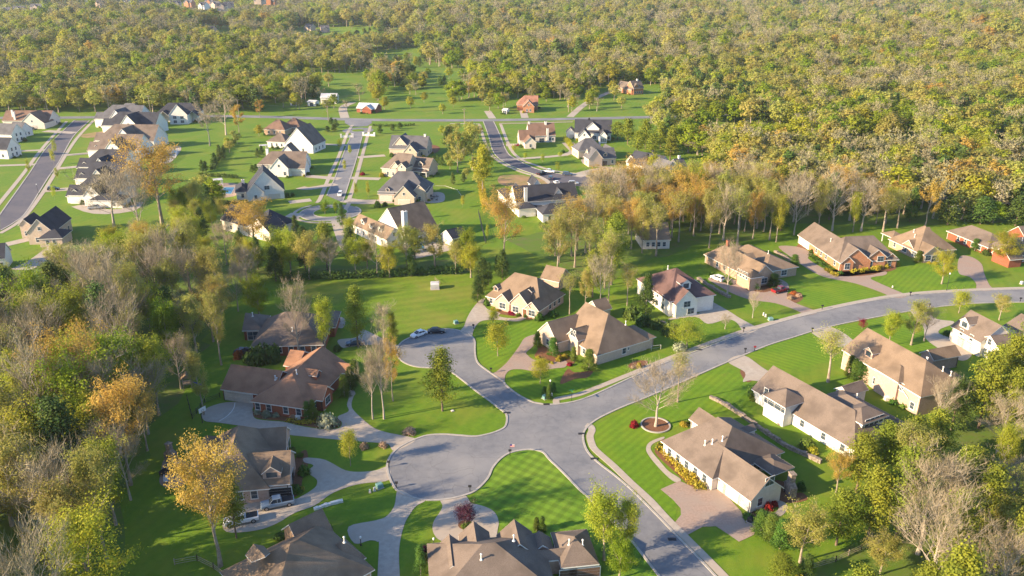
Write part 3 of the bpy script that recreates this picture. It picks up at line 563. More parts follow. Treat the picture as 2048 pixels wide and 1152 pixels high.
house('two storey white house with dark brown roof, partly behind a tall spruce', z6, 'white_wall', 'plum_roof', [
 D_(A=(65, 560), B=(330, 742), C=(560, 605), h=5.0, s=.6, ends='hh', ax='y', win='w a .2 .9 4; w a .2 .9 4 3.4; W b .1 .4 1'),
 D_(A=(288, 690), B=(368, 770), C=(500, 702), h=4.6, s=.95, ends='gg', win='W b .3 .7 1 3.0; W b .5 .9 1 .7'),
 D_(A=(480, 640), B=(565, 600), W=6, h=4.6, s=.8, ends='gg', ax='y', win='W a .2 .8 1')], dormers=[(0, 'b', .45, 2.5, 3.0, 1.8)], vents=[(0, .5, .3)], wm2='trim')
house('stone house with hip roof, three front gables and two tiny dormers', z5, 'pink_brick', 'tan_roof', [
 D_(A=(268, 322), B=(652, 415), C=(800, 303), s=.88, ends='hh', hi=5.2, win='w a .03 .12 1; w b .1 .9 4'),
 D_(A=(340, 345), B=(442, 368), W=7, sh=(0, -1.0), s=.95, ends='gg', ax='y', win='W a .2 .8 1'),
 D_(A=(442, 365), B=(572, 396), W=8, sh=(0, -.4), h=3.8, s=1.05, ends='gg', ax='y', win='W a .1 .45 1; d a .72 .85 1'),
 D_(A=(566, 394), B=(655, 416), W=6, sh=(0, -1.6), s=.95, ends='gg', ax='y', win='W a .2 .8 1'),
 D_(A=(690, 200), B=(790, 245), W=7, s=.8, ends='gg', sh=(-1.5, 1))], dormers=[(0, 'a', .12, 1.3, 1.5), (0, 'a', .72, 2.2, 1.5)], trim='trim')
house('tan brick house with half timbered gables and golden shrubs, at the street corner', z5, 'cream_brick', 'tan_roof', [
 D_(A=(800, 588), B=(1062, 745), C=(1412, 632), s=.80, ends='gh', hi=6.2, win='w b .5 .56 1; s b .6 .64 1 1.6; w a .55 .95 2'),
 D_(A=(765, 650), B=(975, 600), D=(648, 572), s=.95, ends='gg', h=3.6, win='w d .2 .8 1'),
 D_(A=(1062, 745), B=(1412, 632), W=8, s=.55, ends='hh', sh=(2.5, .02)),
 D_(A=(920, 640), B=(1010, 612), W=4.0, sh=(0, -.1), h=4.6, s=1.0, ends='gg', win='W d .2 .8 1 4.6'),
 D_(A=(1060, 430), B=(1165, 415), W=5, h=3.4, s=.8, ends='gg')], vents=[(0, .8, .7)])
house('red brick house with long brown roof, beside the basketball hoop', z4, 'red_brick', 'warm_roof', [
 D_(A=(405, 918), B=(815, 975), C=(1140, 650), s=.62, ends='hg', ax='y', hi=6.5, win='w a .04 .12 1; w a .24 .34 1; w a .56 .66 1; w a .8 .9 1; W b .1 .25 1; w b .8 .95 1'),
 D_(A=(165, 828), B=(560, 872), W=9.5, s=.72, ends='gg', win='g a .06 .2 1; G a .24 .56 1'),
 D_(A=(900, 905), B=(975, 830), W=6, h=3.2, s=.85, ends='gg', ax='y', sh=(0, -1.2), win='W a .2 .8 1'),
 D_(A=(1100, 700), B=(1145, 655), W=6, h=3.4, s=.8, ends='gg', ax='y', sh=(0, -1), win='W a .2 .8 1'),
 D_(A=(590, 700), B=(710, 690), W=7, h=3.2, s=.6, ends='gg', sh=(0, 3))], dormers=[(0, 'b', .5, 2.2, 2.2), ], vents=[(1, .95, .3), (0, .2, .3), (0, .55, .35)], gar='garage')
house('brown roofed brick house shaded by tall trees, left of the upper turning circle', z4, 'red_brick', 'taupe_roof', [
 D_(A=(400, 500), B=(940, 485), W=17, s=.62, ends='hh', hi=7, win='w a .3 .95 4; w d .2 .8 2'),
 D_(A=(332, 380), B=(470, 372), W=9, s=.6, ends='gh', win='p a .2 .8 1'),
 D_(A=(860, 360), B=(1030, 350), W=10, s=.6, ends='hh', ax='y', win='w a .2 .8 2')], vents=[(0, .55, .2), (1, .4, .4)], wm2='doorwood')
house('grey brown brick house with pyramid roof and open garage, beside the two parked pickups', z3, 'pink_brick', 'tan_roof', [
 D_(A=(290, 600), B=(770, 560), C=(770, 215), s=.9, h=3.4, ends='hh', ax='y', hi=6, win='w a .1 .9 4'),
 D_(A=(520, 560), B=(905, 535), W=9.5, h=3.6, s=.75, ends='gg', win='p b .1 .9 1; d b .5 .55 1; G a .62 .98 1'),
 D_(A=(600, 355), B=(880, 335), W=8, h=3.6, s=.75, ends='gg', win='W b .1 .9 2'),
 D_(A=(290, 420), B=(420, 400), W=9, h=3.3, s=.7, ends='hh')], dormers=[(1, 'a', .72, .6, 3.2, 1.4)], gar='darkmetal', wm2='trim')  # near-black door panels stand in for the shade inside the open garage
house('large brown hip roofed house cut by the bottom edge, left of the long drive', z3, 'tan_brick', 'tan_roof', [
 D_(A=(480, 1115), B=(1120, 800), C=(1440, 1100), s=.7, h=3.3, ends='hh', hi=8, win='w c .2 .8 3; W b .2 .9 3'),
 D_(A=(885, 850), B=(1060, 735), C=(1148, 862), h=3.4, s=.9, ends='gg', sh=(0, 0), ax='x', win='w b .2 .8 1'),
 D_(A=(1180, 960), B=(1300, 890), C=(1370, 1030), h=3.3, s=.8, ends='hh', sh=(-1, 0))], dormers=[(0, 'a', .2, 5, 2.6, 1.5)], vents=[(0, .9, .7)])
house('sprawling house with many gables cut by the bottom edge, behind the round court', zc, 'pink_brick', 'taupe_roof', [
 D_(A=(345, 1190), B=(1290, 1090), C=(1130, 660), s=.66, h=3.6, ends='hh', hi=8, win='w a .1 .9 5'),
 D_(A=(1372, 925), B=(1615, 850), C=(1462, 632), h=3.5, s=.7, ends='hh', ax='y', hi=4.5, win='g a .02 .3 1; G a .38 .95 1; w b .2 .8 2'),
 D_(A=(590, 900), B=(800, 860), C=(760, 640), h=3.6, s=.95, ends='gg', ax='y', win='W c .2 .8 1'),
 D_(A=(400, 1000), B=(590, 960), C=(555, 740), h=3.6, s=1.0, ends='gg', ax='y', win='W c .2 .8 1'),
 D_(A=(900, 860), B=(1140, 800), C=(1090, 640), h=3.8, s=.95, ends='gg', ax='y', win='W c .2 .8 1'),
 D_(A=(1130, 800), B=(1270, 780), C=(1215, 690), h=3.4, s=.8, ends='gg', ax='y', win='w c .2 .8 1'),
 D_(A=(1100, 880), B=(1400, 820), C=(1390, 780), h=3.4, s=.7, ends='gg')], vents=[(0, .72, .55), (0, .42, .35), (1, .3, .4), (1, .7, .35)], gar='garage_d')
# ---- middle distance
def mh(label, z, wm, rm, wings, **k):
    for q in wings: q['s'] = q.get('s', .62)*1.12; q['h'] = q.get('h', 3.2)*1.06
    return house(label, z, wm, rm, wings, near=False, **k)
stB = math.atan2(*(G(713, 314)-G(698, 362)).yx)-math.pi/2
stA = math.atan2(*(G(118, 322)-G(53, 422)).yx)-math.pi/2
GB = 'white gabled houses along the middle street'; GA = 'dark roofed houses along the left street'
mh('white house with half lit brown roof, chimney and pool terrace, below the small turning circle', zB, 'white_wall', 'tan_roof', [
 D_(A=(155, 765), B=(385, 870), C=(497, 853), s=.9, h=3.6, ends='gg', win='w a .05 .95 5; W b .2 .8 1; u b .3 .7 1'),
 D_(A=(300, 775), B=(505, 845), W=15, s=.8, h=4.2, ends='gg', ax='y', win='W a .5 .9 1; w b .1 .9 3'),
 D_(A=(500, 815), B=(600, 780), W=7, s=.8, h=4.5, ends='gg', ax='y', win='W a .2 .8 1; w b .2 .8 2')], dormers=[(0, 'a', .25, .8, 2.2), (0, 'a', .75, .8, 2.2), (0, 'a', .5, .6, 1.5)], chims=[(1, .98, .1, 1.6, 1.6, .4)])
mh('small white pool house with dark gable roof, right of the pool terrace', zB, 'white_wall', 'dark_roof', [D_(A=(828, 866), B=(924, 843), W=6.5, s=.6, h=3, ends='gg', win='p a .1 .9 2')], name='pool_house', cat='pool house')
mh('grey roofed house with board front gable and two garages, right of the middle street', zB, 'cream_brick', 'grey_roof', [
 D_(A=(328, 545), B=(655, 552), W=15, h=4.2, s=.8, ends='hh', ax='x', win='W a .05 .3 1; w a .85 .95 1'),
 D_(A=(432, 585), B=(570, 585), W=12, h=3.6, s=.95, ends='gg', ax='y', win='G a .05 .95 1; u a .35 .65 1'),
 D_(A=(330, 560), B=(430, 565), W=8, h=3.4, s=.7, ends='hh', win='G a .1 .9 1'),
 D_(A=(570, 540), B=(640, 545), W=9, h=5, s=.9, ends='gg', ax='y', win='w a .2 .8 1'), D_(A=(630, 520), B=(668, 520), W=6, h=3, s=.5, ends='hh', porch=1)], dormers=[(2, 'a', .6, .5, 1.6)], chims=[(0, .3, .6, .9, .9, .6)], gar='garage')
mh('pale house with brown hip roof, middle of the row right of the middle street', zB, 'cream_brick', 'taupe_roof', [
 D_(A=(350, 385), B=(520, 402), W=12, h=4.2, s=.9, ends='hg', win='w a .1 .9 3'), D_(A=(530, 385), B=(680, 388), W=9, h=4.2, s=.75, ends='gg', win='W a .1 .9 2'),
 D_(A=(395, 400), B=(490, 402), W=9, h=3.8, s=1.0, ends='gg', ax='y', win='w a .1 .9 2'), D_(A=(455, 385), B=(515, 388), W=6, h=5.4, s=.8, ends='gg', ax='y', win='u a .2 .8 1 5.2'), D_(A=(545, 415), B=(660, 418), W=4, h=2.8, s=.3, ends='hh', porch=1)], dormers=[(1, 'a', .55, .6, 2.4)])
mh('white house with slate blue cross gables, farthest in the right row below the round gateway', zB, 'cream_brick', 'grey_roof', [
 D_(A=(402, 255), B=(652, 262), W=13, h=4.2, s=.75, ends='gg', win='w a .8 .95 1; w b .2 .8 2'), D_(A=(410, 255), B=(540, 257), W=12, h=4.0, s=1.0, ends='gg', ax='y', win='u a .35 .65 2; w a .2 .8 2'),
 D_(A=(500, 280), B=(585, 285), W=8, h=3.6, s=1.0, ends='gg', ax='y', win='w a .3 .7 1; u a .4 .6 1')], chims=[(0, .9, .5, 1, 1, .8, 'white_wall')])
mh('white house with steep black roofed gable beside the small swimming pool', zC, 'white_wall', 'dark_roof', [
 D_(A=(385, 690), B=(635, 672), W=13, h=3.8, s=1.0, ends='gg', ax='y', win='w a .15 .35 1; G a .5 .95 1; W a .5 .6 1 4.4; w b .1 .9 3'),
 D_(A=(312, 682), B=(395, 690), W=13, h=3.5, s=.6, ends='hh', ax='y', win='w a .2 .8 1'), D_(A=(385, 690), B=(500, 690), W=8, h=3.6, s=.95, sh=(0, -.6), ends='gg', ax='y', win='w a .3 .7 1')], chims=[(1, .6, .7, 1.2, 1.2, 1.0)])
mh('white house with brown front slopes and porch, middle of the left row', zC, 'white_wall', 'taupe_roof', [
 D_(A=(460, 498), B=(775, 500), W=11, h=3.8, s=.8, ends='hg', win='w b .2 .8 2'), D_(A=(545, 525), B=(660, 530), W=10, h=4.2, s=1.0, ends='gg', ax='y', win='u a .35 .65 1; w a .7 .9 1'),
 D_(A=(662, 525), B=(775, 528), W=8, h=3.8, s=.8, ends='gg', ax='x', win='G a .1 .9 1'), D_(A=(600, 440), B=(720, 440), W=8, h=5, s=1.0, ends='gg', ax='y'), D_(A=(460, 510), B=(520, 512), W=5, h=3, s=.4, ends='hh', porch=1)], chims=[(0, .15, .5, 1.2, 1.2, 1)])
mh('white house with tall plain gable end and tan shed roof, farthest in the left row', zC, 'white_wall', 'taupe_roof', [
 D_(A=(640, 362), B=(830, 372), W=15, h=4.4, s=.95, ends='gg', ax='y', win='w b .1 .9 3; w a .2 .8 2'), D_(A=(520, 345), B=(650, 350), W=11, h=3.4, s=.6, ends='hh', win='w a .1 .9 3')])
mh('brown hip roofed house behind bare trees beside the back road', zC, 'tan_brick', 'brown_roof', [D_(A=(500, 262), B=(640, 268), W=12, h=3.4, s=.7, ends='hh', win='w a .1 .9 3'), D_(A=(620, 245), B=(745, 250), W=11, h=3.4, s=.7, ends='hh', win='w a .1 .9 2')])
mh('tan and dark roofed house hidden behind the big orange tree', zC, 'painted_brick', 'dark_roof', [
 D_(A=(540, 965), B=(655, 930), W=12, h=3.6, s=.6, ends='gg', win='w a .1 .9 2'), D_(A=(255, 860), B=(345, 930), W=10, h=4, s=.8, ends='gg', win='w a .2 .8 2'), D_(A=(340, 920), B=(560, 930), W=13, h=3.8, s=.7, ends='hh', win='w a .1 .9 3')])
mh('large white house with steep black gables and rear terrace, left of the yellow trees', zD, 'white_wall', 'dark_roof', [
 D_(A=(300, 835), B=(805, 800), W=11, h=5.4, s=.8, ends='gg', win='w a .62 .97 3'), D_(A=(585, 800), B=(695, 795), W=11, h=5.4, s=1.2, sh=(0, -.8), ends='gg', ax='y', win='u a .4 .6 1'),
 D_(A=(510, 928), B=(805, 922), W=8, h=3.4, s=.6, ends='hg', win='w a .1 .5 2'), D_(A=(212, 800), B=(300, 805), W=14, h=4, s=.5, ends='hh', ax='y'), D_(A=(300, 800), B=(390, 795), W=10, h=5.6, s=1.3, ends='gg', ax='y'),
 D_(A=(440, 700), B=(500, 695), W=8, h=6.2, s=1.3, ends='gg', ax='y'), D_(A=(385, 890), B=(520, 885), W=6, h=3.2, s=.08, ends='hh', porch=1), D_(A=(225, 860), B=(380, 890), W=7, h=3.4, s=.5, ends='hh')], chims=[(0, .15, .02, 1.2, 1.2, .2)])
mh('pale house with brown roof and white chimneys, inside the curve near the back road', zD, 'painted_brick', 'brown_roof', [
 D_(A=(405, 290), B=(620, 285), W=12, h=4, s=.85, ends='gg', win='p a .3 .65 1; w a .75 .95 2'), D_(A=(370, 350), B=(460, 345), W=8, h=3.4, s=.8, ends='gg', ax='y', win='w a .2 .8 1'), D_(A=(330, 330), B=(450, 320), W=9, h=3.8, s=.9, ends='gg', win='w d .2 .8 2')], chims=[(0, .05, .5, 1, 1, .8, 'white_wall'), (0, .68, .45, 1.2, 1, .8, 'white_wall'), (0, .7, 0, 1.2, 1, -2.2, 'white_wall')])
mh('white house with wide charcoal roof and arched window gable, farthest right beside the back road', zD, 'white_wall', 'dark_roof', [
 D_(A=(780, 262), B=(1080, 268), W=13, h=4.4, s=.85, ends='gg', win='W a .45 .65 1; w a .9 .98 1'), D_(A=(810, 300), B=(905, 302), W=10, h=4.4, s=1.0, ends='gg', ax='y', win='w a .4 .9 2; u a .4 .6 1'),
 D_(A=(985, 290), B=(1045, 292), W=8, h=4.2, s=1.0, ends='gg', ax='y', win='t a .1 .9 3'), D_(A=(712, 262), B=(780, 268), W=8, h=3.4, s=.8, ends='gg', ax='y', win='g a .4 .9 1'), D_(A=(870, 235), B=(980, 232), W=8, h=6.3, s=.8, ends='gg', ax='y')], chims=[(0, .38, .5, 1, 1, .6, 'darkmetal')])
mh('cream house with slate roof and two brown garage doors, above the curved street', zD, 'cream_brick', 'grey_roof', [
 D_(A=(905, 480), B=(1118, 468), W=8, h=3.8, s=.9, ends='gg', win='G a .03 .42 1; g a .46 .7 1; w a .8 .95 1'), D_(A=(815, 415), B=(1020, 400), W=11, h=4.2, s=.8, ends='hh', win='w d .2 .8 2'), D_(A=(850, 455), B=(905, 480), W=7, h=4.2, s=1.1, ends='gg', win='w a .2 .8 1'), D_(A=(1040, 420), B=(1110, 420), W=8, h=4.2, s=.9, ends='gg', ax='y')], dormers=[(0, 'a', .6, .5, 2)], chims=[(1, .95, .5, .8, .8, .4, 'white_wall')], gar='garage_d')
mh('white house with black roof and chimney, half hidden behind a yellow tree', zD, 'white_wall', 'dark_roof', [
 D_(A=(1215, 510), B=(1460, 560), W=11, h=4.2, s=.8, ends='gg', win='w a .1 .9 5'), D_(A=(1195, 500), B=(1290, 510), W=8, h=4.2, s=1.0, ends='gg', ax='y', win='w a .2 .8 2')], chims=[(0, .55, .6, 1, 1, 1, 'darkmetal'), (0, .6, .1, 1, 1, .5, 'darkmetal')])
mh('peach gabled house with white pillared porch among the bare trees', zD, 'painted_brick', 'grey_roof', [
 D_(A=(1500, 620), B=(1650, 600), W=14, h=4.0, s=1.0, ends='gg', ax='y', win='w a .3 .7 2'), D_(A=(1455, 640), B=(1530, 640), W=8, h=3.6, s=.5, ends='hh', win='t a .1 .9 3'), D_(A=(1640, 570), B=(1710, 560), W=9, h=3.8, s=.8, ends='gg', win='w a .2 .8 1')], chims=[(2, .6, .5, 1, 1, 1.2, 'white_wall')])
# left street
mh('tan brick house with steep slate gable roof and low brown wing, below the left street', zA, 'cream_brick', 'dark_roof', [
 D_(A=(165, 972), B=(292, 945), Lx=8.5, W=17, h=4.6, s=.95, ends='gg', ax='y', win='w a .2 .8 2; u a .35 .65 1; w b .1 .9 4'), D_(A=(120, 915), B=(210, 900), W=9, h=5, s=.9, ends='gg', ax='y', win='w a .2 .8 1'), D_(A=(268, 1000), B=(410, 1003), W=9, h=3.2, s=.45, ends='hh', win='w a .2 .8 2')], ang=R(8), gar='garage')
hlab = ['low white house with dark garage door and grey pickup, nearest in its row', 'white house with black front gable, second in the dark roofed row', 'white house with steep navy gable roof, third in the dark roofed row', 'house with broad brown roof over a white gable, fourth in the dark roofed row', 'house with wide taupe hip roof, fifth in the dark roofed row', 'white house with long black roof beside the building site, sixth in the dark roofed row', 'two level white house with charcoal pyramid roof, last in the dark roofed row']
for i, (x, y, wd, dp, rm, lf) in enumerate([(465, 705, 330, 12, 'dark_roof', 3.4), (520, 590, 300, 10, 'dark_roof', 4.2), (535, 515, 300, 12, 'dark_roof', 4.2), (605, 400, 330, 12, 'taupe_roof', 4.0), (650, 335, 390, 13, 'taupe_roof', 4.2), (700, 235, 350, 12, 'dark_roof', 4.6), (650, 190, 290, 13, 'grey_roof', 5.2)]):
    wg = [D_(A=(x, y), B=(x+wd, y+6), W=dp+3, h=lf+.5, s=.8, ends='hg', win='w a .6 .95 2'), D_(A=(x+.32*wd, y+6), B=(x+.68*wd, y+8), W=dp+2, h=lf+.8, s=1.0, ends='gg', ax='y', sh=(0, -.8), win='u a .35 .65 1'),
          D_(A=(x, y+2), B=(x+.34*wd, y+5), W=8, h=lf-.2, s=.8, ends='gg', sh=(0, -1.5), win=('G a .2 .9 1' if i == 0 else 'w a .2 .8 1'))]
    if i == 0: wg.append(D_(A=(x+.35*wd, y+50), B=(x+1.15*wd, y+30), W=7, h=3.2, s=.45, ends='hh', win='w a .6 .9 1'))
    if i == 6: wg.append(D_(A=(x+.45*wd, y-40), B=(x+1.0*wd, y-38), W=10, h=6, s=.9, ends='hh', win='W a .1 .6 2 4.2'))
    mh(hlab[i], zA, 'white_wall', rm, wg, dormers=[(2, 'a', .5, .5, 2.0)] if i < 4 else (), group=GA, gar='garage_d')
mh('white house with rows of tall windows and two covered porches, beside the back road', zA, 'white_wall', 'dark_roof', [
 D_(A=(1065, 150), B=(1340, 148), W=12, h=6, s=.75, ends='hh', win='w a .35 .7 4 1; w a .35 .7 4 3.8'), D_(A=(1145, 165), B=(1265, 165), W=9, h=6, s=1.0, ends='gh', ax='y', win='W a .1 .9 2 3.6; W a .1 .9 2 .9'),
 D_(A=(1065, 185), B=(1155, 185), W=7, h=3.6, s=.8, ends='gg', ax='y', porch=1), D_(A=(1270, 175), B=(1340, 175), W=7, h=4.2, s=.8, ends='gg', ax='y', porch=1)], group=GA)
mh('pale house with brown roof and three garages, top of the left column above the street', zA, 'painted_brick', 'brown_roof', [
 D_(A=(15, 205), B=(330, 205), W=13, h=4, s=.7, ends='gg', win='w b .2 .8 2'), D_(A=(145, 220), B=(290, 225), W=11, h=3.6, s=.75, ends='gg', ax='y', win='G a .08 .92 1; u a .4 .6 1')], chims=[(0, .2, .2, 1, 1, .8, 'white_wall'), (0, .27, .05, 1, 1, 0, 'white_wall')], gar='garage')
mh('white house with grey roof and bare side wall, second in the left column', zA, 'white_wall', 'grey_roof', [
 D_(A=(-120, 290), B=(75, 300), W=10, h=5, s=.9, ends='gg', win='w b .2 .8 2; w b .2 .8 2 3.6'), D_(A=(60, 270), B=(135, 275), W=9, h=4, s=.8, ends='gg', win='w b .2 .8 2')])
mh('white house with navy roof at the left edge, third in the left column', zA, 'white_wall', 'dark_roof', [D_(A=(-160, 395), B=(45, 400), W=10, h=5, s=.9, ends='gg', win='w b .2 .8 2; w b .2 .8 2 3.6; w a .7 .95 1')])
mh('white cottage corner at the left edge above the woods', (0, 0, 1), 'white_wall', 'dark_roof', [D_(A=(-14, 516), B=(8, 514), W=8, h=4, s=.8, ends='gg', win='w a .3 .9 1')])
# beyond the back road
full = (680, 0, 2.88)
mh('red brick farmhouse with rust roof and gable, beyond the back road', full, 'orange_brick', 'rust_roof', [D_(A=(1020, 600), B=(1140, 600), W=11, h=4, s=.85, ends='hg', win='w b .2 .8 2'), D_(A=(1055, 612), B=(1118, 612), W=10, h=4.2, s=.9, ends='gg', ax='y', win='w a .2 .8 2; u a .4 .6 1')])
mh('brick house with white gabled front and chimney at the end of the gravel lane', full, 'orange_brick', 'taupe_roof', [D_(A=(1590, 497), B=(1680, 515), W=9, h=4, s=.85, ends='gg', win='w a .2 .8 2; G a .1 .4 1'), D_(A=(1680, 505), B=(1760, 505), W=10, h=5, s=.9, ends='gg', wm2='trim', win='w a .1 .9 4')], chims=[(1, .7, .5, 1.2, 1.2, 1, 'white_wall')])
mh('long low white house in the far field', full, 'cream_brick', 'tan_roof', [D_(A=(645, 492), B=(765, 500), W=8, h=3, s=.25, ends='gg', win='w a .1 .9 5'), D_(A=(720, 478), B=(775, 480), W=7, h=3, s=.4, ends='hh')])
mh('small brick cottage with pale metal roof beyond the back road', full, 'red_brick', 'metal_roof', [D_(A=(95, 620), B=(205, 625), W=10, h=3, s=.5, ends='gg', win='w a .1 .9 3'), D_(A=(130, 625), B=(180, 628), W=8, h=3, s=.6, ends='gg', ax='y', sh=(0, -.7))])
z1 = (0, 0, 2.88)
mh('pale metal barn in the field beyond the back road', z1, 'white_wall', 'metal_roof', [D_(A=(1845, 560), B=(1935, 560), W=10, h=4.5, s=.4, ends='gg', win='p a .2 .5 1')], name='barn', cat='barn')
mh('low farm shed with flat metal roof, left of the metal barn', z1, 'white_wall', 'metal_roof', [D_(A=(1770, 585), B=(1815, 587), W=6, h=3, s=.25, ends='gg', win='p a .2 .8 1')], name='shed', cat='shed')
mh('tiny dark roofed shed left of the utility pole in the far field', z1, 'white_wall', 'dark_roof', [D_(A=(1670, 584), B=(1712, 584), W=6, h=2.8, s=.3, ends='gg', win='p a .2 .8 1')], name='shed', cat='shed')
mh('small white shed beside the farmhouse drive', full, 'white_wall', 'metal_roof', [D_(A=(935, 632), B=(960, 634), W=4, h=2.6, s=.4, ends='gg', win='p a .2 .8 1')], name='shed', cat='shed')
mh('tan house inside the wood, only its roof edge and pale wall seen between trunks', z6, 'painted_brick', 'tan_roof', [D_(A=(105, 240), B=(330, 235), W=11, h=3.5, s=.7, ends='hg', win='w a .1 .9 4')])
mh('grey roofed house in the clearing of the right wood', (1348, 0, 2.88), 'grey_wall', 'dark_roof', [D_(A=(1020, 985), B=(1210, 1005), W=9, h=3.2, s=.6, ends='gg', win='w a .1 .9 3'), D_(A=(1215, 1010), B=(1290, 1012), W=7, h=3, s=.4, ends='gg', win='w a .1 .9 2')])
mh('dark low outbuilding at the edge of the right wood', (1348, 0, 2.88), 'grey_wall', 'dark_roof', [D_(A=(290, 795), B=(350, 797), W=8, h=3, s=.5, ends='gg', win='p a .2 .8 1')], name='outbuilding', cat='outbuilding')
mh('pale blue shed behind the stone house, screened by trees at upper right', z7, 'white_wall', 'metal_roof', [D_(A=(1215, 50), B=(1265, 62), W=4, h=2.4, s=.4, ends='gg', win='p a .2 .8 1')], name='shed', cat='shed')
# ---- far housing estates on the hills
frs = random.Random(7); far_spots = [(x, y) for x, y in [(15, 34), (35, 32), (60, 35), (85, 33), (95, 24), (40, 24), (12, 26), (75, 20), (255, 8), (270, 12), (285, 8), (300, 14), (250, 27), (265, 29), (285, 30), (300, 34), (325, 16), (355, 10), (380, 12), (330, 32), (340, 26), (408, 15), (432, 13), (445, 18), (458, 15), (420, 8), (200, 12), (180, 4), (310, 36), (520, 4), (540, 5)]]
flabs = []
for i, (x, y) in enumerate(far_spots):
    p = G(x, y); 
    for _ in range(3): zt = float(terrain(p.x, p.y)); p = G(x, y, zt)
    p.z = zt; wd = frs.uniform(13, 20); hh = frs.uniform(3.5, 6)
    wm = frs.choice(['pink_brick', 'white_wall', 'cream_brick', 'orange_brick']); rm = frs.choice(['grey_roof', 'dark_roof', 'plum_roof', 'grey_roof'])
    root = empty('house', p, frs.uniform(-.5, .5), 'distant %s house with %s roof on the hillside, estate lot near the sky edge' % ({'pink_brick': 'pink brick', 'white_wall': 'white', 'cream_brick': 'cream', 'orange_brick': 'orange brick'}[wm], {'grey_roof': 'grey', 'dark_roof': 'dark', 'plum_roof': 'brown'}[rm]), 'house', None)
    a, r_ = MB(), MB()
    def PT(l, w_, z): return (l-wd/2, w_-6, z)
    zr_ = roof_geo(r_, PT, wd, 12, hh, 'gg', .8, None)
    for q, (u0, u1) in enumerate([((0, 0), (wd, 0)), ((wd, 0), (wd, 12)), ((wd, 12), (0, 12)), ((0, 12), (0, 0))]):
        pts = [PT(*u0, -3), PT(*u1, -3), PT(*u1, hh)]+([PT((u0[0]+u1[0])/2, 6, zr_-.1)] if q % 2 else [])+[PT(*u0, hh)]; a.poly(pts)
    def P2(l, w_, z): return (w_-wd/2+wd*.25, l-7.5, z)
    roof_geo(r_, P2, 10, wd*.45, hh+.1, 'gg', .95, None); x0_ = -wd/2+wd*.25
    a.poly([(x0_, -7.5, -3), (x0_+wd*.45, -7.5, -3), (x0_+wd*.45, -7.5, hh), (x0_+wd*.225, -7.5, hh+.95*wd*.225-.1), (x0_, -7.5, hh)]); a.poly([(x0_, -7.5, -3), (x0_, -5, -3), (x0_, -5, hh), (x0_, -7.5, hh)]); a.poly([(x0_+wd*.45, -7.5, -3), (x0_+wd*.45, -5, -3), (x0_+wd*.45, -5, hh), (x0_+wd*.45, -7.5, hh)])
    a.build('wall', wm, root); r_.build('roof', [rm, 'trim', rm], root)
    for q in range(2):
        names, fm, pm, sz = win_mesh('W', False); o = bpy.data.objects.new('window', fm); C.objects.link(o); o.parent = root; o.location = (-wd*.38+q*wd*.78, -6.03, 1)
    root['lot'] = i; flabs.append((x, y, root))
for (x, y, wm, rm, lab) in [(620, 60, 'white_wall', 'metal_roof', 'white farmhouse in the far clearing at upper centre'), (650, 62, 'white_wall', 'dark_roof', 'dark roofed farmhouse right of the white one in the far clearing'), (420, 66, 'orange_brick', 'rust_roof', 'low rust roofed house in the far clearing at upper left'),
     (1455, 4, 'white_wall', 'metal_roof', 'white building on the skyline at upper centre right'), (1625, 5, 'orange_brick', 'rust_roof', 'long rust roofed building on the far hill at upper right'), (1690, 13, 'white_wall', 'dark_roof', 'white house with dark roof on the far hill, right of the rust roofed building'),
     (1755, 35, 'white_wall', 'grey_roof', 'first white house of the far row at upper right, leftmost'), (1767, 40, 'cream_brick', 'grey_roof', 'second pale house of the far row at upper right'), (1780, 44, 'white_wall', 'taupe_roof', 'third pale house of the far row at upper right, rightmost'),
     (1985, 64, 'white_wall', 'grey_roof', 'small white house near the right edge of the far wood'), (2035, 60, 'white_wall', 'tan_roof', 'larger white house at the right edge of the far wood'), (1340, 30, 'grey_wall', 'dark_roof', 'lone grey house deep in the far wood')]:
    p = G(x, y)
    for _ in range(3): zt = float(terrain(p.x, p.y)); p = G(x, y, zt)
    src = flabs[frs.randrange(len(far_spots))][2]; c_ = copy_tree(src); c_.location = (p.x, p.y, zt); c_['label'] = lab; del c_['lot']; c_.rotation_euler.z = frs.uniform(-.6, .6)
    flabs.append((x, y, c_))
fl_only = [f for f in flabs if 'lot' in f[2].keys()]
bylab = {}
for x, y, o in sorted(fl_only, key=lambda t: t[0]): bylab.setdefault(o['label'], []).append(o)
ORD = ['leftmost', 'second from left', 'third from left', 'fourth from left', 'fifth from left', 'sixth from left', 'seventh from left', 'eighth from left', 'ninth from left', 'tenth from left']
for lab, os_ in bylab.items():
    for j, o in enumerate(os_): o['label'] = lab.replace('estate lot near the sky edge', '%s so coloured' % (ORD[j] if len(os_) > 1 else 'only one')); o['group'] = 'houses of the far hillside estate'; del o['lot']
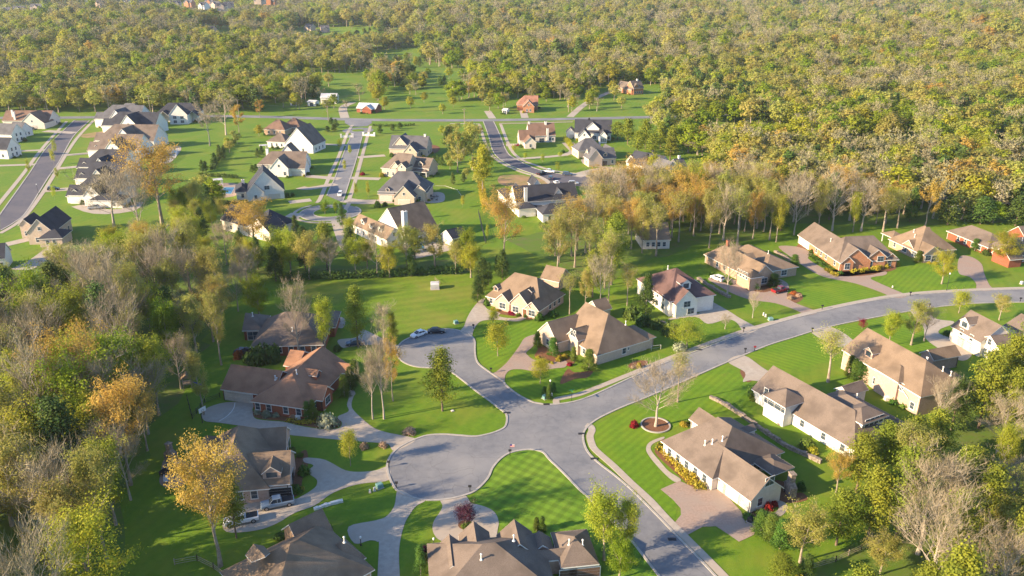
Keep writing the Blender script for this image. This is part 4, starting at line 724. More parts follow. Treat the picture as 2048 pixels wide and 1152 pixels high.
# ================================================================ TREES
def np_mesh(name, V, nper, mat, extra=None):
    """V (N*nper,3) -> N faces with nper corners"""
    me = bpy.data.meshes.new(name); n = len(V); nf = n//nper
    me.vertices.add(n); me.vertices.foreach_set('co', np.ascontiguousarray(V, dtype=np.float32).ravel())
    me.loops.add(n); me.loops.foreach_set('vertex_index', np.arange(n, dtype=np.int32))
    me.polygons.add(nf); me.polygons.foreach_set('loop_start', np.arange(0, n, nper, dtype=np.int32))
    me.update(calc_edges=True); me.validate()
    for q in (mat if isinstance(mat, (list, tuple)) else [mat]): me.materials.append(M[q])
    return me
def unit(v): return v/(np.linalg.norm(v, axis=1)[:, None]+1e-6)
def leaves(rs, cen, sig, cnt, size, up=.0, thin=1.0, c0=None):
    jit = .62 if size < .6 else .36
    cen = np.repeat(cen, cnt, 0); n = len(cen); off = rs.normal(0, 1, (n, 3)); p = cen+off*np.asarray(sig)
    if c0 is None: c0 = cen.mean(0)*[1, 1, .8]
    nr = unit(p-c0)*.75+unit(off)*.55+rs.normal(0, jit, (n, 3)); nr[:, 2] += .12; nr = unit(nr)     # leaves face outwards from their spray
    a = unit(np.cross(nr, rs.normal(0, 1, (n, 3)))); b = np.cross(nr, a)
    s = (size*rs.uniform(.55, 1.35, n))[:, None]*.5; a = a*s; b = b*s*thin
    return np.stack([p-a-b*.6, p+a*.3-b, p+a+b*.6, p-a*.3+b], 1).reshape(-1, 3)
def twigs(rs, cen, cnt, ln, wd, c0, upb=.55):
    cen = np.repeat(cen, cnt, 0); n = len(cen); p = cen+rs.normal(0, .35, (n, 3))
    d = (cen-c0); d /= np.linalg.norm(d, axis=1)[:, None]+1e-6; d = d*.7+rs.normal(0, .55, (n, 3)); d[:, 2] += upb; d /= np.linalg.norm(d, axis=1)[:, None]+1e-6
    s = np.cross(d, rs.normal(0, 1, (n, 3))); s /= np.linalg.norm(s, axis=1)[:, None]+1e-6
    L = (ln*rs.uniform(.5, 1.3, n))[:, None]
    return np.stack([p-s*wd, p+s*wd, p+d*L], 1).reshape(-1, 3)
def tree_meshes(kind, seed, lod, H=18.0):
    rnd = random.Random(seed*31+7); rs = np.random.RandomState(seed*17+3); tb = MB()
    hi = lod == 0; k = {0: 1.5, 1: .5, 2: .13}[lod]; sz = {0: .8, 1: 1.4, 2: 2.5}[lod]
    bark = 'bark_d' if kind in ('cedar', 'pine') else 'bark'
    if kind in ('cedar', 'pine', 'arbor', 'spruce'):
        lean = rnd.uniform(-.3, .3)
        tb.tube([(0, 0, -.4), (lean*.3, 0, H*.3), (lean, .1, H*.93)], [.30, .22, .04], 6 if hi else 4)
        if kind == 'arbor': Rr, z0, ex, nc, sg, sl, ct, ml = 2.6, .02, .62, 150, .5, .42, 30, 'shrub'
        elif kind == 'spruce': Rr, z0, ex, nc, sg, sl, ct, ml = 4.2, .10, .95, 170, .6, .42, 26, 'cedar'
        elif kind == 'cedar': Rr, z0, ex, nc, sg, sl, ct, ml = 3.9, .10, .60, 170, .65, .40, 28, 'cedar'
        else: Rr, z0, ex, nc, sg, sl, ct, ml = 4.6, .22, .48, 170, .75, .40, 26, 'pine'
        t = rs.uniform(0, 1, nc)**.85; az = rs.uniform(0, 2*np.pi, nc); lob = 1+.22*np.sin(az*3+seed)+.18*np.sin(az*2+t*9+seed*2)
        low = np.clip((t+.12)/.28, .45, 1) if kind != 'arbor' else 1
        r = Rr*(1-t)**ex*lob*low*rs.uniform(.55, 1.05, nc)
        if kind == 'pine': r *= (.75+.35*np.sin(t*26+seed))
        cen = np.stack([r*np.cos(az), r*np.sin(az), H*(z0+(1-z0)*t)], 1)
        if hi and kind != 'arbor':
            for i in range(0, nc, 4):
                c = cen[i]; tb.tube([(0, 0, c[2]-.25*abs(r[i])-.2), tuple(c)], [.06, .02], 3, cap=False)
        V = leaves(rs, cen, (sg, sg, sg*.75), max(3, int(ct*k*1.1)), sl*sz, .35)
        if k < 1: V = V
        return tb.mesh('trunk', bark), np_mesh('crown', V, 4, ml)
    # broad-leaved skeleton
    P = {'bare': (6.0, .30), 'bud': (6.0, .30), 'olive': (5.6, .28), 'fresh': (6.2, .16), 'yellow': (5.2, .24), 'young': (6.5, .22), 'tall': (3.6, .5), 'redleaf': (7, .2), 'plum': (8, .2), 'orange': (6, .2), 'blossom': (7.5, .08)}[kind]
    Rr, cb = P[0]*rnd.uniform(.85, 1.15), P[1]+rnd.uniform(-.04, .05)
    tw = [Vector((0, 0, -.4))]; nseg = 6
    bx, by = rnd.uniform(-.9, .9), rnd.uniform(-.9, .9)
    for i in range(1, nseg+1): t = i/nseg; tw.append(Vector((bx*t*t+rnd.uniform(-.18, .18), by*t*t+rnd.uniform(-.18, .18), H*.86*t)))
    r0 = .34*rnd.uniform(.8, 1.2)*(1 if kind != 'young' else .7); tr = [r0*(1-.85*(i/nseg)**.8) for i in range(nseg+1)]; tr[0] *= 1.25
    tb.tube(tw, tr, 7 if hi else 4)
    tips = []; nl = 15 if hi else 8
    for i in range(nl):
        t = cb+(.93-cb)*(i+rnd.random()*.8)/nl; q = t*nseg/.86*.86; j = min(int(q), nseg-1); base = tw[j].lerp(tw[j+1], q-j); az = i*2.4+rnd.uniform(-.5, .5)
        prof = math.sin(math.pi*min(1, (t-cb)/(1-cb)*.72+.25))**.8; L = Rr*prof*rnd.uniform(.8, 1.15); el = rnd.uniform(.45, .9)+.45*t
        pts = [base]; d = Vector((math.cos(az)*math.cos(el), math.sin(az)*math.cos(el), math.sin(el)))
        ll = L/max(.35, math.cos(el))*.75; ll = min(ll, L*1.5)
        for s_ in range(1, 5):
            d = (d+Vector((rnd.uniform(-.22, .22), rnd.uniform(-.22, .22), rnd.uniform(-.05, .16)))).normalized(); pts.append(pts[-1]+d*ll/4)
        br = max(.035, tr[j]*.42); tb.tube(pts, [br, br*.75, br*.52, br*.34, br*.14], 5 if hi else 3, cap=False)
        tips += [pts[4], pts[3], pts[2].lerp(pts[3], .5)]
        for s_ in range(6 if hi else 3):
            b0 = pts[1+s_ % 3].lerp(pts[2+s_ % 3], rnd.random()); d2 = (d+Vector((rnd.uniform(-1, 1), rnd.uniform(-1, 1), rnd.uniform(-.2, .7)))).normalized(); l2 = ll*rnd.uniform(.28, .55)
            m_ = b0+d2*l2*.5+Vector((0, 0, rnd.uniform(0, .25))); e_ = b0+d2*l2+Vector((0, 0, rnd.uniform(0, .5)))
            if hi or s_ < 2: tb.tube([b0, m_, e_], [br*.4, br*.24, .015], 3, cap=False)
            tips += [e_, m_]
            if hi and kind in ('bare', 'bud', 'olive', 'tall'):
                for _ in range(2):
                    d3 = (d2+Vector((rnd.uniform(-1, 1), rnd.uniform(-1, 1), rnd.uniform(-.1, .8)))).normalized(); e3 = m_+d3*l2*.6; tb.tube([m_, e3], [.03, .012], 3, cap=False); tips.append(e3)
    tips = np.array([tuple(p) for p in tips]); c0 = np.array([bx*.4, by*.4, H*.5])
    if kind == 'bare':
        nl_ = max(1, int({0: 450, 1: 800, 2: 560}[lod]/len(tips))); V2 = leaves(rs, tips, .8, nl_, {0: .13, 1: .22, 2: .62}[lod]); V2 = V2.reshape(-1, 4, 3)[:, [0, 1, 2]].reshape(-1, 3)
        V = twigs(rs, tips, max(2, int((3600 if hi else 1100 if lod == 1 else 420)/len(tips))), 1.5, {0: .026, 1: .055, 2: .13}[lod], c0); V = np.concatenate([V, V2]) if lod else V; return tb.mesh('trunk', 'bark_p'), np_mesh('crown', V, 3, 'twig_far' if lod == 2 else 'twig')
    fill = lod == 2
    dens = {'bud': (7500, .26, .46), 'olive': (7500, .29, .50), 'fresh': (10000, .33, .62), 'yellow': (8000, .30, .56), 'young': (3800, .45, 1.0), 'tall': (2600, .26, .7), 'redleaf': (3500, .5, 1), 'plum': (3000, .6, 1), 'orange': (3500, .45, 1), 'blossom': (6000, .4, 1.1)}[kind]
    full = kind in ('fresh', 'young', 'yellow', 'blossom', 'redleaf', 'plum', 'orange')
    if full or fill:
        n2 = 70 if not fill else 60; u = rs.normal(0, 1, (n2, 3)); u /= np.linalg.norm(u, axis=1)[:, None]; u *= (rs.uniform(.25, 1, n2)**.45)[:, None]
        zc = H*(cb+(1-cb)*.52); ex = np.stack([u[:, 0]*Rr*.9+bx*.5, u[:, 1]*Rr*.9+by*.5, zc+u[:, 2]*H*(1-cb)*.46], 1); tips = np.concatenate([tips, ex]) if not fill else np.concatenate([tips[::3], ex])
    V = leaves(rs, tips, dens[2]*(1.15 if fill else 1), max(2, int(dens[0]*k*(1.5 if fill else 1)/len(tips))), dens[1]*sz)
    if kind in ('bud', 'olive', 'tall') and lod < 2:
        pass
    ml = {'bud': 'bud', 'olive': 'olive', 'fresh': 'fresh', 'yellow': 'yellow', 'young': 'yellow', 'tall': 'olive', 'redleaf': 'redleaf', 'plum': 'plum', 'orange': 'orange', 'blossom': 'blossom'}[kind]
    return tb.mesh('trunk', bark), np_mesh('crown', V, 4, ml)
TM = {}
def tmesh(kind, var, lod):
    key = (kind, var, lod)
    if key not in TM: TM[key] = tree_meshes(kind, var+sum(map(ord, kind)), lod)
    return TM[key]
NAMES = {'bare': 'bare_tree', 'bud': 'budding_tree', 'olive': 'olive_leaved_tree', 'fresh': 'leafy_tree', 'yellow': 'yellow_green_tree', 'young': 'young_tree', 'tall': 'slender_tree', 'cedar': 'cedar_tree', 'pine': 'pine_tree', 'spruce': 'spruce_tree', 'arbor': 'arborvitae', 'redleaf': 'red_leaved_tree', 'plum': 'purple_leaved_tree', 'orange': 'orange_leaved_tree', 'blossom': 'blossoming_tree'}
tr_rnd = random.Random(11); TREES = []; HAND = []
NVAR = 4
def tree(kind, x, y, H, Wd=None, label=None, group=None, z=0, var=None):
    """H height in metres, Wd crown width in metres"""
    d = math.hypot(x, y); lod = 0 if d < 330 else 1; var = tr_rnd.randrange(NVAR) if var is None else var
    if kind in ('redleaf', 'plum', 'orange', 'blossom', 'spruce', 'young'): var %= 2
    tm, cm = tmesh(kind, var, lod); sz = H/18.0
    base = {'cedar': 7.2, 'pine': 8.2, 'arbor': 4.6, 'spruce': 8, 'tall': 6.5, 'bare': 8.6}.get(kind, 11.0)
    sx = Wd/base if Wd else sz*tr_rnd.uniform(.85, 1.15)
    r = empty(NAMES[kind], (x, y, z), tr_rnd.uniform(0, 6.28), label, NAMES[kind].replace('_', ' '), group); r.scale = (sx, sx, sz)
    for nm, me in (('trunk', tm), ('crown', cm)):
        o = bpy.data.objects.new(nm, me); C.objects.link(o); o.parent = r
    TREES.append((x, y)); return r
def ptree(kind, bx, by, ty, wpx, label, group=None, **k):
    p = G(bx, by); H = max(1.2, height_at(bx, by, ty)); dep = p.y*cP+CAMH*sP
    return tree(kind, p.x, p.y, H, wpx*dep/F, label, group, **k)
# --- trees that can be told apart
for a in [
 ('bare', 746, 838, 716, 46, 'bare white barked tree on the big lawn, left and shorter of the pair'), ('bare', 768, 838, 692, 52, 'bare white barked tree on the big lawn, right and taller of the pair'),
 ('bud', 786, 802, 680, 46, 'budding golden topped tree just behind the bare white pair'), ('pine', 885, 822, 700, 66, 'lone golden topped tree in the middle of the big lawn between both turning circles'),
 ('pine', 716, 694, 576, 50, 'tall dark tree with golden top beside the dark parked sedan'), ('bare', 598, 712, 588, 50, 'tall bare tree with rosy twigs in front of the shaded brown roof'), ('yellow', 652, 708, 596, 52, 'tall yellow green tree right of the rosy bare tree'),
 ('bare', 768, 700, 618, 44, 'bare tree at the left rim of the upper turning circle'), ('pine', 787, 700, 628, 26, 'slim golden conifer at the left rim of the upper turning circle'), ('olive', 443, 730, 604, 56, 'pale olive tree between the wood and the shaded brown house'),
 ('fresh', 519, 632, 556, 58, 'bright green tree behind the shaded brown house'), ('fresh', 342, 720, 604, 66, 'bright green tree standing out of the left wood above the golden one'), ('fresh', 178, 915, 730, 150, 'huge bright lime green tree in the left foreground wood'),
 ('bud', 262, 970, 768, 118, 'orange budding tree right below the huge lime green one'), ('yellow', 318, 830, 672, 96, 'golden round crowned tree at the edge of the left wood'), ('yellow', 172, 790, 664, 118, 'broad yellow tree above the huge lime green one'),
 ('bare', 118, 930, 716, 95, 'large leafless tree with dark leaning trunk left of the huge lime green one'), ('bud', 441, 1132, 904, 124, 'big bright orange tree in front of the pyramid roofed house'), ('pine', 473, 1076, 950, 56, 'thin pine with bare lower trunk beside the white pickup'),
 ('olive', 408, 830, 710, 48, 'pale young tree left of the basketball hoop'), ('young', 701, 932, 862, 38, 'small olive tree on the island lawn left of the lower turning circle'), ('young', 1080, 767, 720, 40, 'small yellow green tree on the corner lawn below the half timbered house'),
 ('young', 996, 712, 648, 50, 'round yellow green tree on the lawn right of the upper turning circle'), ('young', 986, 650, 620, 24, 'faint small tree at the end of the stone house drive'), ('bare', 1311, 853, 744, 88, 'bare spreading tree in a stone edged bed on the corner lawn'),
 ('tall', 1355, 804, 704, 40, 'slender tree with long thin trunk beside the corner lawn bed'), ('tall', 1656, 764, 664, 56, 'leaning thin budding tree left of the peach brick house'), ('yellow', 1776, 692, 622, 46, 'yellow green tree above the peach brick house roof, left of a darker one'),
 ('olive', 1822, 690, 606, 56, 'fuller olive tree above the peach brick house roof'), ('bare', 1848, 682, 622, 36, 'bare white stemmed tree at the grey court beside the olive one'), ('young', 1917, 626, 582, 38, 'small fresh tree on the verge above the pale painted house'), ('olive', 1998, 640, 596, 38, 'golden small tree behind the pale painted house roof'),
 ('redleaf', 1724, 658, 640, 15, 'tiny red leaved tree on the lawn below the main street'), ('bare', 1505, 636, 590, 20, 'small leafless tree in the lawn below the tan brick house'), ('bare', 1454, 590, 498, 42, 'tall thin bare tree beside the white car'), ('bare', 1450, 658, 632, 20, 'little leafless tree near the main street mailbox'),
 ('young', 1374, 692, 650, 60, 'round yellow shrub tree by the sidewalk below the white house'), ('yellow', 1883, 568, 506, 48, 'twin stemmed yellow green tree in front of the arched porch house'), ('yellow', 2006, 530, 470, 66, 'yellow green tree in front of the dark red brick house at the right edge'),
 ('spruce', 1291, 634, 548, 42, 'tall spruce in front of the white two storey house'), ('tall', 1254, 614, 534, 34, 'slim dark tree left of the tall spruce'), ('tall', 1139, 629, 548, 30, 'thin tree with two pale stems right of the stone house'), ('olive', 1171, 612, 545, 34, 'drooping brown tree in the grove right of the stone house'),
 ('bare', 1200, 616, 520, 36, 'bare leaning tree in the grove behind the half timbered house'), ('tall', 1216, 610, 530, 30, 'straight trunked tree at the right end of the grove'), ('yellow', 1208, 1120, 985, 100, 'big yellow tree by the street at the bottom, left stem group'), ('yellow', 1252, 1112, 1002, 66, 'golden yellow tree by the street at the bottom, right of the bigger one'),
 ('fresh', 1238, 1156, 1080, 62, 'small bright green tree at the bottom edge below the yellow one'), ('bud', 1671, 990, 908, 50, 'golden tree with pale trunk at the foot of the hedge wall'), ('plum', 931, 1050, 1014, 38, 'dark purple leaved tree in the middle of the round court'),
 ('cedar', 1902, 860, 758, 56, 'dark green conical cedar behind the peach brick house'), ('bare', 1835, 1108, 935, 105, 'dead pine with white branches in the lower right grove'), ('bare', 1866, 1096, 940, 84, 'grey bare tree leaning right in the lower right grove'), ('bare', 2012, 1040, 940, 96, 'large bare grey tree at the right edge'),
 ('bare', 1875, 870, 768, 46, 'bare tree at the corner of the peach brick house'), ('bare', 1995, 905, 812, 76, 'bare tree with white limbs at the right edge above the grove'), ('pine', 1735, 1078, 940, 84, 'tall yellow green pine in front of the lower right grove'), ('pine', 1672, 1090, 985, 80, 'dense golden pine with leaning trunk in the lower right grove'),
 ('olive', 1600, 1125, 1030, 96, 'wide low yellow tree at the left corner of the lower right grove'), ('pine', 1790, 1080, 900, 88, 'tallest pine in the lower right grove'), ('pine', 1712, 985, 870, 72, 'pine against the long white house end wall'), ('pine', 1760, 965, 850, 76, 'second pine against the long white house end wall'),
 ('pine', 1815, 955, 838, 80, 'broad pine behind the long white house corner'), ('pine', 1862, 930, 822, 70, 'pine below the conical cedar'), ('pine', 1955, 1105, 935, 78, 'bright yellow green tree at right of the lower right grove'), ('pine', 1900, 1070, 900, 70, 'dark pine between the bare trees of the lower right grove'),
 ('yellow', 2000, 960, 850, 60, 'yellow green tree at the right edge'), ('olive', 1985, 1130, 1010, 80, 'olive tree near the path at the bottom right corner'), ('redleaf', 2028, 1165, 1128, 26, 'red leaved small tree at the bottom right corner'), ('olive', 1760, 1150, 1085, 80, 'low golden tree at the bottom edge of the lower right grove'),
 ('pine', 1560, 1165, 1112, 60, 'golden shrub tree at the bottom edge below the arborvitae trio'), ('cedar', 1610, 1160, 1110, 30, 'small dark tree beside the golden shrub tree at the bottom'),
 ('tall', 1357, 484, 385, 40, 'straight pale trunk at the left edge of the back lawns behind the tan brick house'), ('bud', 1387, 472, 372, 48, 'golden tree on the wood edge above the white two storey house'), ('olive', 1418, 496, 392, 46, 'tall leaning tree whose trunk meets the lawn left of the tan brick house'), ('tall', 1474, 491, 380, 44, 'long leaning trunk rising right behind the tan brick house'),
 ('bare', 1446, 480, 385, 48, 'bare tree behind the tan brick house ridge'), ('bud', 1505, 478, 388, 46, 'golden tree between the tan and the orange brick houses'), ('tall', 1539, 480, 385, 40, 'left of two pale trunks beyond the paver drive end'), ('yellow', 1552, 484, 392, 42, 'right of two pale trunks beyond the paver drive end'), ('bare', 1588, 470, 372, 50, 'bare tree left of the orange brick garage wing'), ('olive', 1635, 462, 372, 46, 'olive tree behind the orange brick garage wing'),
 ('bare', 1664, 462, 366, 48, 'white stemmed bare tree behind the orange brick ridge, left'), ('yellow', 1705, 464, 384, 34, 'yellow green tree rising over the orange brick ridge'), ('bare', 1722, 462, 372, 48, 'white stemmed bare tree behind the orange brick ridge, right'), ('tall', 1766, 463, 386, 36, 'leaning trunk in the gap left of the pyramid roofed stone house'), ('tall', 1794, 456, 380, 40, 'second trunk in the gap left of the pyramid roofed stone house'), ('bud', 1850, 452, 372, 52, 'golden branching tree above the pyramid roofed stone house'),
 ('cedar', 1895, 450, 392, 40, 'dark evergreen right of the golden branching tree'), ('cedar', 1960, 448, 395, 46, 'dark evergreen behind the dark red brick house, left'), ('fresh', 1985, 446, 405, 44, 'green round tree behind the dark red brick house'), ('cedar', 2030, 452, 392, 44, 'dark evergreen behind the dark red brick house, right'),
 ('olive', 215, 1130, 935, 110, 'broad olive tree at the lower left corner, nearest the bottom edge fence'), ('yellow', 232, 1050, 880, 96, 'yellow green tree at the lower left wood edge, above the broad olive one'), ('bare', 262, 1000, 860, 70, 'bare tree at the lower left wood edge beside the orange budding one'), ('olive', 150, 1180, 990, 120, 'olive tree cut by the bottom edge in the lower left corner'),
 ('olive', 1284, 506, 410, 46, 'olive tree in front of the house inside the wood, left'), ('tall', 1312, 512, 408, 44, 'slender tree in front of the house inside the wood, right'), ('bud', 1262, 498, 405, 46, 'golden tree left of the house inside the wood'),
 # middle distance
 ('bud', 325, 452, 296, 110, 'giant orange tree in front of the navy roofed houses'), ('bare', 228, 455, 352, 92, 'bare spreading tree in front of the low white house with the pickup'), ('bare', 282, 478, 350, 60, 'tall bare tree between the giant orange tree and the spreading one'), ('bud', 512, 500, 408, 88, 'big orange tree hiding the tan and dark roofed house'),
 ('bare', 420, 292, 212, 44, 'pale bare tree left of the paired big trees at the back road'), ('bare', 452, 270, 198, 52, 'large bare tree with golden twigs at the back road'), ('bud', 478, 265, 216, 34, 'orange budding tree right of the large bare one'), ('bud', 520, 235, 203, 26, 'small bright orange tree beside the back road'),
 ('yellow', 965, 395, 290, 58, 'large yellow green tree between the two middle streets'), ('olive', 915, 345, 268, 50, 'brown green tree left of the large yellow green one'), ('olive', 945, 340, 250, 56, 'broad pale tree behind the large yellow green one'), ('bud', 1008, 525, 404, 70, 'tall golden tree left of the white house terrace'),
 ('olive', 1110, 512, 446, 56, 'golden green tree below the white house wing'), ('yellow', 942, 555, 495, 60, 'bright lime tree at the right end of the field hedge'), ('pine', 655, 540, 448, 50, 'dark thin pine in front of the striped lawn below the turning circle'), ('cedar', 700, 520, 455, 34, 'dark slim conifer right of the thin pine'),
 ('fresh', 650, 428, 405, 20, 'bright green tree on the small island, left one'), ('fresh', 672, 428, 404, 12, 'little green tree on the small island, right one'), ('fresh', 575, 520, 465, 40, 'fresh green tree at the left of the thin pine'), ('yellow', 735, 540, 480, 46, 'yellow tree before the pool terrace'), ('olive', 870, 535, 455, 60, 'golden brown tree before the small pool house'), ('pine', 830, 520, 460, 44, 'dark pine beside the pool terrace'),
 ('bare', 1395, 310, 280, 50, 'bare tree above the peach gabled house'), ('olive', 1372, 425, 330, 66, 'golden tall tree right of the peach gabled house'), ('yellow', 1305, 355, 308, 34, 'yellow tree in front of the half hidden black roofed house'), ('bud', 1210, 420, 340, 84, 'big golden tree right of the white house with black gables')]: ptree(*a); HAND.append(1)
# pines by the far right lot
for i, (x, y, t) in enumerate([(1255, 290, 238), (1290, 298, 240), (1320, 300, 246), (1345, 305, 252), (1275, 308, 262), (1305, 312, 268), (1340, 320, 275), (1235, 280, 245)]):
    ptree('pine', x, y, t, 34, 'bushy pine beside the charcoal roofed white house, %s of the clump' % ORD[i].replace('leftmost', 'first'), 'pines of the clump by the back road')
for i, (x, y, t) in enumerate([(663, 250, 235), (672, 256, 238), (668, 262, 248), (655, 264, 252), (440, 320, 290), (448, 318, 292), (405, 345, 320), (412, 343, 322), (516, 315, 296), (524, 312, 292), (505, 345, 330), (512, 342, 328), (868, 330, 312), (876, 330, 310), (884, 332, 312), (906, 370, 345), (927, 365, 345), (935, 268, 250), (760, 268, 250), (785, 262, 248), (800, 258, 245)]):
    ptree('cedar', x, y, t, 11, 'small conical evergreen %s' % ('beside the turning gate' if i < 4 else 'in the back gardens left of the street' if i < 12 else 'in the gardens right of the street'), 'small garden evergreens')
for i, (x, y, t) in enumerate([(700, 312, 290), (690, 345, 320), (712, 395, 365), (737, 396, 362), (680, 300, 280), (108, 330, 300), (112, 312, 280), (60, 350, 318), (110, 400, 372), (116, 360, 335), (1028, 305, 290), (1050, 320, 305), (1115, 345, 325), (1085, 325, 310), (925, 415, 395), (800, 430, 410), (858, 435, 420), (975, 480, 450), (1120, 315, 305)]):
    ptree('young', x, y, t, 8, 'tiny newly planted street tree, %s' % ('beside the middle street' if i < 5 else 'beside the left street' if i < 10 else 'in the lots right of the middle street'), 'newly planted street trees')
for i, (x, y, t, w_, lab) in enumerate([(689, 793, 752, 15, 'nearest of the three by the red brick house corner'), (702, 780, 737, 15, 'middle of the three by the red brick house corner'), (710, 764, 721, 15, 'farthest of the three by the red brick house corner'), (616, 842, 806, 12, 'left of the two below the red brick wall'), (627, 840, 803, 13, 'right of the two below the red brick wall'),
    (1075, 693, 666, 12, 'left of the half timbered garage gable'), (1106, 712, 678, 15, 'right of the half timbered garage gable'), (1147, 724, 696, 10, 'at the steps of the half timbered house'), (1178, 738, 702, 19, 'wide bright one at the right of the half timbered porch'), (1698, 752, 714, 14, 'leftmost against the peach brick wall'), (1707, 757, 720, 14, 'second against the peach brick wall'), (1717, 761, 726, 15, 'third against the peach brick wall'), (1729, 764, 726, 15, 'rightmost against the peach brick wall'),
    (1522, 1062, 1026, 24, 'left one of the trio at the paver court corner'), (1540, 1082, 1032, 26, 'middle one of the trio at the paver court corner'), (1560, 1097, 1044, 26, 'right one of the trio at the paver court corner'), (1098, 798, 771, 9, 'taller dark one beside the lamp on the corner lawn'), (1107, 784, 767, 8, 'right of the lamp on the corner lawn'), (1089, 790, 775, 8, 'left of the lamp on the corner lawn'),
    (1836, 524, 504, 12, 'at the arched porch, left'), (1843, 520, 501, 10, 'at the arched porch, right'), (1949, 502, 480, 12, 'against the dark red brick wall'), (1073, 1062, 1038, 10, 'left of the two on the striped lawn behind the bottom house'), (1084, 1064, 1036, 10, 'right of the two on the striped lawn behind the bottom house'), (842, 1150, 1095, 16, 'at the left corner of the gabled house at the bottom'), (1505, 578, 558, 15, 'golden, left of the bay window behind the cars'), (1547, 572, 550, 16, 'golden, right of the bay window behind the cars'), (1588, 534, 512, 14, 'dark, on the lawn right of the blue shaded roof')]):
    ptree('arbor', x, y, t-2, w_*1.3, 'columnar arborvitae, '+lab)
# --- woods as zones
def zone(name, poly, spacing, kinds, hr, clear=()):
    W_ = [tuple(p) for p in px2w(poly)]; xs_ = [p[0] for p in W_]; ys_ = [p[1] for p in W_]; out = []
    rr = random.Random(sum(map(ord, name))); y = min(ys_)
    while y < max(ys_):
        x = min(xs_)
        while x < max(xs_):
            px_, py_ = x+rr.uniform(-.42, .42)*spacing, y+rr.uniform(-.42, .42)*spacing
            if bool(inpoly(px_, py_, W_)): out.append((px_, py_, rr.choices([k[0] for k in kinds], [k[1] for k in kinds])[0], rr.uniform(*hr), name))
            x += spacing
        y += spacing*.9
    return out
mixL = [('olive', 42), ('bare', 13), ('bud', 4), ('yellow', 22), ('fresh', 9), ('cedar', 8), ('tall', 5)]
mixR = [('bare', 25), ('olive', 34), ('bud', 13), ('yellow', 17), ('cedar', 11)]
Z = []
Z += zone('left foreground wood', [(-420, 1420), (150, 1420), (225, 1180), (228, 1040), (245, 960), (262, 880), (295, 815), (340, 745), (372, 670), (430, 605), (490, 575), (330, 575), (100, 640), (-300, 700)], 8.1, mixL, (14, 22))
Z += zone('open edge of the left wood', [(245, 960), (262, 880), (295, 815), (340, 745), (372, 670), (430, 605), (490, 575), (505, 605), (470, 640), (440, 690), (410, 750), (375, 790), (320, 860), (290, 960), (285, 1080), (235, 1150)], 9.5, [('olive', 30), ('bare', 30), ('tall', 25), ('fresh', 8), ('bud', 8)], (11, 17))
Z += zone('middle left wood', [(-300, 640), (100, 600), (330, 560), (500, 570), (540, 552), (430, 518), (340, 500), (262, 510), (200, 540), (120, 575), (0, 600), (-300, 620)], 8.5, mixL, (9, 15))
Z += zone('hedge row behind the field', [(430, 508), (560, 530), (700, 540), (900, 528), (940, 540), (925, 552), (760, 556), (600, 560), (545, 566)], 6.6, [('olive', 34), ('cedar', 26), ('yellow', 20), ('bare', 12), ('fresh', 8)], (9, 15))
Z += zone('hedge by the stone house', [(935, 600), (985, 550), (1030, 535), (1035, 548), (990, 580), (955, 612)], 5.0, [('cedar', 9), ('pine', 1)], (6, 11))
Z += zone('grove right of the stone house', [(1125, 600), (1120, 555), (1080, 520), (1240, 510), (1275, 540), (1250, 605), (1180, 600)], 8.2, [('tall', 45), ('olive', 15), ('bare', 25), ('pine', 10)], (14, 20))
Z += zone('central wood', [(1170, 470), (1175, 440), (1200, 428), (1240, 440), (1410, 395), (1440, 470), (1400, 485), (1280, 522), (1240, 508), (1080, 520), (1090, 508)], 8.0, [('bud', 22), ('olive', 30), ('bare', 28), ('yellow', 16), ('tall', 10)], (13, 19))
Z += zone('right hand wood', [(1185, 412), (1240, 440), (1440, 478), (1510, 482), (1572, 468), (1600, 440), (1690, 452), (1790, 446), (1900, 440), (2050, 444), (2150, 452), (2250, 380), (2200, 345), (1900, 335), (1700, 330), (1500, 310), (1430, 318), (1420, 360), (1400, 400), (1300, 408)], 8.8, mixR, (13, 19))
Z += zone('lower right grove', [(1630, 1130), (1680, 1060), (1760, 1010), (1810, 920), (1870, 905), (1960, 810), (2080, 780), (2400, 800), (2400, 1350), (1700, 1350), (1690, 1210)], 8.2, [('pine', 60), ('olive', 20), ('bare', 8), ('fresh', 5), ('cedar', 7)], (13, 19))
Z += zone('lots beyond the back road', [(540, 228), (560, 205), (760, 200), (980, 190), (1240, 185), (1290, 228)], 26, [('yellow', 30), ('olive', 20), ('fresh', 15), ('bare', 15)], (8, 13))
Z += zone('garden slope behind the left row', [(420, 300), (470, 262), (560, 262), (520, 300), (470, 340), (430, 350)], 17, [('cedar', 3), ('olive', 3), ('yellow', 2)], (4, 8))
Z += zone('plots below the turning circle', [(590, 450), (700, 450), (720, 520), (600, 530), (560, 500)], 14, [('olive', 3), ('yellow', 2), ('cedar', 2), ('bare', 2)], (7, 13))
Z += zone('gardens left of the big orange tree', [(350, 400), (450, 410), (450, 470), (350, 500)], 8, [('olive', 4), ('yellow', 3), ('cedar', 2), ('fresh', 2)], (8, 14))
Z += zone('rough ground between the middle streets', [(880, 270), (950, 262), (985, 330), (1000, 360), (960, 380), (900, 350)], 9, [('olive', 40), ('bare', 20), ('cedar', 20), ('yellow', 10)], (5, 10))
def blocked(x, y, pad=0):
    for lst in FOOT:
        for ang, org, A, d, n, L, W in lst:
            v = Vector((x, y))-org; ca, sa = math.cos(-ang), math.sin(-ang); q = Vector((v.x*ca-v.y*sa, v.x*sa+v.y*ca))-A
            if -pad < q.dot(d) < L+pad and -pad < q.dot(n) < W+pad: return True
    return False
HN = list(TREES)
Z = [t for t in Z if not blocked(t[0], t[1], 1.5) and all((t[0]-a)**2+(t[1]-b)**2 > 30 for a, b in HN)]
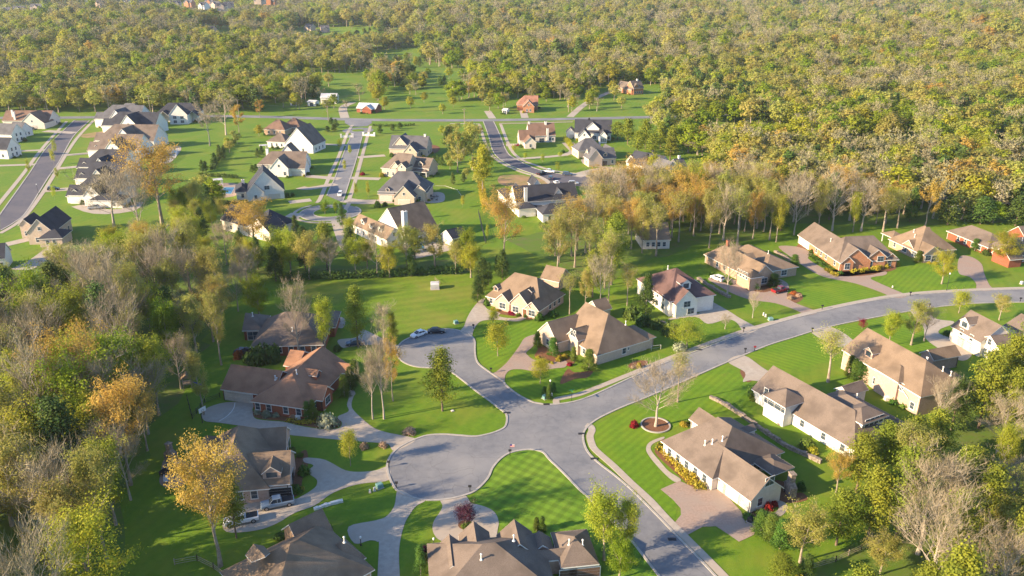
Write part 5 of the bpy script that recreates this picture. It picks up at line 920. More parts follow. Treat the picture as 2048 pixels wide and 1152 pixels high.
def visible(x, y, h):
    a = project((x, y, 0)); b = project((x, y, h)); return -40 < a[0] < 2088 and b[1] < 1160 and a[1] > 0
vis = sorted([t for t in Z if visible(t[0], t[1], t[3])], key=lambda t: math.hypot(t[0], t[1]-0)); hidden = [t for t in Z if not visible(t[0], t[1], t[3])]
NT = 460-len(TREES)
single, rest = vis[:NT], vis[NT:]
adj = {'bare': 'leafless grey tree', 'bud': 'orange budding tree', 'olive': 'olive green tree', 'fresh': 'bright green leafy tree', 'yellow': 'yellow green tree', 'cedar': 'dark green cedar', 'pine': 'golden green pine', 'tall': 'slender high crowned tree'}
grp = {}
for t in single: grp.setdefault((t[4], t[2]), []).append(t)
def nth(i):
    s = ['leftmost', 'second', 'third', 'fourth', 'fifth', 'sixth', 'seventh', 'eighth', 'ninth', 'tenth', 'eleventh', 'twelfth']
    return s[i] if i < 12 else '%dth' % (i+1)
for (zn, kd), ts in grp.items():
    ys_ = sorted(project((t[0], t[1], 0))[1] for t in ts); nrow = max(1, min(4, len(ts)//5)); rows = {}
    for t in ts:
        yy = project((t[0], t[1], 0))[1]; rows.setdefault(min(nrow-1, int(sum(1 for q in ys_ if q > yy)*nrow/len(ts))), []).append(t)
    rn = {1: [''], 2: [' of the near half', ' of the far half'], 3: [' of the front row', ' of the middle row', ' of the back row'], 4: [' of the front row', ' of the second row', ' of the third row', ' of the back row']}[nrow]
    for r_, tt in rows.items():
        tt.sort(key=lambda t: project((t[0], t[1], 0))[0])
        for i, t in enumerate(tt):
            lb = ('%s in the %s, %s' % (adj[kd], zn, (nth(i)+(' from left' if i else '')+rn[r_]) if len(tt) > 1 else 'only one'+rn[r_]))
            tree(kd, t[0], t[1], t[3], None, lb, adj[kd]+'s in the '+zn)
# --- everything farther: one forest
fr = np.random.RandomState(5); KF = ['bare', 'bud', 'cedar', 'fresh', 'olive', 'yellow']; SRC = bpy.data.collections.new('forest_tree_kinds')
for i, kd in enumerate(KF):
    for v_ in range(2):
        tm, cm = tree_meshes(kd, 90+i*3+v_, 2 if True else 1)
        import bmesh
        bm = bmesh.new(); bm.from_mesh(tm); nb = len(bm.faces); bm.from_mesh(cm); me = bpy.data.meshes.new('forest_tree')
        for f_ in bm.faces[:] : pass
        bm.faces.ensure_lookup_table()
        for q in range(nb, len(bm.faces)): bm.faces[q].material_index = 1
        bm.to_mesh(me); bm.free(); me.materials.append(tm.materials[0]); me.materials.append(cm.materials[0])
        o = bpy.data.objects.new('kind_%02d_%s' % (i*2+v_, kd), me); SRC.objects.link(o)
clr = [[(520, 208), (760, 205), (1000, 200), (1150, 200), (1215, 172), (1330, 172), (1300, 232), (520, 234)], [(490, 146), (745, 145), (742, 205), (630, 208), (640, 184), (530, 172)], [(765, 176), (960, 160), (980, 186), (900, 202), (765, 206)], [(735, 102), (835, 96), (860, 138), (750, 148)], [(590, 56), (730, 54), (740, 96), (590, 98)], [(395, 58), (465, 58), (475, 90), (395, 90)], [(480, 118), (560, 120), (560, 135), (480, 133)], [(830, 128), (930, 140), (960, 175), (800, 175)], [(700, 60), (800, 70), (800, 88), (700, 84)],
       [(1655, 286), (1855, 295), (1800, 336), (1690, 324)], [(-60, 5), (560, 3), (540, 22), (340, 38), (110, 44), (-60, 46)], [(1590, -2), (1720, 0), (1730, 18), (1650, 14)], [(1740, 36), (1790, 40), (1790, 52), (1745, 46)], [(1340, 242), (1500, 258), (1620, 268), (1620, 278), (1480, 276), (1340, 262)], [(1960, 290), (2060, 300), (2060, 325), (1980, 315)], [(1380, 270), (1560, 282), (1560, 296), (1390, 290)], [(240, 14), (320, 14), (320, 38), (240, 38)], [(820, 128), (850, 126), (870, 140), (820, 142)], [(1245, 183), (1330, 183), (1330, 230), (1245, 230)]]
pts, idx, scl, rot = [], [], [], []
def addp(x, y, z, kd, s):
    pts.append((x, y, z)); idx.append(KF.index(kd)*2+fr.randint(2)); scl.append(s); rot.append(fr.uniform(0, 6.28))
for x, y, kd, h, zn in rest+hidden: addp(x, y, 0, {'tall': 'olive', 'pine': 'cedar'}.get(kd, kd), h/18)
bands = [(300, 560, 10), (560, 900, 9.5), (900, 1300, 12.5), (1300, 1900, 15), (1900, 3600, 21)]
suburb = [tuple(p) for p in px2w([(-900, 226), (520, 227), (1330, 226), (1290, 245), (1360, 310), (1430, 318), (1500, 308), (1900, 334), (2200, 345), (2900, 380), (2900, 900), (-900, 900)])]
cw = [[tuple(p) for p in px2w([(a, max(b, -30)) for a, b in c_])] for c_ in clr]
for a, b_, sp in bands:
    ny = int((b_-a)/sp)
    for j in range(ny):
        y = a+j*sp; hw = y*.68+60; n = int(2*hw/sp); x = -hw+(np.arange(n)+.5)*sp+fr.uniform(-.45, .45, n)*sp; yy = y+fr.uniform(-.45, .45, n)*sp
        ok = ~inpoly(x, yy, suburb); z0 = terrain(x, yy); dep = yy*cP-(z0-CAMH)*sP; qx = 1024+F*x/dep; qy = 576-F*(yy*sP+(z0-CAMH)*cP)/dep
        for ic, c_ in enumerate(clr):
            if ic == 10: ok &= ~(inpoly(qx, qy, c_) & (fr.uniform(0, 1, len(x)) < .72))
            else: ok &= ~inpoly(qx, qy, c_)
        x, yy = x[ok], yy[ok]
        nz = np.sin(x/70+yy/110)+np.sin(x/41-yy/66+1)+np.sin(x/160+2)*.8; nz2 = np.sin(x/55-yy/90+3)+np.sin(x/130+yy/75)
        z = terrain(x, yy)
        for i in range(len(x)):
            u = fr.uniform(); q, q2 = nz[i], nz2[i]
            pc = .07+(.4 if q > 1.3 else 0); pf = .20+(.5 if q2 > .8 else 0)+(.3 if 560 < yy[i] < 680 and x[i] < -80 else 0); pb = .14+(.42 if q < -.9 else 0)
            tot = pc+pf+pb+.46; u *= tot
            kd = 'cedar' if u < pc else 'fresh' if u < pc+pf*.5 else 'yellow' if u < pc+pf else 'bare' if u < pc+pf+pb else 'bud' if u < pc+pf+pb+.012 else 'olive'
            if fr.uniform() < .08: continue
            addp(x[i], yy[i], float(z[i])-.3, kd, (.55+.75*fr.uniform()**1.3)*sp/10.6 if yy[i] > 700 else fr.uniform(.6, 1.08))
# sprinkled garden trees in the far clearings
for c_ in cw[:5]+cw[6:9]:
    xs_ = [p[0] for p in c_]; ys_ = [p[1] for p in c_]
    for _ in range(26):
        x, y = fr.uniform(min(xs_), max(xs_)), fr.uniform(min(ys_), max(ys_))
        if inpoly(x, y, c_) and not blocked(x, y, 4) and not (525 < y < 552): addp(x, y, float(terrain(x, y)), ['olive', 'yellow', 'bare', 'cedar', 'fresh'][fr.randint(5)], fr.uniform(.4, .7))
ok = [i for i, p in enumerate(pts) if not (p[1] < 1100 and blocked(p[0], p[1], 3))]
far_h = [(o.location.x, o.location.y) for _, _, o in flabs]
ok = [i for i in ok if pts[i][1] < 900 or all(not (abs(pts[i][0]-hx) < 14 and -45 < pts[i][1]-hy < 14) for hx, hy in far_h)]
print('forest instances', len(ok), 'single trees', len(TREES))
me = bpy.data.meshes.new('forest'); me.vertices.add(len(ok)); me.vertices.foreach_set('co', np.array([pts[i] for i in ok], np.float32).ravel())
for nm, tp, ar in (('kind_index', 'INT', [idx[i] for i in ok]), ('tree_scale', 'FLOAT', [scl[i] for i in ok]), ('tree_turn', 'FLOAT', [rot[i] for i in ok])):
    at = me.attributes.new(nm, tp, 'POINT'); at.data.foreach_set('value', ar)
fo = bpy.data.objects.new('forest', me); C.objects.link(fo); tag(fo, 'mixed spring woodland filling the hills beyond the housing', 'forest', None, 'stuff')
ng = bpy.data.node_groups.new('forest', 'GeometryNodeTree'); ng.interface.new_socket('Geometry', in_out='INPUT', socket_type='NodeSocketGeometry'); ng.interface.new_socket('Geometry', in_out='OUTPUT', socket_type='NodeSocketGeometry')
N = ng.nodes.new; gi = N('NodeGroupInput'); go = N('NodeGroupOutput'); ip = N('GeometryNodeInstanceOnPoints'); ci = N('GeometryNodeCollectionInfo'); ci.inputs[0].default_value = SRC; ci.inputs[1].default_value = True; ci.inputs[2].default_value = True
def na(nm, tp):
    q = N('GeometryNodeInputNamedAttribute'); q.data_type = tp; q.inputs[0].default_value = nm; return q.outputs['Attribute']
cx = N('ShaderNodeCombineXYZ'); LK = ng.links.new; LK(na('tree_turn', 'FLOAT'), cx.inputs[2]); LK(gi.outputs[0], ip.inputs['Points']); LK(ci.outputs[0], ip.inputs['Instance']); ip.inputs['Pick Instance'].default_value = True
LK(na('kind_index', 'INT'), ip.inputs['Instance Index']); LK(cx.outputs[0], ip.inputs['Rotation']); sv = N('ShaderNodeVectorMath'); sv.operation = 'SCALE'; sv.inputs[0].default_value = (1.35, 1.35, .92); LK(na('tree_scale', 'FLOAT'), sv.inputs['Scale']); LK(sv.outputs[0], ip.inputs['Scale']); LK(ip.outputs[0], go.inputs[0])
md = fo.modifiers.new('forest', 'NODES'); md.node_group = ng
# ================================================================ SHRUBS AND HEDGES
SH = {}
def shrub_mesh(mat, var):
    if (mat, var) in SH: return SH[(mat, var)]
    rs = np.random.RandomState(var+9); n = 46; u = rs.normal(0, 1, (n, 3)); u /= np.linalg.norm(u, axis=1)[:, None]; u[:, 2] = np.abs(u[:, 2])
    cen = u*rs.uniform(.5, .85, (n, 1))*[1, 1, 1.15]; V = leaves(rs, cen, (.17, .17, .15), 22, .21); SH[(mat, var)] = np_mesh('foliage', V, 4, mat); return SH[(mat, var)]
srn = random.Random(3)
def shrub(px_, py_, rpx, mat, label, hk=1.0, group=None, name='shrub'):
    p = G(px_, py_); dep = p.y*cP+CAMH*sP; r = rpx*dep/F
    o = bpy.data.objects.new(name, shrub_mesh(mat, srn.randrange(3))); C.objects.link(o); o.location = p; o.scale = (r*srn.uniform(.85, 1.25), r*srn.uniform(.8, 1.1), r*hk*srn.uniform(.85, 1.15)); o.rotation_euler.z = srn.uniform(0, 6)
    return tag(o, label, name.replace('_', ' '), group)
def hedge(pts, w_, h_, mat, label, name='hedge'):
    P = smooth(px2w(pts), False, 4); rs = np.random.RandomState(len(label)); cs = []
    for i in range(len(P)-1):
        L = (P[i+1]-P[i]).length; t = (P[i+1]-P[i]).normalized(); nrm = Vector((-t.y, t.x))
        for q in range(max(2, int(L*7*max(w_, .8)))): v = P[i].lerp(P[i+1], rs.rand())+nrm*rs.uniform(-.5, .5)*w_; cs.append((v.x, v.y, h_*rs.uniform(.15, .95)))
    V = leaves(rs, np.array(cs), .22, 9, .30); o = bpy.data.objects.new(name, np_mesh('foliage', V, 4, mat)); C.objects.link(o); return tag(o, label, 'hedge')
hedge([(1318, 893), (1345, 922), (1372, 952), (1403, 983)], 2.2, 1.2, 'gold', 'long golden ornamental grass hedge along the cream house wall')
hedge([(1652, 541), (1664, 549), (1675, 554)], 1.3, 1.1, 'gold', 'low yellow hedge along the orange brick garage wing')
hedge([(1702, 546), (1720, 544), (1737, 541)], 1.2, 1.1, 'gold', 'clipped yellow hedge in front of the orange brick house windows')
hedge([(1742, 539), (1765, 536), (1785, 532)], 1.2, 1.1, 'gold', 'clipped hedge right of the orange brick house entrance')
hedge([(575, 842), (610, 848), (640, 846)], 1.0, .8, 'gold', 'low yellow hedge in the bed below the red brick house')
hedge([(1620, 513), (1640, 527), (1652, 538)], 1.6, 1.0, 'shrub', 'dark hedge beside the paver drive of the orange brick house')
hedge([(1415, 550), (1440, 558), (1462, 570)], 1.4, 1.0, 'shrub', 'dark hedge between the white car and the tan brick house')
hedge([(562, 560), (640, 558), (760, 554), (860, 548), (930, 545)], 3.0, 2.6, 'cedar', 'dark shrubby understorey along the far side of the open field')
hedge([(397, 352), (430, 354), (477, 357)], 1.8, 1.8, 'cedar', 'dark hedge row across the back garden above the pool')
hedge([(425, 342), (432, 325), (450, 300), (470, 285)], 2.5, 2.4, 'cedar', 'long dark hedge along the slope behind the left row gardens')
hedge([(1130, 280), (1138, 290), (1147, 303)], 2.4, 2.4, 'yellow', 'bright yellow hedge left of the slate roofed house path')
hedge([(962, 378), (966, 400), (971, 424)], 2.6, 4.0, 'gold', 'tall sunlit hedge strip at the right end of the wide garden')  # yellow sunlight on this hedge is put into its leaf colour
hedge([(745, 252), (790, 253), (830, 251)], 1.6, 1.4, 'shrub', 'low hedge row along the back road')
hedge([(395, 400), (440, 408), (500, 412)], 2, 1.6, 'cedar', 'dark hedge below the pool garden')
for i, (x, y, r, m, lab, hk) in enumerate([
 (1076, 716, 5, 'gold', 'golden shrub nearest the paver loop of the half timbered house, first of the round ones', .9), (1086, 722, 5, 'gold', 'second round golden shrub in the half timbered house bed', .9), (1095, 725, 5, 'gold', 'third round golden shrub in the half timbered house bed', .9), (1104, 727, 4.5, 'gold', 'fourth and smallest round golden shrub in the half timbered house bed', .9),
 (1119, 721, 9, 'gold', 'large golden shrub mass in front of the half timbered house', .9), (1130, 716, 8, 'gold', 'golden shrub by the half timbered entrance', .9), (1078, 728, 7, 'yellow', 'pale yellow shrub at the paver drive bend', 1), (1139, 731, 6, 'redleaf', 'bright red shrub by the half timbered house steps', .9), (1172, 740, 8, 'shrub', 'green shrub under the bright arborvitae', .8),
 (1024, 627, 9, 'redleaf', 'dark red shrub in front of the stone house', .6), (974, 610, 8, 'shrub', 'tall dark shrub at the left corner of the stone house', 1.4), (1053, 634, 6, 'shrub', 'rounded shrub at the stone house steps', 1.2), (1078, 640, 10, 'shrub', 'large dark shrub at the right corner of the stone house', 1.3), (1106, 632, 12, 'shrub', 'broad grey green shrub beside the stone house side wall', .9), (985, 620, 5, 'gold', 'yellow shrub left of the stone house path', .8), (995, 622, 5, 'gold', 'yellow green shrub near the stone house window', .8), (1037, 632, 5, 'shrub', 'small cone shrub before the stone house bay', 1.5), (1063, 636, 4, 'gold', 'tiny golden shrub below the stone house gable', .8),
 (515, 826, 9, 'blossom', 'pale shrub at the left end of the red brick wall bed', .85), (535, 831, 11, 'blossom', 'large pale shrub below the red brick wall', .85), (552, 833, 9, 'blossom', 'third pale shrub below the red brick wall', .85), (592, 834, 11, 'straw', 'brownish shrub in the red brick house bed', .8), (655, 852, 19, 'blossom', 'big pale flowering bush at the red brick house corner', 1.5),
 (608, 948, 13, 'shrub', 'dark round shrub at the pyramid roofed house corner', 1.3), (592, 985, 11, 'shrub', 'dark shrub by the open garage', 1.6), (582, 905, 11, 'shrub', 'dark shrub at the far end of the pyramid roofed house front', 1.1), (600, 912, 9, 'shrub', 'low shrub spreading at the pyramid roofed house entrance', .8), (605, 980, 6, 'gold', 'small golden shrub beside the open garage', 1.3),
 (729, 896, 11, 'straw', 'clump of dry ornamental grass left one on the island lawn', 1), (767, 893, 10, 'straw', 'clump of dry ornamental grass right one on the island lawn', 1), (818, 866, 14, 'straw', 'large clump of dry ornamental grass above the lower turning circle', .8), (932, 1052, 12, 'shrub', 'ring shrub under the purple tree in the round court', .5),
 (1268, 853, 11, 'redleaf', 'red shrub at the cream house rear corner', 1.2), (1368, 851, 9, 'gold', 'golden shrub in the cream house front bed, largest', .9), (1378, 845, 7, 'shrub', 'green shrub between the golden ones of the cream house', 1.2), (1390, 842, 8, 'gold', 'golden shrub in the cream house front bed, near the gable', .9), (1318, 897, 10, 'shrub', 'green round shrub at the start of the golden hedge', 1), (1536, 1016, 12, 'redleaf', 'crimson shrub at the cream house garage gable', 1.1), (1548, 1010, 9, 'redleaf', 'smaller crimson shrub right of the first', 1), (1519, 1028, 10, 'shrub', 'green shrub at the garage gable foot', .9), (1498, 1038, 11, 'shrub', 'dark green shrub at the paver court end', .9), (1613, 896, 19, 'shrub', 'big bright green shrub under the long white wall', .9), (1625, 905, 12, 'yellow', 'yellow green shrub joined to the big bright one', .9), (1506, 800, 9, 'shrub', 'tall green shrub at the long white house corner', 2.2), (1500, 790, 7, 'shrub', 'upper green shrub at the long white house corner', 2.2), (1602, 978, 12, 'shrub', 'soft shrub beside the garden fireplace', 1.3),
 (1360, 700, 15, 'blossom', 'pale blue green shrub beside the round yellow tree', .9), (1340, 668, 18, 'cedar', 'dark evergreen bush behind the half timbered house', 1.3), (1262, 636, 20, 'cedar', 'dark bush mass between spruce and half timbered house, left', 1.3), (1285, 650, 18, 'cedar', 'dark bush mass between spruce and half timbered house, middle', 1.2), (1310, 655, 16, 'cedar', 'dark bush mass between spruce and half timbered house, right', 1.1),
 (1354, 628, 8, 'yellow', 'yellow shrub at the white two storey gable', 1.5), (1378, 618, 8, 'shrub', 'dark shrub right of the white two storey gable', 1), (1392, 618, 9, 'fresh', 'bright shrub at the corner of the white house drive', 1.2), (1555, 552, 12, 'plum', 'dark purple shrub beside the bay window', 1), (1340, 596, 9, 'gold', 'spare golden shrub', .9),
 (1587, 588, 8, 'orange', 'orange shrub in the round mulch bed, left', .8), (1597, 593, 7, 'straw', 'straw coloured shrub in the round mulch bed, right', .8), (1581, 598, 7, 'straw', 'straw coloured shrub in the round mulch bed, front', .9), (1681, 548, 6, 'shrub', 'round green shrub at the orange brick corner', 1.1), (1755, 540, 6, 'gold', 'cone shaped golden shrub by the orange brick entrance', 1.7), (1773, 536, 6, 'gold', 'second cone shaped golden shrub by the orange brick entrance', 1.7), (1794, 532, 6, 'gold', 'third cone shaped golden shrub by the orange brick house end', 1.3),
 (1624, 505, 7, 'shrub', 'dark round shrub beside the white garage doors', .9), (1870, 528, 6, 'gold', 'golden shrub in front of the arched porch', .7), (1858, 527, 5, 'gold', 'yellow shrub left of the arched porch', .7), (1895, 528, 6, 'shrub', 'green shrub right of the arched porch', .7), (1972, 510, 9, 'cedar', 'dark shrub at the dark red brick corner', 1.2), (2030, 528, 8, 'shrub', 'shrub before the dark red brick house front', .9),
 (1896, 670, 10, 'shrub', 'dark round shrub on the pale painted house court', 1), (1790, 806, 13, 'shrub', 'green shrub under the peach brick wall, left', .7), (1808, 815, 13, 'shrub', 'green shrub under the peach brick wall, right', .7), (1962, 735, 9, 'shrub', 'small shrub at the dark asphalt court end', .8), (1278, 735, 6, 'gold', 'small golden conifer in the verge mulch bed', 1.6), (1265, 736, 5, 'straw', 'dry shrub in the verge mulch bed', .8),
 (845, 1120, 12, 'cedar', 'dark shrub at the left corner of the bottom gabled house', 1.1), (850, 1100, 9, 'plum', 'brown shrub beside the small lawn lamp', .8), (640, 850, 6, 'gold', 'golden shrub beside the flowering bush', .7), (478, 716, 11, 'orange', 'orange bush left of the shaded brown roof', 1.6), (520, 726, 20, 'cedar', 'dark evergreen bush above the red brick garage wing, left', 1.6), (545, 722, 20, 'cedar', 'dark evergreen bush above the red brick garage wing, right', 1.7), (675, 700, 10, 'cedar', 'dark bush at the shaded drive', 1), (640, 712, 14, 'cedar', 'dark bush under the yellow green tree', 1.1), (500, 724, 14, 'cedar', 'small dark bush beside the orange one', 1.3), (565, 1075, 14, 'shrub', 'low shrub row end beside the bottom left roof', .6), (655, 1058, 10, 'shrub', 'shrub at the bottom left house gable', .8),
 (725, 350, 6, 'redleaf', 'small red shrub by the brown hip roofed house', 1), (632, 300, 4, 'gold', 'golden shrub at the plain gable house', 1), (575, 395, 6, 'cedar', 'dark shrub by the steep black gable, left', 1.5), (585, 392, 5, 'cedar', 'dark shrub by the steep black gable, right', 1.5), (755, 415, 8, 'shrub', 'green shrub at the board gable house drive, left', 1.5), (770, 412, 6, 'shrub', 'green shrub at the board gable house drive, right', 1.5), (765, 475, 10, 'yellow', 'yellow bush by the pool terrace house drive', 1), (705, 478, 7, 'cedar', 'dark cone at the pool terrace house corner', 1.8),
 (1186, 333, 4, 'shrub', 'shrub by the slate roofed house', 1), (1125, 305, 6, 'shrub', 'low shrub by the path', .7), (1600, 1175, 20, 'gold', 'golden bush on the bottom edge', 1)]):
    if 'spare' in lab: continue
    shrub(x, y, r, m, lab, hk)
seen_ = set()
for lst in FOOT:
    ang, org, A, d, n, L, W = lst[0]; key = (round(org.x), round(org.y))
    if org.y < 300: continue
    ca, sa = math.cos(ang), math.sin(ang)
    for f_, q_, off in ((.1, 0, -.7), (.35, 0, -.7), (.62, 0, -.9), (.9, 0, -.6), (1.02, .3, 0), (1.02, .7, 0)):
        if srn.random() < .74: continue
        v = A+d*(f_*L)+n*(q_*W+off); wx, wy = org.x+v.x*ca-v.y*sa, org.y+v.x*sa+v.y*ca; r_ = srn.uniform(.6, 1.3)
        o = bpy.data.objects.new('shrub', shrub_mesh(srn.choice(['shrub', 'cedar', 'shrub', 'gold']), srn.randrange(3))); C.objects.link(o); o.location = (wx, wy, 0); o.scale = (r_, r_, r_*srn.uniform(.9, 1.7)); tag(o, 'small foundation shrub planted against a house wall in the farther streets', 'shrub', 'foundation shrubs of the farther houses')
# ================================================================ VEHICLES
PAINT = {}
def paint(nm, c, metal=0):
    m, n, b = newmat(nm); b.inputs['Base Color'].default_value = (*c, 1); b.inputs['Roughness'].default_value = .3; b.inputs['Coat Weight'].default_value = .6; b.inputs['Metallic'].default_value = metal; M[nm] = m
for nm, c in (('white_paint', (.75, .75, .76)), ('black_paint', (.015, .017, .022)), ('navy_paint', (.03, .05, .09)), ('blue_grey_paint', (.22, .29, .36)), ('red_paint', (.22, .015, .02)), ('silver_paint', (.45, .46, .48)), ('orange_paint', (.65, .25, .02))): paint(nm, c)
M['tyre'] = noisy('tyre_rubber', (.015, .015, .015), (.03, .03, .03), 8); M['rim'] = noisy('wheel_alloy', (.35, .35, .36), (.45, .45, .46), 8, .35, metal=.7)
M['lampglass'] = noisy('lamp_lens', (.75, .75, .72), (.85, .85, .82), 8, .15); M['redlens'] = noisy('red_lens', (.35, .01, .01), (.45, .02, .02), 8, .2)
M['sign_green'] = noisy('sign_green', (.01, .16, .07), (.015, .2, .09), 5); M['box_green'] = noisy('utility_green', (.13, .26, .24), (.18, .33, .30), 4); M['wood'] = noisy('weathered_wood', (.25, .19, .14), (.36, .29, .22), 4); M['flag_red'] = noisy('flag_red', (.5, .02, .03), (.55, .03, .04), 5); M['flag_blue'] = noisy('flag_blue', (.02, .03, .2), (.03, .04, .25), 5); M['cushion'] = noisy('cushion_fabric', (.55, .52, .48), (.65, .62, .58), 5)
VP = {}
def loft(b, secs, m):
    """secs: list of (x, [(y,z)...]) rings"""
    n = len(secs[0][1]); s = len(b.v)
    for x, r in secs: b.v += [(x, y, z) for y, z in r]
    for i in range(len(secs)-1):
        for k in range(n): b.f.append((s+i*n+k, s+i*n+(k+1) % n, s+(i+1)*n+(k+1) % n, s+(i+1)*n+k)); b.m.append(m)
    b.f.append(tuple(s+k for k in range(n))[::-1]); b.m.append(m); e = s+(len(secs)-1)*n; b.f.append(tuple(e+k for k in range(n))); b.m.append(m)
def car_mesh(kind):
    if kind in VP: return VP[kind]
    L, Wd, Ht, belt = {'sedan': (4.8, .92, 1.45, .88), 'suv': (4.8, .96, 1.72, 1.02), 'pickup': (5.9, 1.0, 1.9, 1.12)}[kind]; r = .34 if kind != 'pickup' else .41; cl = .25 if kind != 'pickup' else .42
    def ring(w_, zt, zb=cl): return [(-w_*.93, zb), (-w_, zb+.18), (-w_, zt-.16), (-w_*.9, zt), (w_*.9, zt), (w_, zt-.16), (w_, zb+.18), (w_*.93, zb)]
    b = MB(); h = L/2
    if kind == 'sedan': pr = [(-h, .80, .62), (-h+.12, .95, .80), (-h+1.1, 1, .95), (-.9, 1, .93), (1.0, 1, .92), (1.5, .99, .88), (h-.35, .93, .76), (h, .78, .58)]
    elif kind == 'suv': pr = [(-h, .86, .95), (-h+.12, .97, 1.08), (-1.2, 1, 1.08), (1.1, 1, 1.06), (1.5, .99, 1.02), (h-.25, .93, .95), (h, .82, .75)]
    else: pr = [(-h, .92, 1.15), (-h+.05, .97, 1.18), (-.75, 1, 1.2), (1.2, 1, 1.2), (1.45, .99, 1.17), (h-.2, .95, 1.08), (h, .88, .9)]
    loft(b, [(x, ring(Wd*w_, z)) for x, w_, z in pr], 0); bw = Wd*.86
    g = {'sedan': [(-1.75, .95), (-1.05, 1.40), (.25, 1.44), (1.15, .93)], 'suv': [(-2.2, 1.08), (-1.95, 1.66), (.35, 1.70), (1.2, 1.06)], 'pickup': [(-.72, 1.2), (-.6, 1.84), (.75, 1.88), (1.42, 1.2)]}[kind]
    gb_ = MB(); x0, x1, x2, x3 = [q[0] for q in g]; zb, z1, z2, z3 = [q[1] for q in g]; t = bw*.8
    for sgn in (-1, 1): gb_.poly([(x0, sgn*bw, zb), (x3, sgn*bw, z3), (x2, sgn*t, z2), (x1, sgn*t, z1)])
    gb_.poly([(x0, -bw, zb), (x1, -t, z1), (x1, t, z1), (x0, bw, zb)]); gb_.poly([(x3, -bw, z3), (x2, -t, z2), (x2, t, z2), (x3, bw, z3)])
    b.box(x1-.05, x2+.05, -t-.03, t+.03, z2-.04, z2+.05, 0)
    for sgn in (-1, 1):
        for xx0, zz0, xx1, zz1 in ((x0, zb, x1, z1), (x3, z3, x2, z2), ((x1+x2)/2-.1, (zb+z3)/2, (x1+x2)/2-.1, z2)): b.tube([(xx0, sgn*bw*1.01, zz0), (xx1, sgn*t*1.02, zz1)], [.05, .05], 4, 0)
        b.box(x2+.25, x2+.45, sgn*(Wd+.02)-.12, sgn*(Wd+.02)+.12, belt+.02, belt+.2, 0)
    if kind == 'pickup': b.box(-h+.15, -.85, -Wd*.84, Wd*.84, 1.2, 1.215, 1)
    wm = MB(); wm.tube([(0, -.12, 0), (0, .12, 0)], [r, r], 14); rm = MB(); rm.tube([(0, -.135, 0), (0, .135, 0)], [r*.62, r*.62], 10)
    hl = MB(); hl.box(-.04, .05, -.2, .2, -.08, .08)
    wb = [(-h+.95), (h-.95)]
    VP[kind] = (b, gb_, wm.mesh('tyre', 'tyre'), rm.mesh('rim', 'rim'), hl, [(x, s_*(Wd-.1), r) for x in wb for s_ in (-1, 1)], h, Wd, {'sedan': .66, 'suv': .82, 'pickup': .95}[kind]); return VP[kind]
def car(kind, pc, a, f, label, group=None):
    b, g_, wm, rm, hl, wp, h, Wd, zh = car_mesh(kind); A, B_ = G(*a), G(*f); c_ = (A+B_)/2; d = B_-A
    root = empty({'sedan': 'car', 'suv': 'car', 'pickup': 'pickup_truck'}[kind], (c_.x, c_.y, .055), math.atan2(d.y, d.x), label, {'sedan': 'car', 'suv': 'car', 'pickup': 'pickup truck'}[kind], group)
    b.build('body', [pc, 'darkmetal'], root); g_.build('window', 'glass', root)
    for x, y, z in wp:
        o = bpy.data.objects.new('wheel', wm); C.objects.link(o); o.parent = root; o.location = (x, y, z); q = bpy.data.objects.new('rim', rm); C.objects.link(q); q.parent = o
    for s_ in (-1, 1):
        hl.build('headlight', 'lampglass', root, (h-.1, s_*Wd*.62, zh-.05)); hl.build('tail_light', 'redlens', root, (-h+.03, s_*Wd*.7, zh+.05))
    return root
car('pickup', 'white_paint', (517, 1038), (449, 1052), 'white crew cab pickup parked on the drive end, front facing the wood'); car('pickup', 'blue_grey_paint', (586, 1006), (525, 1018), 'blue grey crew cab pickup parked before the open garage')
car('sedan', 'white_paint', (854, 666), (822, 677), 'white sedan parked at the upper turning circle kerb'); car('sedan', 'black_paint', (858, 666), (888, 665), 'black sedan parked at the upper turning circle kerb')
car('sedan', 'navy_paint', (726, 688), (694, 691), 'dark blue sedan parked on the shaded drive'); car('suv', 'navy_paint', (478, 712), (492, 704), 'dark car half hidden beside the shaded brown roof')
car('suv', 'white_paint', (1447, 565), (1422, 555), 'white car parked beside the tan brick house'); car('pickup', 'red_paint', (1543, 588), (1577, 580), 'dark red pickup parked on the curved paver drive'); car('suv', 'white_paint', (683, 386), (678, 396), 'white car driving on the middle street')
car('suv', 'black_paint', (97, 381), (118, 380), 'black car across the left street sidewalk'); car('pickup', 'silver_paint', (178, 419), (206, 417), 'grey pickup in front of the low white house garage'); car('pickup', 'white_paint', (18, 301), (38, 304), 'white pickup beside the left column houses')
car('pickup', 'black_paint', (48, 259), (60, 259), 'black pickup at the three garages, left'); car('suv', 'black_paint', (59, 260), (71, 260), 'black car at the three garages, right'); car('sedan', 'red_paint', (1045, 292), (1030, 292), 'dark red car on the drive inside the curve')
car('pickup', 'white_paint', (1090, 345), (1105, 346), 'white work truck on the curved street by the kerb'); car('suv', 'navy_paint', (1127, 350), (1143, 351), 'dark car at the end of the curved street, upper kerb'); car('suv', 'silver_paint', (1140, 369), (1154, 369), 'silver car at the end of the curved street, lower side')
car('suv', 'navy_paint', (1103, 362), (1099, 355), 'dark car nose out beside the white gabled house'); car('sedan', 'white_paint', (1118, 371), (1108, 364), 'white car beside the work truck'); car('pickup', 'black_paint', (1078, 351), (1089, 348), 'black truck behind the white work truck'); car('sedan', 'white_paint', (1568, 345), (1580, 346), 'white car in the clearing of the right wood')
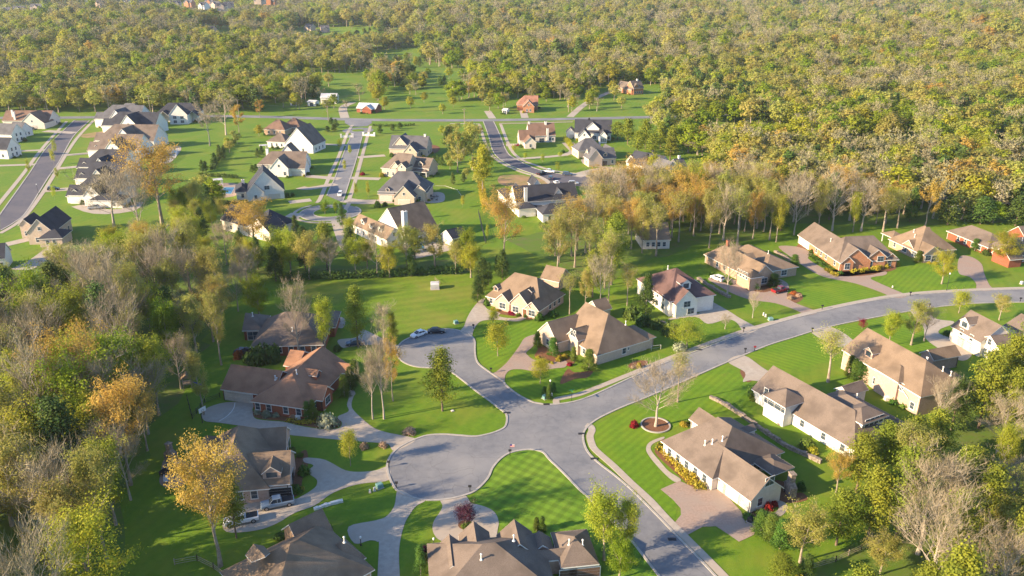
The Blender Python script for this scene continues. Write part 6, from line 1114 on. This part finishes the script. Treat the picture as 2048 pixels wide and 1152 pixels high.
# excavator
p = G(1530, 289); ex = empty('excavator', p, R(160), 'orange excavator standing by the far wood track', 'excavator'); b = MB()
b.box(-1.6, 1.6, -1.4, -.8, 0, .8); b.box(-1.6, 1.6, .8, 1.4, 0, .8); b.build('track', 'darkmetal', ex); b = MB(); b.box(-1.7, 1.3, -1.2, 1.2, .9, 2.0); b.box(-.2, 1.2, .1, 1.2, 2.0, 3.0); b.build('body', 'orange_paint', ex); b = MB(); b.tube([(1.2, -.3, 1.8), (3.2, -.3, 4.6), (5.2, -.3, 3.4)], [.3, .25, .2], 5); b.tube([(5.2, -.3, 3.4), (5.6, -.3, 1.4)], [.2, .15], 5); b.box(5.1, 6.0, -.8, .2, .6, 1.4); b.build('arm', 'orange_paint', ex)
# ================================================================ STREET FURNITURE
def lamp(bx, by, ty, label):
    p = G(bx, by); h_ = height_at(bx, by, ty); r = empty('street_lamp', p, 0, label, 'street lamp'); b = MB(); b.lathe([(.16, 0), (.14, .3), (.07, .4), (.055, h_-.5), (.1, h_-.45)], 8); b.build('pole', 'darkmetal', r)
    b = MB(); b.lathe([(.10, h_-.45), (.20, h_-.2), (.19, h_-.05), (.05, h_+.08)], 8); b.build('lamp_shade', 'lampglass', r)
lamp(1100, 798, 760, 'black post lamp with pale globe among dark arborvitae on the corner lawn'); lamp(1893, 581, 546, 'tall post lamp on the verge before the arched porch house'); lamp(722, 1091, 1073, 'short garden post lamp beside the long drive'); lamp(77, 388, 368, 'dark street lamp on the left street verge'); lamp(868, 1095, 1076, 'short garden lamp at the round court edge')
def mailbox(x, y, label, flag=False, red=False):
    p = G(x, y); r = empty('mailbox', p, 0, label, 'mailbox'); b = MB(); b.box(-.07, .07, -.07, .07, 0, 1.25); b.build('post', 'darkmetal', r); b = MB(); b.prism([(-.3, -.16), (.3, -.16), (.3, .16), (-.3, .16)], 1.05, 1.3); b.tube([(-.3, 0, 1.3), (.3, 0, 1.3)], [.16, .16], 8); b.build('box', 'red_paint' if red else 'darkmetal', r)
    if flag:
        b = MB(); b.tube([(0, 0, 1.2), (0, 0, 2.6)], [.03, .02], 5); b.build('flag_pole', 'darkmetal', r); b = MB()
        for i in range(6): b.box(.03, .9, -.01, .01, 2.0+i*.1, 2.1+i*.1, i % 2)
        b.box(.03, .4, -.02, .02, 2.3, 2.6, 2); b.build('flag', ['flag_red', 'trim', 'flag_blue'], r)
for x, y, l in [(793, 976, 'mailbox on the kerb left of the lower turning circle'), (940, 983, 'mailbox at the round court drive mouth'), (778, 934, 'mailbox at the drive mouth of the pyramid roofed house'), (1490, 706, 'mailbox at the long white house drive'), (1624, 665, 'mailbox at the peach brick house drive'), (1858, 616, 'mailbox at the dark asphalt court drive'), (2040, 604, 'mailbox near the right edge below the street'), (1487, 664, 'mailbox at the white two storey house drive'), (1644, 619, 'mailbox at the tan brick house drive'), (982, 746, 'mailbox at the half timbered house paver drive'), (947, 658, 'mailbox at the stone house drive'), (1820, 592, 'mailbox by the orange brick house drive')]: mailbox(x, y, l)
mailbox(1020, 911, 'mailbox with a small striped flag on the striped lawn corner', True); mailbox(1509, 702, 'red box on a post by the main street kerb', False, True)
p = G(1143, 802); r = empty('street_sign', p, R(20), 'green street name sign on a dark pole by the corner sidewalk', 'street sign'); b = MB(); b.lathe([(.05, 0), (.045, 3.0), (.07, 3.05)], 6); b.build('pole', 'darkmetal', r); b = MB(); b.box(-.6, .6, -.02, .02, 2.75, 2.95); b.box(-.02, .02, -.6, .6, 2.5, 2.7); b.build('sign_blade', 'sign_green', r)
def ubox(x, y, w_, h_, mat, label, name='utility_box'):
    p = G(x, y); r = empty(name, p, R(srn.uniform(0, 60)), label, name.replace('_', ' ')); b = MB(); b.box(-w_/2-.1, w_/2+.1, -w_/2-.1, w_/2+.1, 0, .1); b.build('base', 'concrete', r); b = MB(); q = w_/2; b.prism([(-q, -q*.8), (q, -q*.8), (q, q*.8), (-q, q*.8)], .1, h_*.8); b.prism([(-q, -q*.8), (q, -q*.8), (q, q*.8), (-q, q*.8)], h_*.8, h_, 0, [(-q*.92, -q*.5), (q*.92, -q*.5), (q*.92, q*.8), (-q*.92, q*.8)]); b.build('cabinet', mat, r)
for a in [(759, 975, 1.2, .9, 'box_green', 'pale green utility cabinet on the lawn by the lower turning circle'), (749, 982, .35, .8, 'trim', 'white utility pedestal beside the pale green cabinet, right'), (740, 985, .3, .7, 'trim', 'white utility pedestal beside the pale green cabinet, left'), (912, 647, 1.1, .9, 'box_green', 'green utility cabinet left of the stone house drive'), (1541, 641, 1.2, .9, 'box_green', 'utility cabinet on the lawn by the main street'), (1531, 634, .35, .9, 'trim', 'pale pedestal right beside the main street cabinet'), (1527, 631, .35, .9, 'trim', 'pale pedestal left beside the main street cabinet'), (1090, 797, 1.1, .9, 'box_green', 'utility cabinet among arborvitae on the corner lawn'), (1103, 794, .4, 1.0, 'trim', 'white pedestal at the corner lawn lamp'), (870, 577, 2.6, 2.0, 'metal_roof', 'large grey metal cabinet alone in the open field'), (1785, 575, .35, .6, 'trim', 'tiny white pedestal in the striped lawn'), (2043, 568, .8, .9, 'trim', 'white utility boxes by the right edge sidewalk'), (905, 822, .5, .2, 'trim', 'small white cover on the big lawn'), (1208, 722, .8, .8, 'trim', 'white air conditioner at the half timbered house wall', 'air_conditioner'), (1773, 800, 1.0, .9, 'trim', 'white air conditioner at the peach brick wall', 'air_conditioner'), (1960, 742, 1, 1, 'darkmetal', 'dark air conditioner at the asphalt court', 'air_conditioner'), (1500, 1043, 1, .9, 'darkmetal', 'dark air conditioner at the paver court end', 'air_conditioner'), (596, 838, .9, .9, 'trim', 'air conditioner under the red brick wall', 'air_conditioner')]: ubox(*a)
# basketball hoop
p = G(405, 846); r = empty('basketball_hoop', p, R(-30), 'basketball hoop with white backboard beside the red brick house court', 'basketball hoop'); b = MB(); b.tube([(0, 0, 0), (0, 0, 3.0), (.6, 0, 3.3)], [.09, .08, .07], 6); b.build('pole', 'darkmetal', r); b = MB(); b.box(.6, .65, -.9, .9, 2.9, 4.0); b.box(.652, .66, -.3, .3, 3.05, 3.1, 1); b.box(.652, .66, -.3, .3, 3.45, 3.5, 1); b.box(.652, .66, -.32, -.27, 3.05, 3.5, 1); b.box(.652, .66, .27, .32, 3.05, 3.5, 1); b.build('backboard', ['trim', 'darkmetal'], r); b = MB(); b.tube([(.88+.23*math.cos(t*.63), .23*math.sin(t*.63), 3.05) for t in range(11)], [.02]*11, 5); b.build('rim', 'orange_paint', r)
P = smooth(px2w([(438, 843), (455, 832), (467, 818), (470, 806)]), False, 4); strip('court_line', P, .08, .08, None, .072, 'trim')
# soccer goal, satellite dish
p = G(1312, 700); r = empty('soccer_goal', p, R(15), 'small white goal frame on the lawn beside the half timbered house', 'soccer goal'); b = MB(); b.tube([(-1.3, 0, 0), (-1.3, 0, 1.3), (1.3, 0, 1.3), (1.3, 0, 0)], [.04]*4, 5); b.tube([(-1.3, 0, 1.3), (-1.3, 1.1, 0), (1.3, 1.1, 0), (1.3, 0, 1.3)], [.03]*4, 5); b.build('frame', 'trim', r)
# stone walls
def rubble_wall(pts, w_, h_, label, mat='stone', cat='stone wall'):
    P = smooth(px2w(pts), False, 5); rs = random.Random(len(label)); b = MB()
    for i in range(len(P)-1):
        L = (P[i+1]-P[i]).length; n = max(1, int(L/.75)); ang = math.atan2(*(P[i+1]-P[i]).yx)
        for k in range(n):
            v = P[i].lerp(P[i+1], (k+.5)/n); T_ = Matrix.Translation((v.x, v.y, 0)) @ Matrix.Rotation(ang+rs.uniform(-.12, .12), 4, 'Z'); hh = h_*rs.uniform(.75, 1.15); l_ = L/n*.5*rs.uniform(.9, 1.05); ww = w_/2*rs.uniform(.8, 1.2); b.box(-l_, l_, -ww, ww, -.1, hh, 0, T_)
    o = b.build('stone_wall', mat); return tag(o, label, cat)
rubble_wall([(1420, 796), (1445, 808), (1469, 823), (1505, 848), (1545, 876), (1578, 897), (1612, 912), (1642, 927)], .75, .8, 'long rough stone wall between the cream house and the long white house'); rubble_wall([(1396, 559), (1430, 580), (1459, 596)], .9, .8, 'pale stone wall between the white two storey house and the white car'); rubble_wall([(1316, 644), (1333, 650), (1350, 658)], .8, .8, 'short stone wall beside the dark bushes behind the half timbered house'); rubble_wall([(628, 1020), (655, 1011), (686, 1003)], .6, .45, 'low white stone edging on the lawn below the turning circle drive', 'trim'); rubble_wall([(1549, 504), (1568, 515), (1588, 528)], .8, .8, 'stone wall between the tan and orange brick houses'); rubble_wall([(1556, 848), (1560, 851)], .5, .4, 'small stone stub in the hedge wall garden')
P = ring(1311, 851, 2.9); b = MB(); strip('edging', P, 0, .3, 0, .25, 'stone', b); b.poly([(p_.x, p_.y, .06) for p_ in P[:-1]], 1); o = b.build('planting_bed', ['kerb', 'mulch']); tag(o, 'round stone edged mulch bed under the bare spreading tree', 'planting bed')
P = ring(931, 1050, 1.3); b = MB(); b.poly([(p_.x, p_.y, .08) for p_ in P[:-1]]); tag(b.build('planting_bed', 'mulch'), 'round bed in the middle of the round court', 'planting bed')
# fences
def fence(pts, h_, sp, mat, label, rails=3):
    P = px2w(pts); r = empty('fence', (P[0].x, P[0].y, 0), 0, label, 'fence'); o = P[0]; rb = MB(); n = 0
    for i in range(len(P)-1):
        L = (P[i+1]-P[i]).length; k = max(1, int(L/sp))
        for q in range(k+1):
            v = P[i].lerp(P[i+1], q/k)-o; b = MB(); b.box(v.x-.06, v.x+.06, v.y-.06, v.y+.06, 0, h_+.1)
            if n < 95: b.build('post', mat, r)
            n += 1
        for z in range(rails): zz = h_*(z+.6)/rails; a, c_ = P[i]-o, P[i+1]-o; rb.tube([(a.x, a.y, zz), (c_.x, c_.y, zz)], [.05, .05], 4)
    rb.build('rail', mat, r)
fence([(1599, 1119), (1622, 1139), (1671, 1124), (1722, 1100), (1768, 1086)], 1.2, 2.5, 'wood', 'wooden post and wire fence under the lower right grove'); fence([(957, 427), (962, 450), (971, 487)], 1.7, 3, 'darkmetal', 'black fence running down the wide garden right of the pool house', 5); fence([(455, 1160), (428, 1138), (395, 1122), (350, 1130)], 1.2, 2.5, 'wood', 'timber fence at the bottom edge below the orange tree'); fence([(330, 330), (350, 318), (357, 303)], 1.8, 3, 'trim', 'white garden fence behind the taupe roofed house', 6); fence([(845, 376), (870, 373), (890, 373), (915, 381), (922, 392)], .5, 4, 'trim', 'low white curved edging in the garden behind the board gable house', 1)
fence([(1000, 249), (1070, 247), (1145, 245)], 1.2, 4, 'wood', 'rail fence along the back road verge', 3); fence([(870, 560), (880, 568)], 1.0, 2, 'wood', 'short fence stub near the grey cabinet', 2); fence([(375, 800), (385, 838), (410, 806), (440, 795)], 1.2, 2.2, 'darkmetal', 'dark garden fence behind the basketball hoop', 3)
# garden fireplaces
def fireplace(bx, by, ty, rz, label):
    p = G(bx, by); h_ = height_at(bx, by, ty); k = h_/4.2; r = empty('outdoor_fireplace', p, rz, label, 'outdoor fireplace'); b = MB(); b.box(-1.2*k, -.75*k, -.6, .6, 0, 1.9*k); b.box(.75*k, 1.2*k, -.6, .6, 0, 1.9*k); b.box(-.75*k, .75*k, .2, .6, 0, 1.9*k); b.box(-.75*k, .75*k, -.6, .2, 0, .45*k); b.box(-.75*k, .75*k, -.6, .2, 1.45*k, 1.9*k)
    b.prism([(-1.2*k, -.6), (1.2*k, -.6), (1.2*k, .6), (-1.2*k, .6)], 1.9*k, 2.6*k, 0, [(-.5*k, -.45), (.5*k, -.45), (.5*k, .45), (-.5*k, .45)]); b.box(-.5*k, .5*k, -.45, .45, 2.6*k, 4.0*k); b.box(-.6*k, .6*k, -.55, .55, 4.0*k, 4.2*k); b.build('chimney_breast', 'stone', r); b = MB(); b.box(-.72*k, .72*k, -.2, .19, .47*k, 1.43*k); b.build('hearth', 'darkmetal', r)
fireplace(343, 921, 886, R(-20), 'tall stone garden fireplace on the round patio by the wood'); fireplace(1579, 988, 946, R(100), 'slim stone garden fireplace behind the cream house')
sheet('patio', [(320, 968), (345, 976), (375, 962), (380, 930), (350, 915), (328, 920), (322, 945)], 'pavers', .03); sheet('patio', [(1556, 975), (1570, 962), (1590, 972), (1586, 990), (1568, 992)], 'pavers', .03); sheet('patio', [(1560, 996), (1600, 985), (1616, 998), (1590, 1006), (1568, 1004)], 'mulch', .028)
def patio_chair(x, y, rz, label, mat='cushion', w_=.8):
    p = G(x, y); r = empty('patio_chair', p, rz, label, 'patio chair', 'patio chairs'); b = MB(); b.box(-w_/2, w_/2, -.4, .4, .35, .5); b.build('seat', mat, r); b = MB(); b.box(-w_/2, w_/2, .3, .42, .5, 1.0); b.build('backrest', mat, r)
    for sx in (-1, 1):
        for sy in (-1, 1): b = MB(); b.box(sx*(w_/2-.05)-.03, sx*(w_/2-.05)+.03, sy*.35-.03, sy*.35+.03, 0, .35); b.build('leg', 'darkmetal', r)
for i, (x, y, a, w_, l) in enumerate([(329, 948, 70, 1.8, 'long dark patio sofa nearest the wood on the fireplace patio'), (333, 962, 110, 1.8, 'pale patio sofa at the lower end of the fireplace patio'), (345, 930, 200, .9, 'patio chair directly before the tall fireplace'), (356, 932, 150, .9, 'patio chair right of the tall fireplace'), (1572, 982, 0, .9, 'patio chair beside the slim fireplace')]): patio_chair(x, y, R(a), l, 'cushion' if i % 2 else 'darkmetal', w_)
# terraces and pools of the middle streets
for pts, m in (([(800, 478), (842, 474), (880, 482), (905, 497), (880, 506), (850, 514), (822, 516), (806, 500)], 'concrete'), ([(848, 390), (872, 384), (888, 388), (888, 402), (868, 406), (850, 404)], 'concrete'), ([(412, 388), (420, 372), (452, 366), (478, 370), (474, 390), (440, 396), (416, 394)], 'pavers'), ([(850, 293), (868, 290), (880, 296), (872, 306), (852, 306)], 'mulch'), ([(318, 300), (355, 292), (362, 300), (340, 326), (318, 326)], 'concrete')): sheet('terrace', pts, m, .045)
def pool(pts, label):
    P = px2w(pts); c_ = sum(P, Vector((0, 0)))/len(P); r = empty('swimming_pool', (c_.x, c_.y, 0), 0, label, 'swimming pool'); b = MB(); Q = [(p_-c_) for p_ in P]; b.prism([(q.x*1.12, q.y*1.12) for q in Q], 0, .10); b.build('coping', 'kerb', r); b = MB(); b.poly([(q.x, q.y, .108) for q in Q]); b.build('water', 'water', r)
pool([(440, 387), (449, 375), (469, 375), (462, 388)], 'small rectangular blue pool beside the steep black gable house'); pool([(822, 490), (842, 487), (850, 497), (828, 501)], 'pale pool on the terrace of the half lit brown roofed house'); pool([(334, 305), (350, 300), (353, 304), (338, 310)], 'small pool behind the broad brown roofed house in the left row')
def pergola(x, y, label, w_=3.4):
    p = G(x, y); r = empty('pergola', p, R(30), label, 'pergola')
    for sx in (-1, 1):
        for sy in (-1, 1): b = MB(); b.box(sx*w_/2-.15, sx*w_/2+.15, sy*w_/2-.15, sy*w_/2+.15, 0, 2.6); b.build('post', 'trim', r)
    b = MB(); b.box(-w_/2-.3, w_/2+.3, -w_/2-.3, w_/2+.3, 2.6, 2.75); b.build('roof', 'metal_roof', r)
pergola(421, 384, 'white open pergola left of the small pool'); pergola(437, 370, 'white open pergola above the small pool'); pergola(528, 300, 'white pergola in the garden behind the brown front sloped house')
def table(x, y, label):
    p = G(x, y); r = empty('patio_table', p, 0, label, 'patio table'); b = MB(); b.lathe([(.02, .70), (.9, .70), (.9, .76), (.02, .76)], 12); b.build('tabletop', 'darkmetal', r); b = MB(); b.lathe([(.4, 0), (.06, .08), (.06, .7)], 8); b.build('pedestal', 'darkmetal', r)
table(868, 396, 'round dark patio table on the board gable house terrace'); table(850, 503, 'round patio table on the pool terrace'); table(348, 945, 'round table in the middle of the fireplace patio')
for i, (x, y) in enumerate([(862, 394), (875, 394), (864, 400), (873, 401)]): patio_chair(x, y, R(90*i), 'dark patio chair around the table on the board gable house terrace', 'darkmetal', .7)
# gateway walls
for x, y, rz, l in ((694, 275, 10, 'white curved entrance wall left of the round gateway'), (738, 272, -10, 'white curved entrance wall right of the round gateway')):
    p = G(x, y); r = empty('entrance_wall', p, R(rz), l, 'entrance wall'); b = MB(); b.box(-3.4, 3.4, -.25, .25, 0, 1.2); b.build('wall', 'white_wall', r)
    for s_ in (-1, 0, 1): b = MB(); b.box(s_*3.4-.45, s_*3.4+.45, -.45, .45, 0, 2.0); b.box(s_*3.4-.55, s_*3.4+.55, -.55, .55, 2.0, 2.15); b.build('pillar', 'white_wall', r)
# utility poles and wires
tops = {}
for i, (bx, by, ty, l) in enumerate([(303, 234, 190, 'leaning wooden utility pole by the dark roofed row'), (478, 230, 198, 'utility pole between golden trees at the back road'), (657, 243, 211, 'utility pole above the conical evergreens'), (929, 247, 217, 'pale utility pole at the back road bend centre'), (1137, 224, 196, 'utility pole right of the farmhouse'), (1216, 184, 148, 'utility pole beside the gravel lane'), (612, 206, 183, 'small utility pole by the farm sheds'), (1660, 291, 258, 'pale utility pole in the right wood clearing'), (2014, 316, 286, 'utility pole at the right edge clearing'), (-40, 232, 190, 'utility pole at the far left of the back road')]):
    p = G(bx, by); h_ = height_at(bx, by, ty); r = empty('utility_pole', p, R(10 if i else 0), l, 'utility pole'); b = MB(); b.tube([(0, 0, -.3), (0, 0, h_)], [.24, .16], 7); b.build('pole', 'wood', r); b = MB(); b.box(-1.1, 1.1, -.08, .08, h_-.9, h_-.7); b.build('crossarm', 'wood', r)
    b = MB()
    for s_ in (-1, 0, 1): b.lathe([(.05, h_-.7), (.09, h_-.6), (.04, h_-.45)], 6, (s_*.95, 0, 0))
    b.build('insulator', 'trim', r); tops[i] = Vector((p.x, p.y, h_-.5))
for n_, (a, c_) in enumerate([(9, 0), (0, 1), (1, 2), (2, 3), (3, 4), (4, 5)]):
    for s_ in (-.95, .95):
        b = MB(); A, B_ = tops[a]+Vector((s_, 0, 0)), tops[c_]+Vector((s_, 0, 0)); b.tube([A.lerp(B_, t/8)-Vector((0, 0, 2.2*math.sin(math.pi*t/8))) for t in range(9)], [.035]*9, 4); o = b.build('power_line', 'darkmetal'); tag(o, 'thin sagging power line between the utility poles along the back road', 'power line', 'power lines along the back road')
# play house at the wood edge
p = G(376, 776); r = empty('play_house', p, R(20), 'small raised play house at the left wood edge behind the hoop', 'play house')
for sx in (-1, 1):
    for sy in (-1, 1): b = MB(); b.box(sx*.9-.08, sx*.9+.08, sy*.9-.08, sy*.9+.08, 0, 3.0); b.build('post', 'wood', r)
b = MB(); b.box(-1, 1, -1, 1, 1.4, 1.55); b.build('deck', 'wood', r); b = MB(); b.prism([(-1.2, -1.2), (1.2, -1.2), (1.2, 1.2), (-1.2, 1.2)], 3.0, 3.9, 0, [(-.05, -1.2), (.05, -1.2), (.05, 1.2), (-.05, 1.2)]); b.build('roof', 'tan_roof', r); b = MB(); b.poly([(1, -.4, 1.5), (1, .4, 1.5), (3.2, .4, .2), (3.2, -.4, .2)]); b.poly([(1, -.4, 1.45), (3.2, -.4, .15), (3.2, .4, .15), (1, .4, 1.45)]); b.build('slide', 'flag_blue', r)
# storm drains
for x, y in ((1188, 918), (1093, 809), (1163, 868), (1344, 1079), (1013, 826), (1398, 700)):
    p = G(x, y); b = MB(); b.box(p.x-.7, p.x+.7, p.y-.3, p.y+.3, .02, .16); tag(b.build('storm_drain', 'darkmetal'), 'dark iron storm drain set in the street kerb', 'storm drain', 'storm drains in the kerbs')

# ================================================================ AIR
hb = MB(); hb.box(-6500, 6500, -700, 7600, -40, 105); hz = hb.build('haze', []); tag(hz, 'thin pale spring haze over the whole valley', 'haze', None, 'stuff')
hm = bpy.data.materials.new('haze'); hm.use_nodes = True; hn = hm.node_tree; hn.nodes.clear(); ho = hn.nodes.new('ShaderNodeOutputMaterial'); hv = hn.nodes.new('ShaderNodeVolumePrincipled')
hv.inputs['Color'].default_value = (.80, .87, 1, 1); hv.inputs['Density'].default_value = .00006; hv.inputs['Anisotropy'].default_value = .2; hn.links.new(hv.outputs[0], ho.inputs['Volume']); hz.data.materials.append(hm)
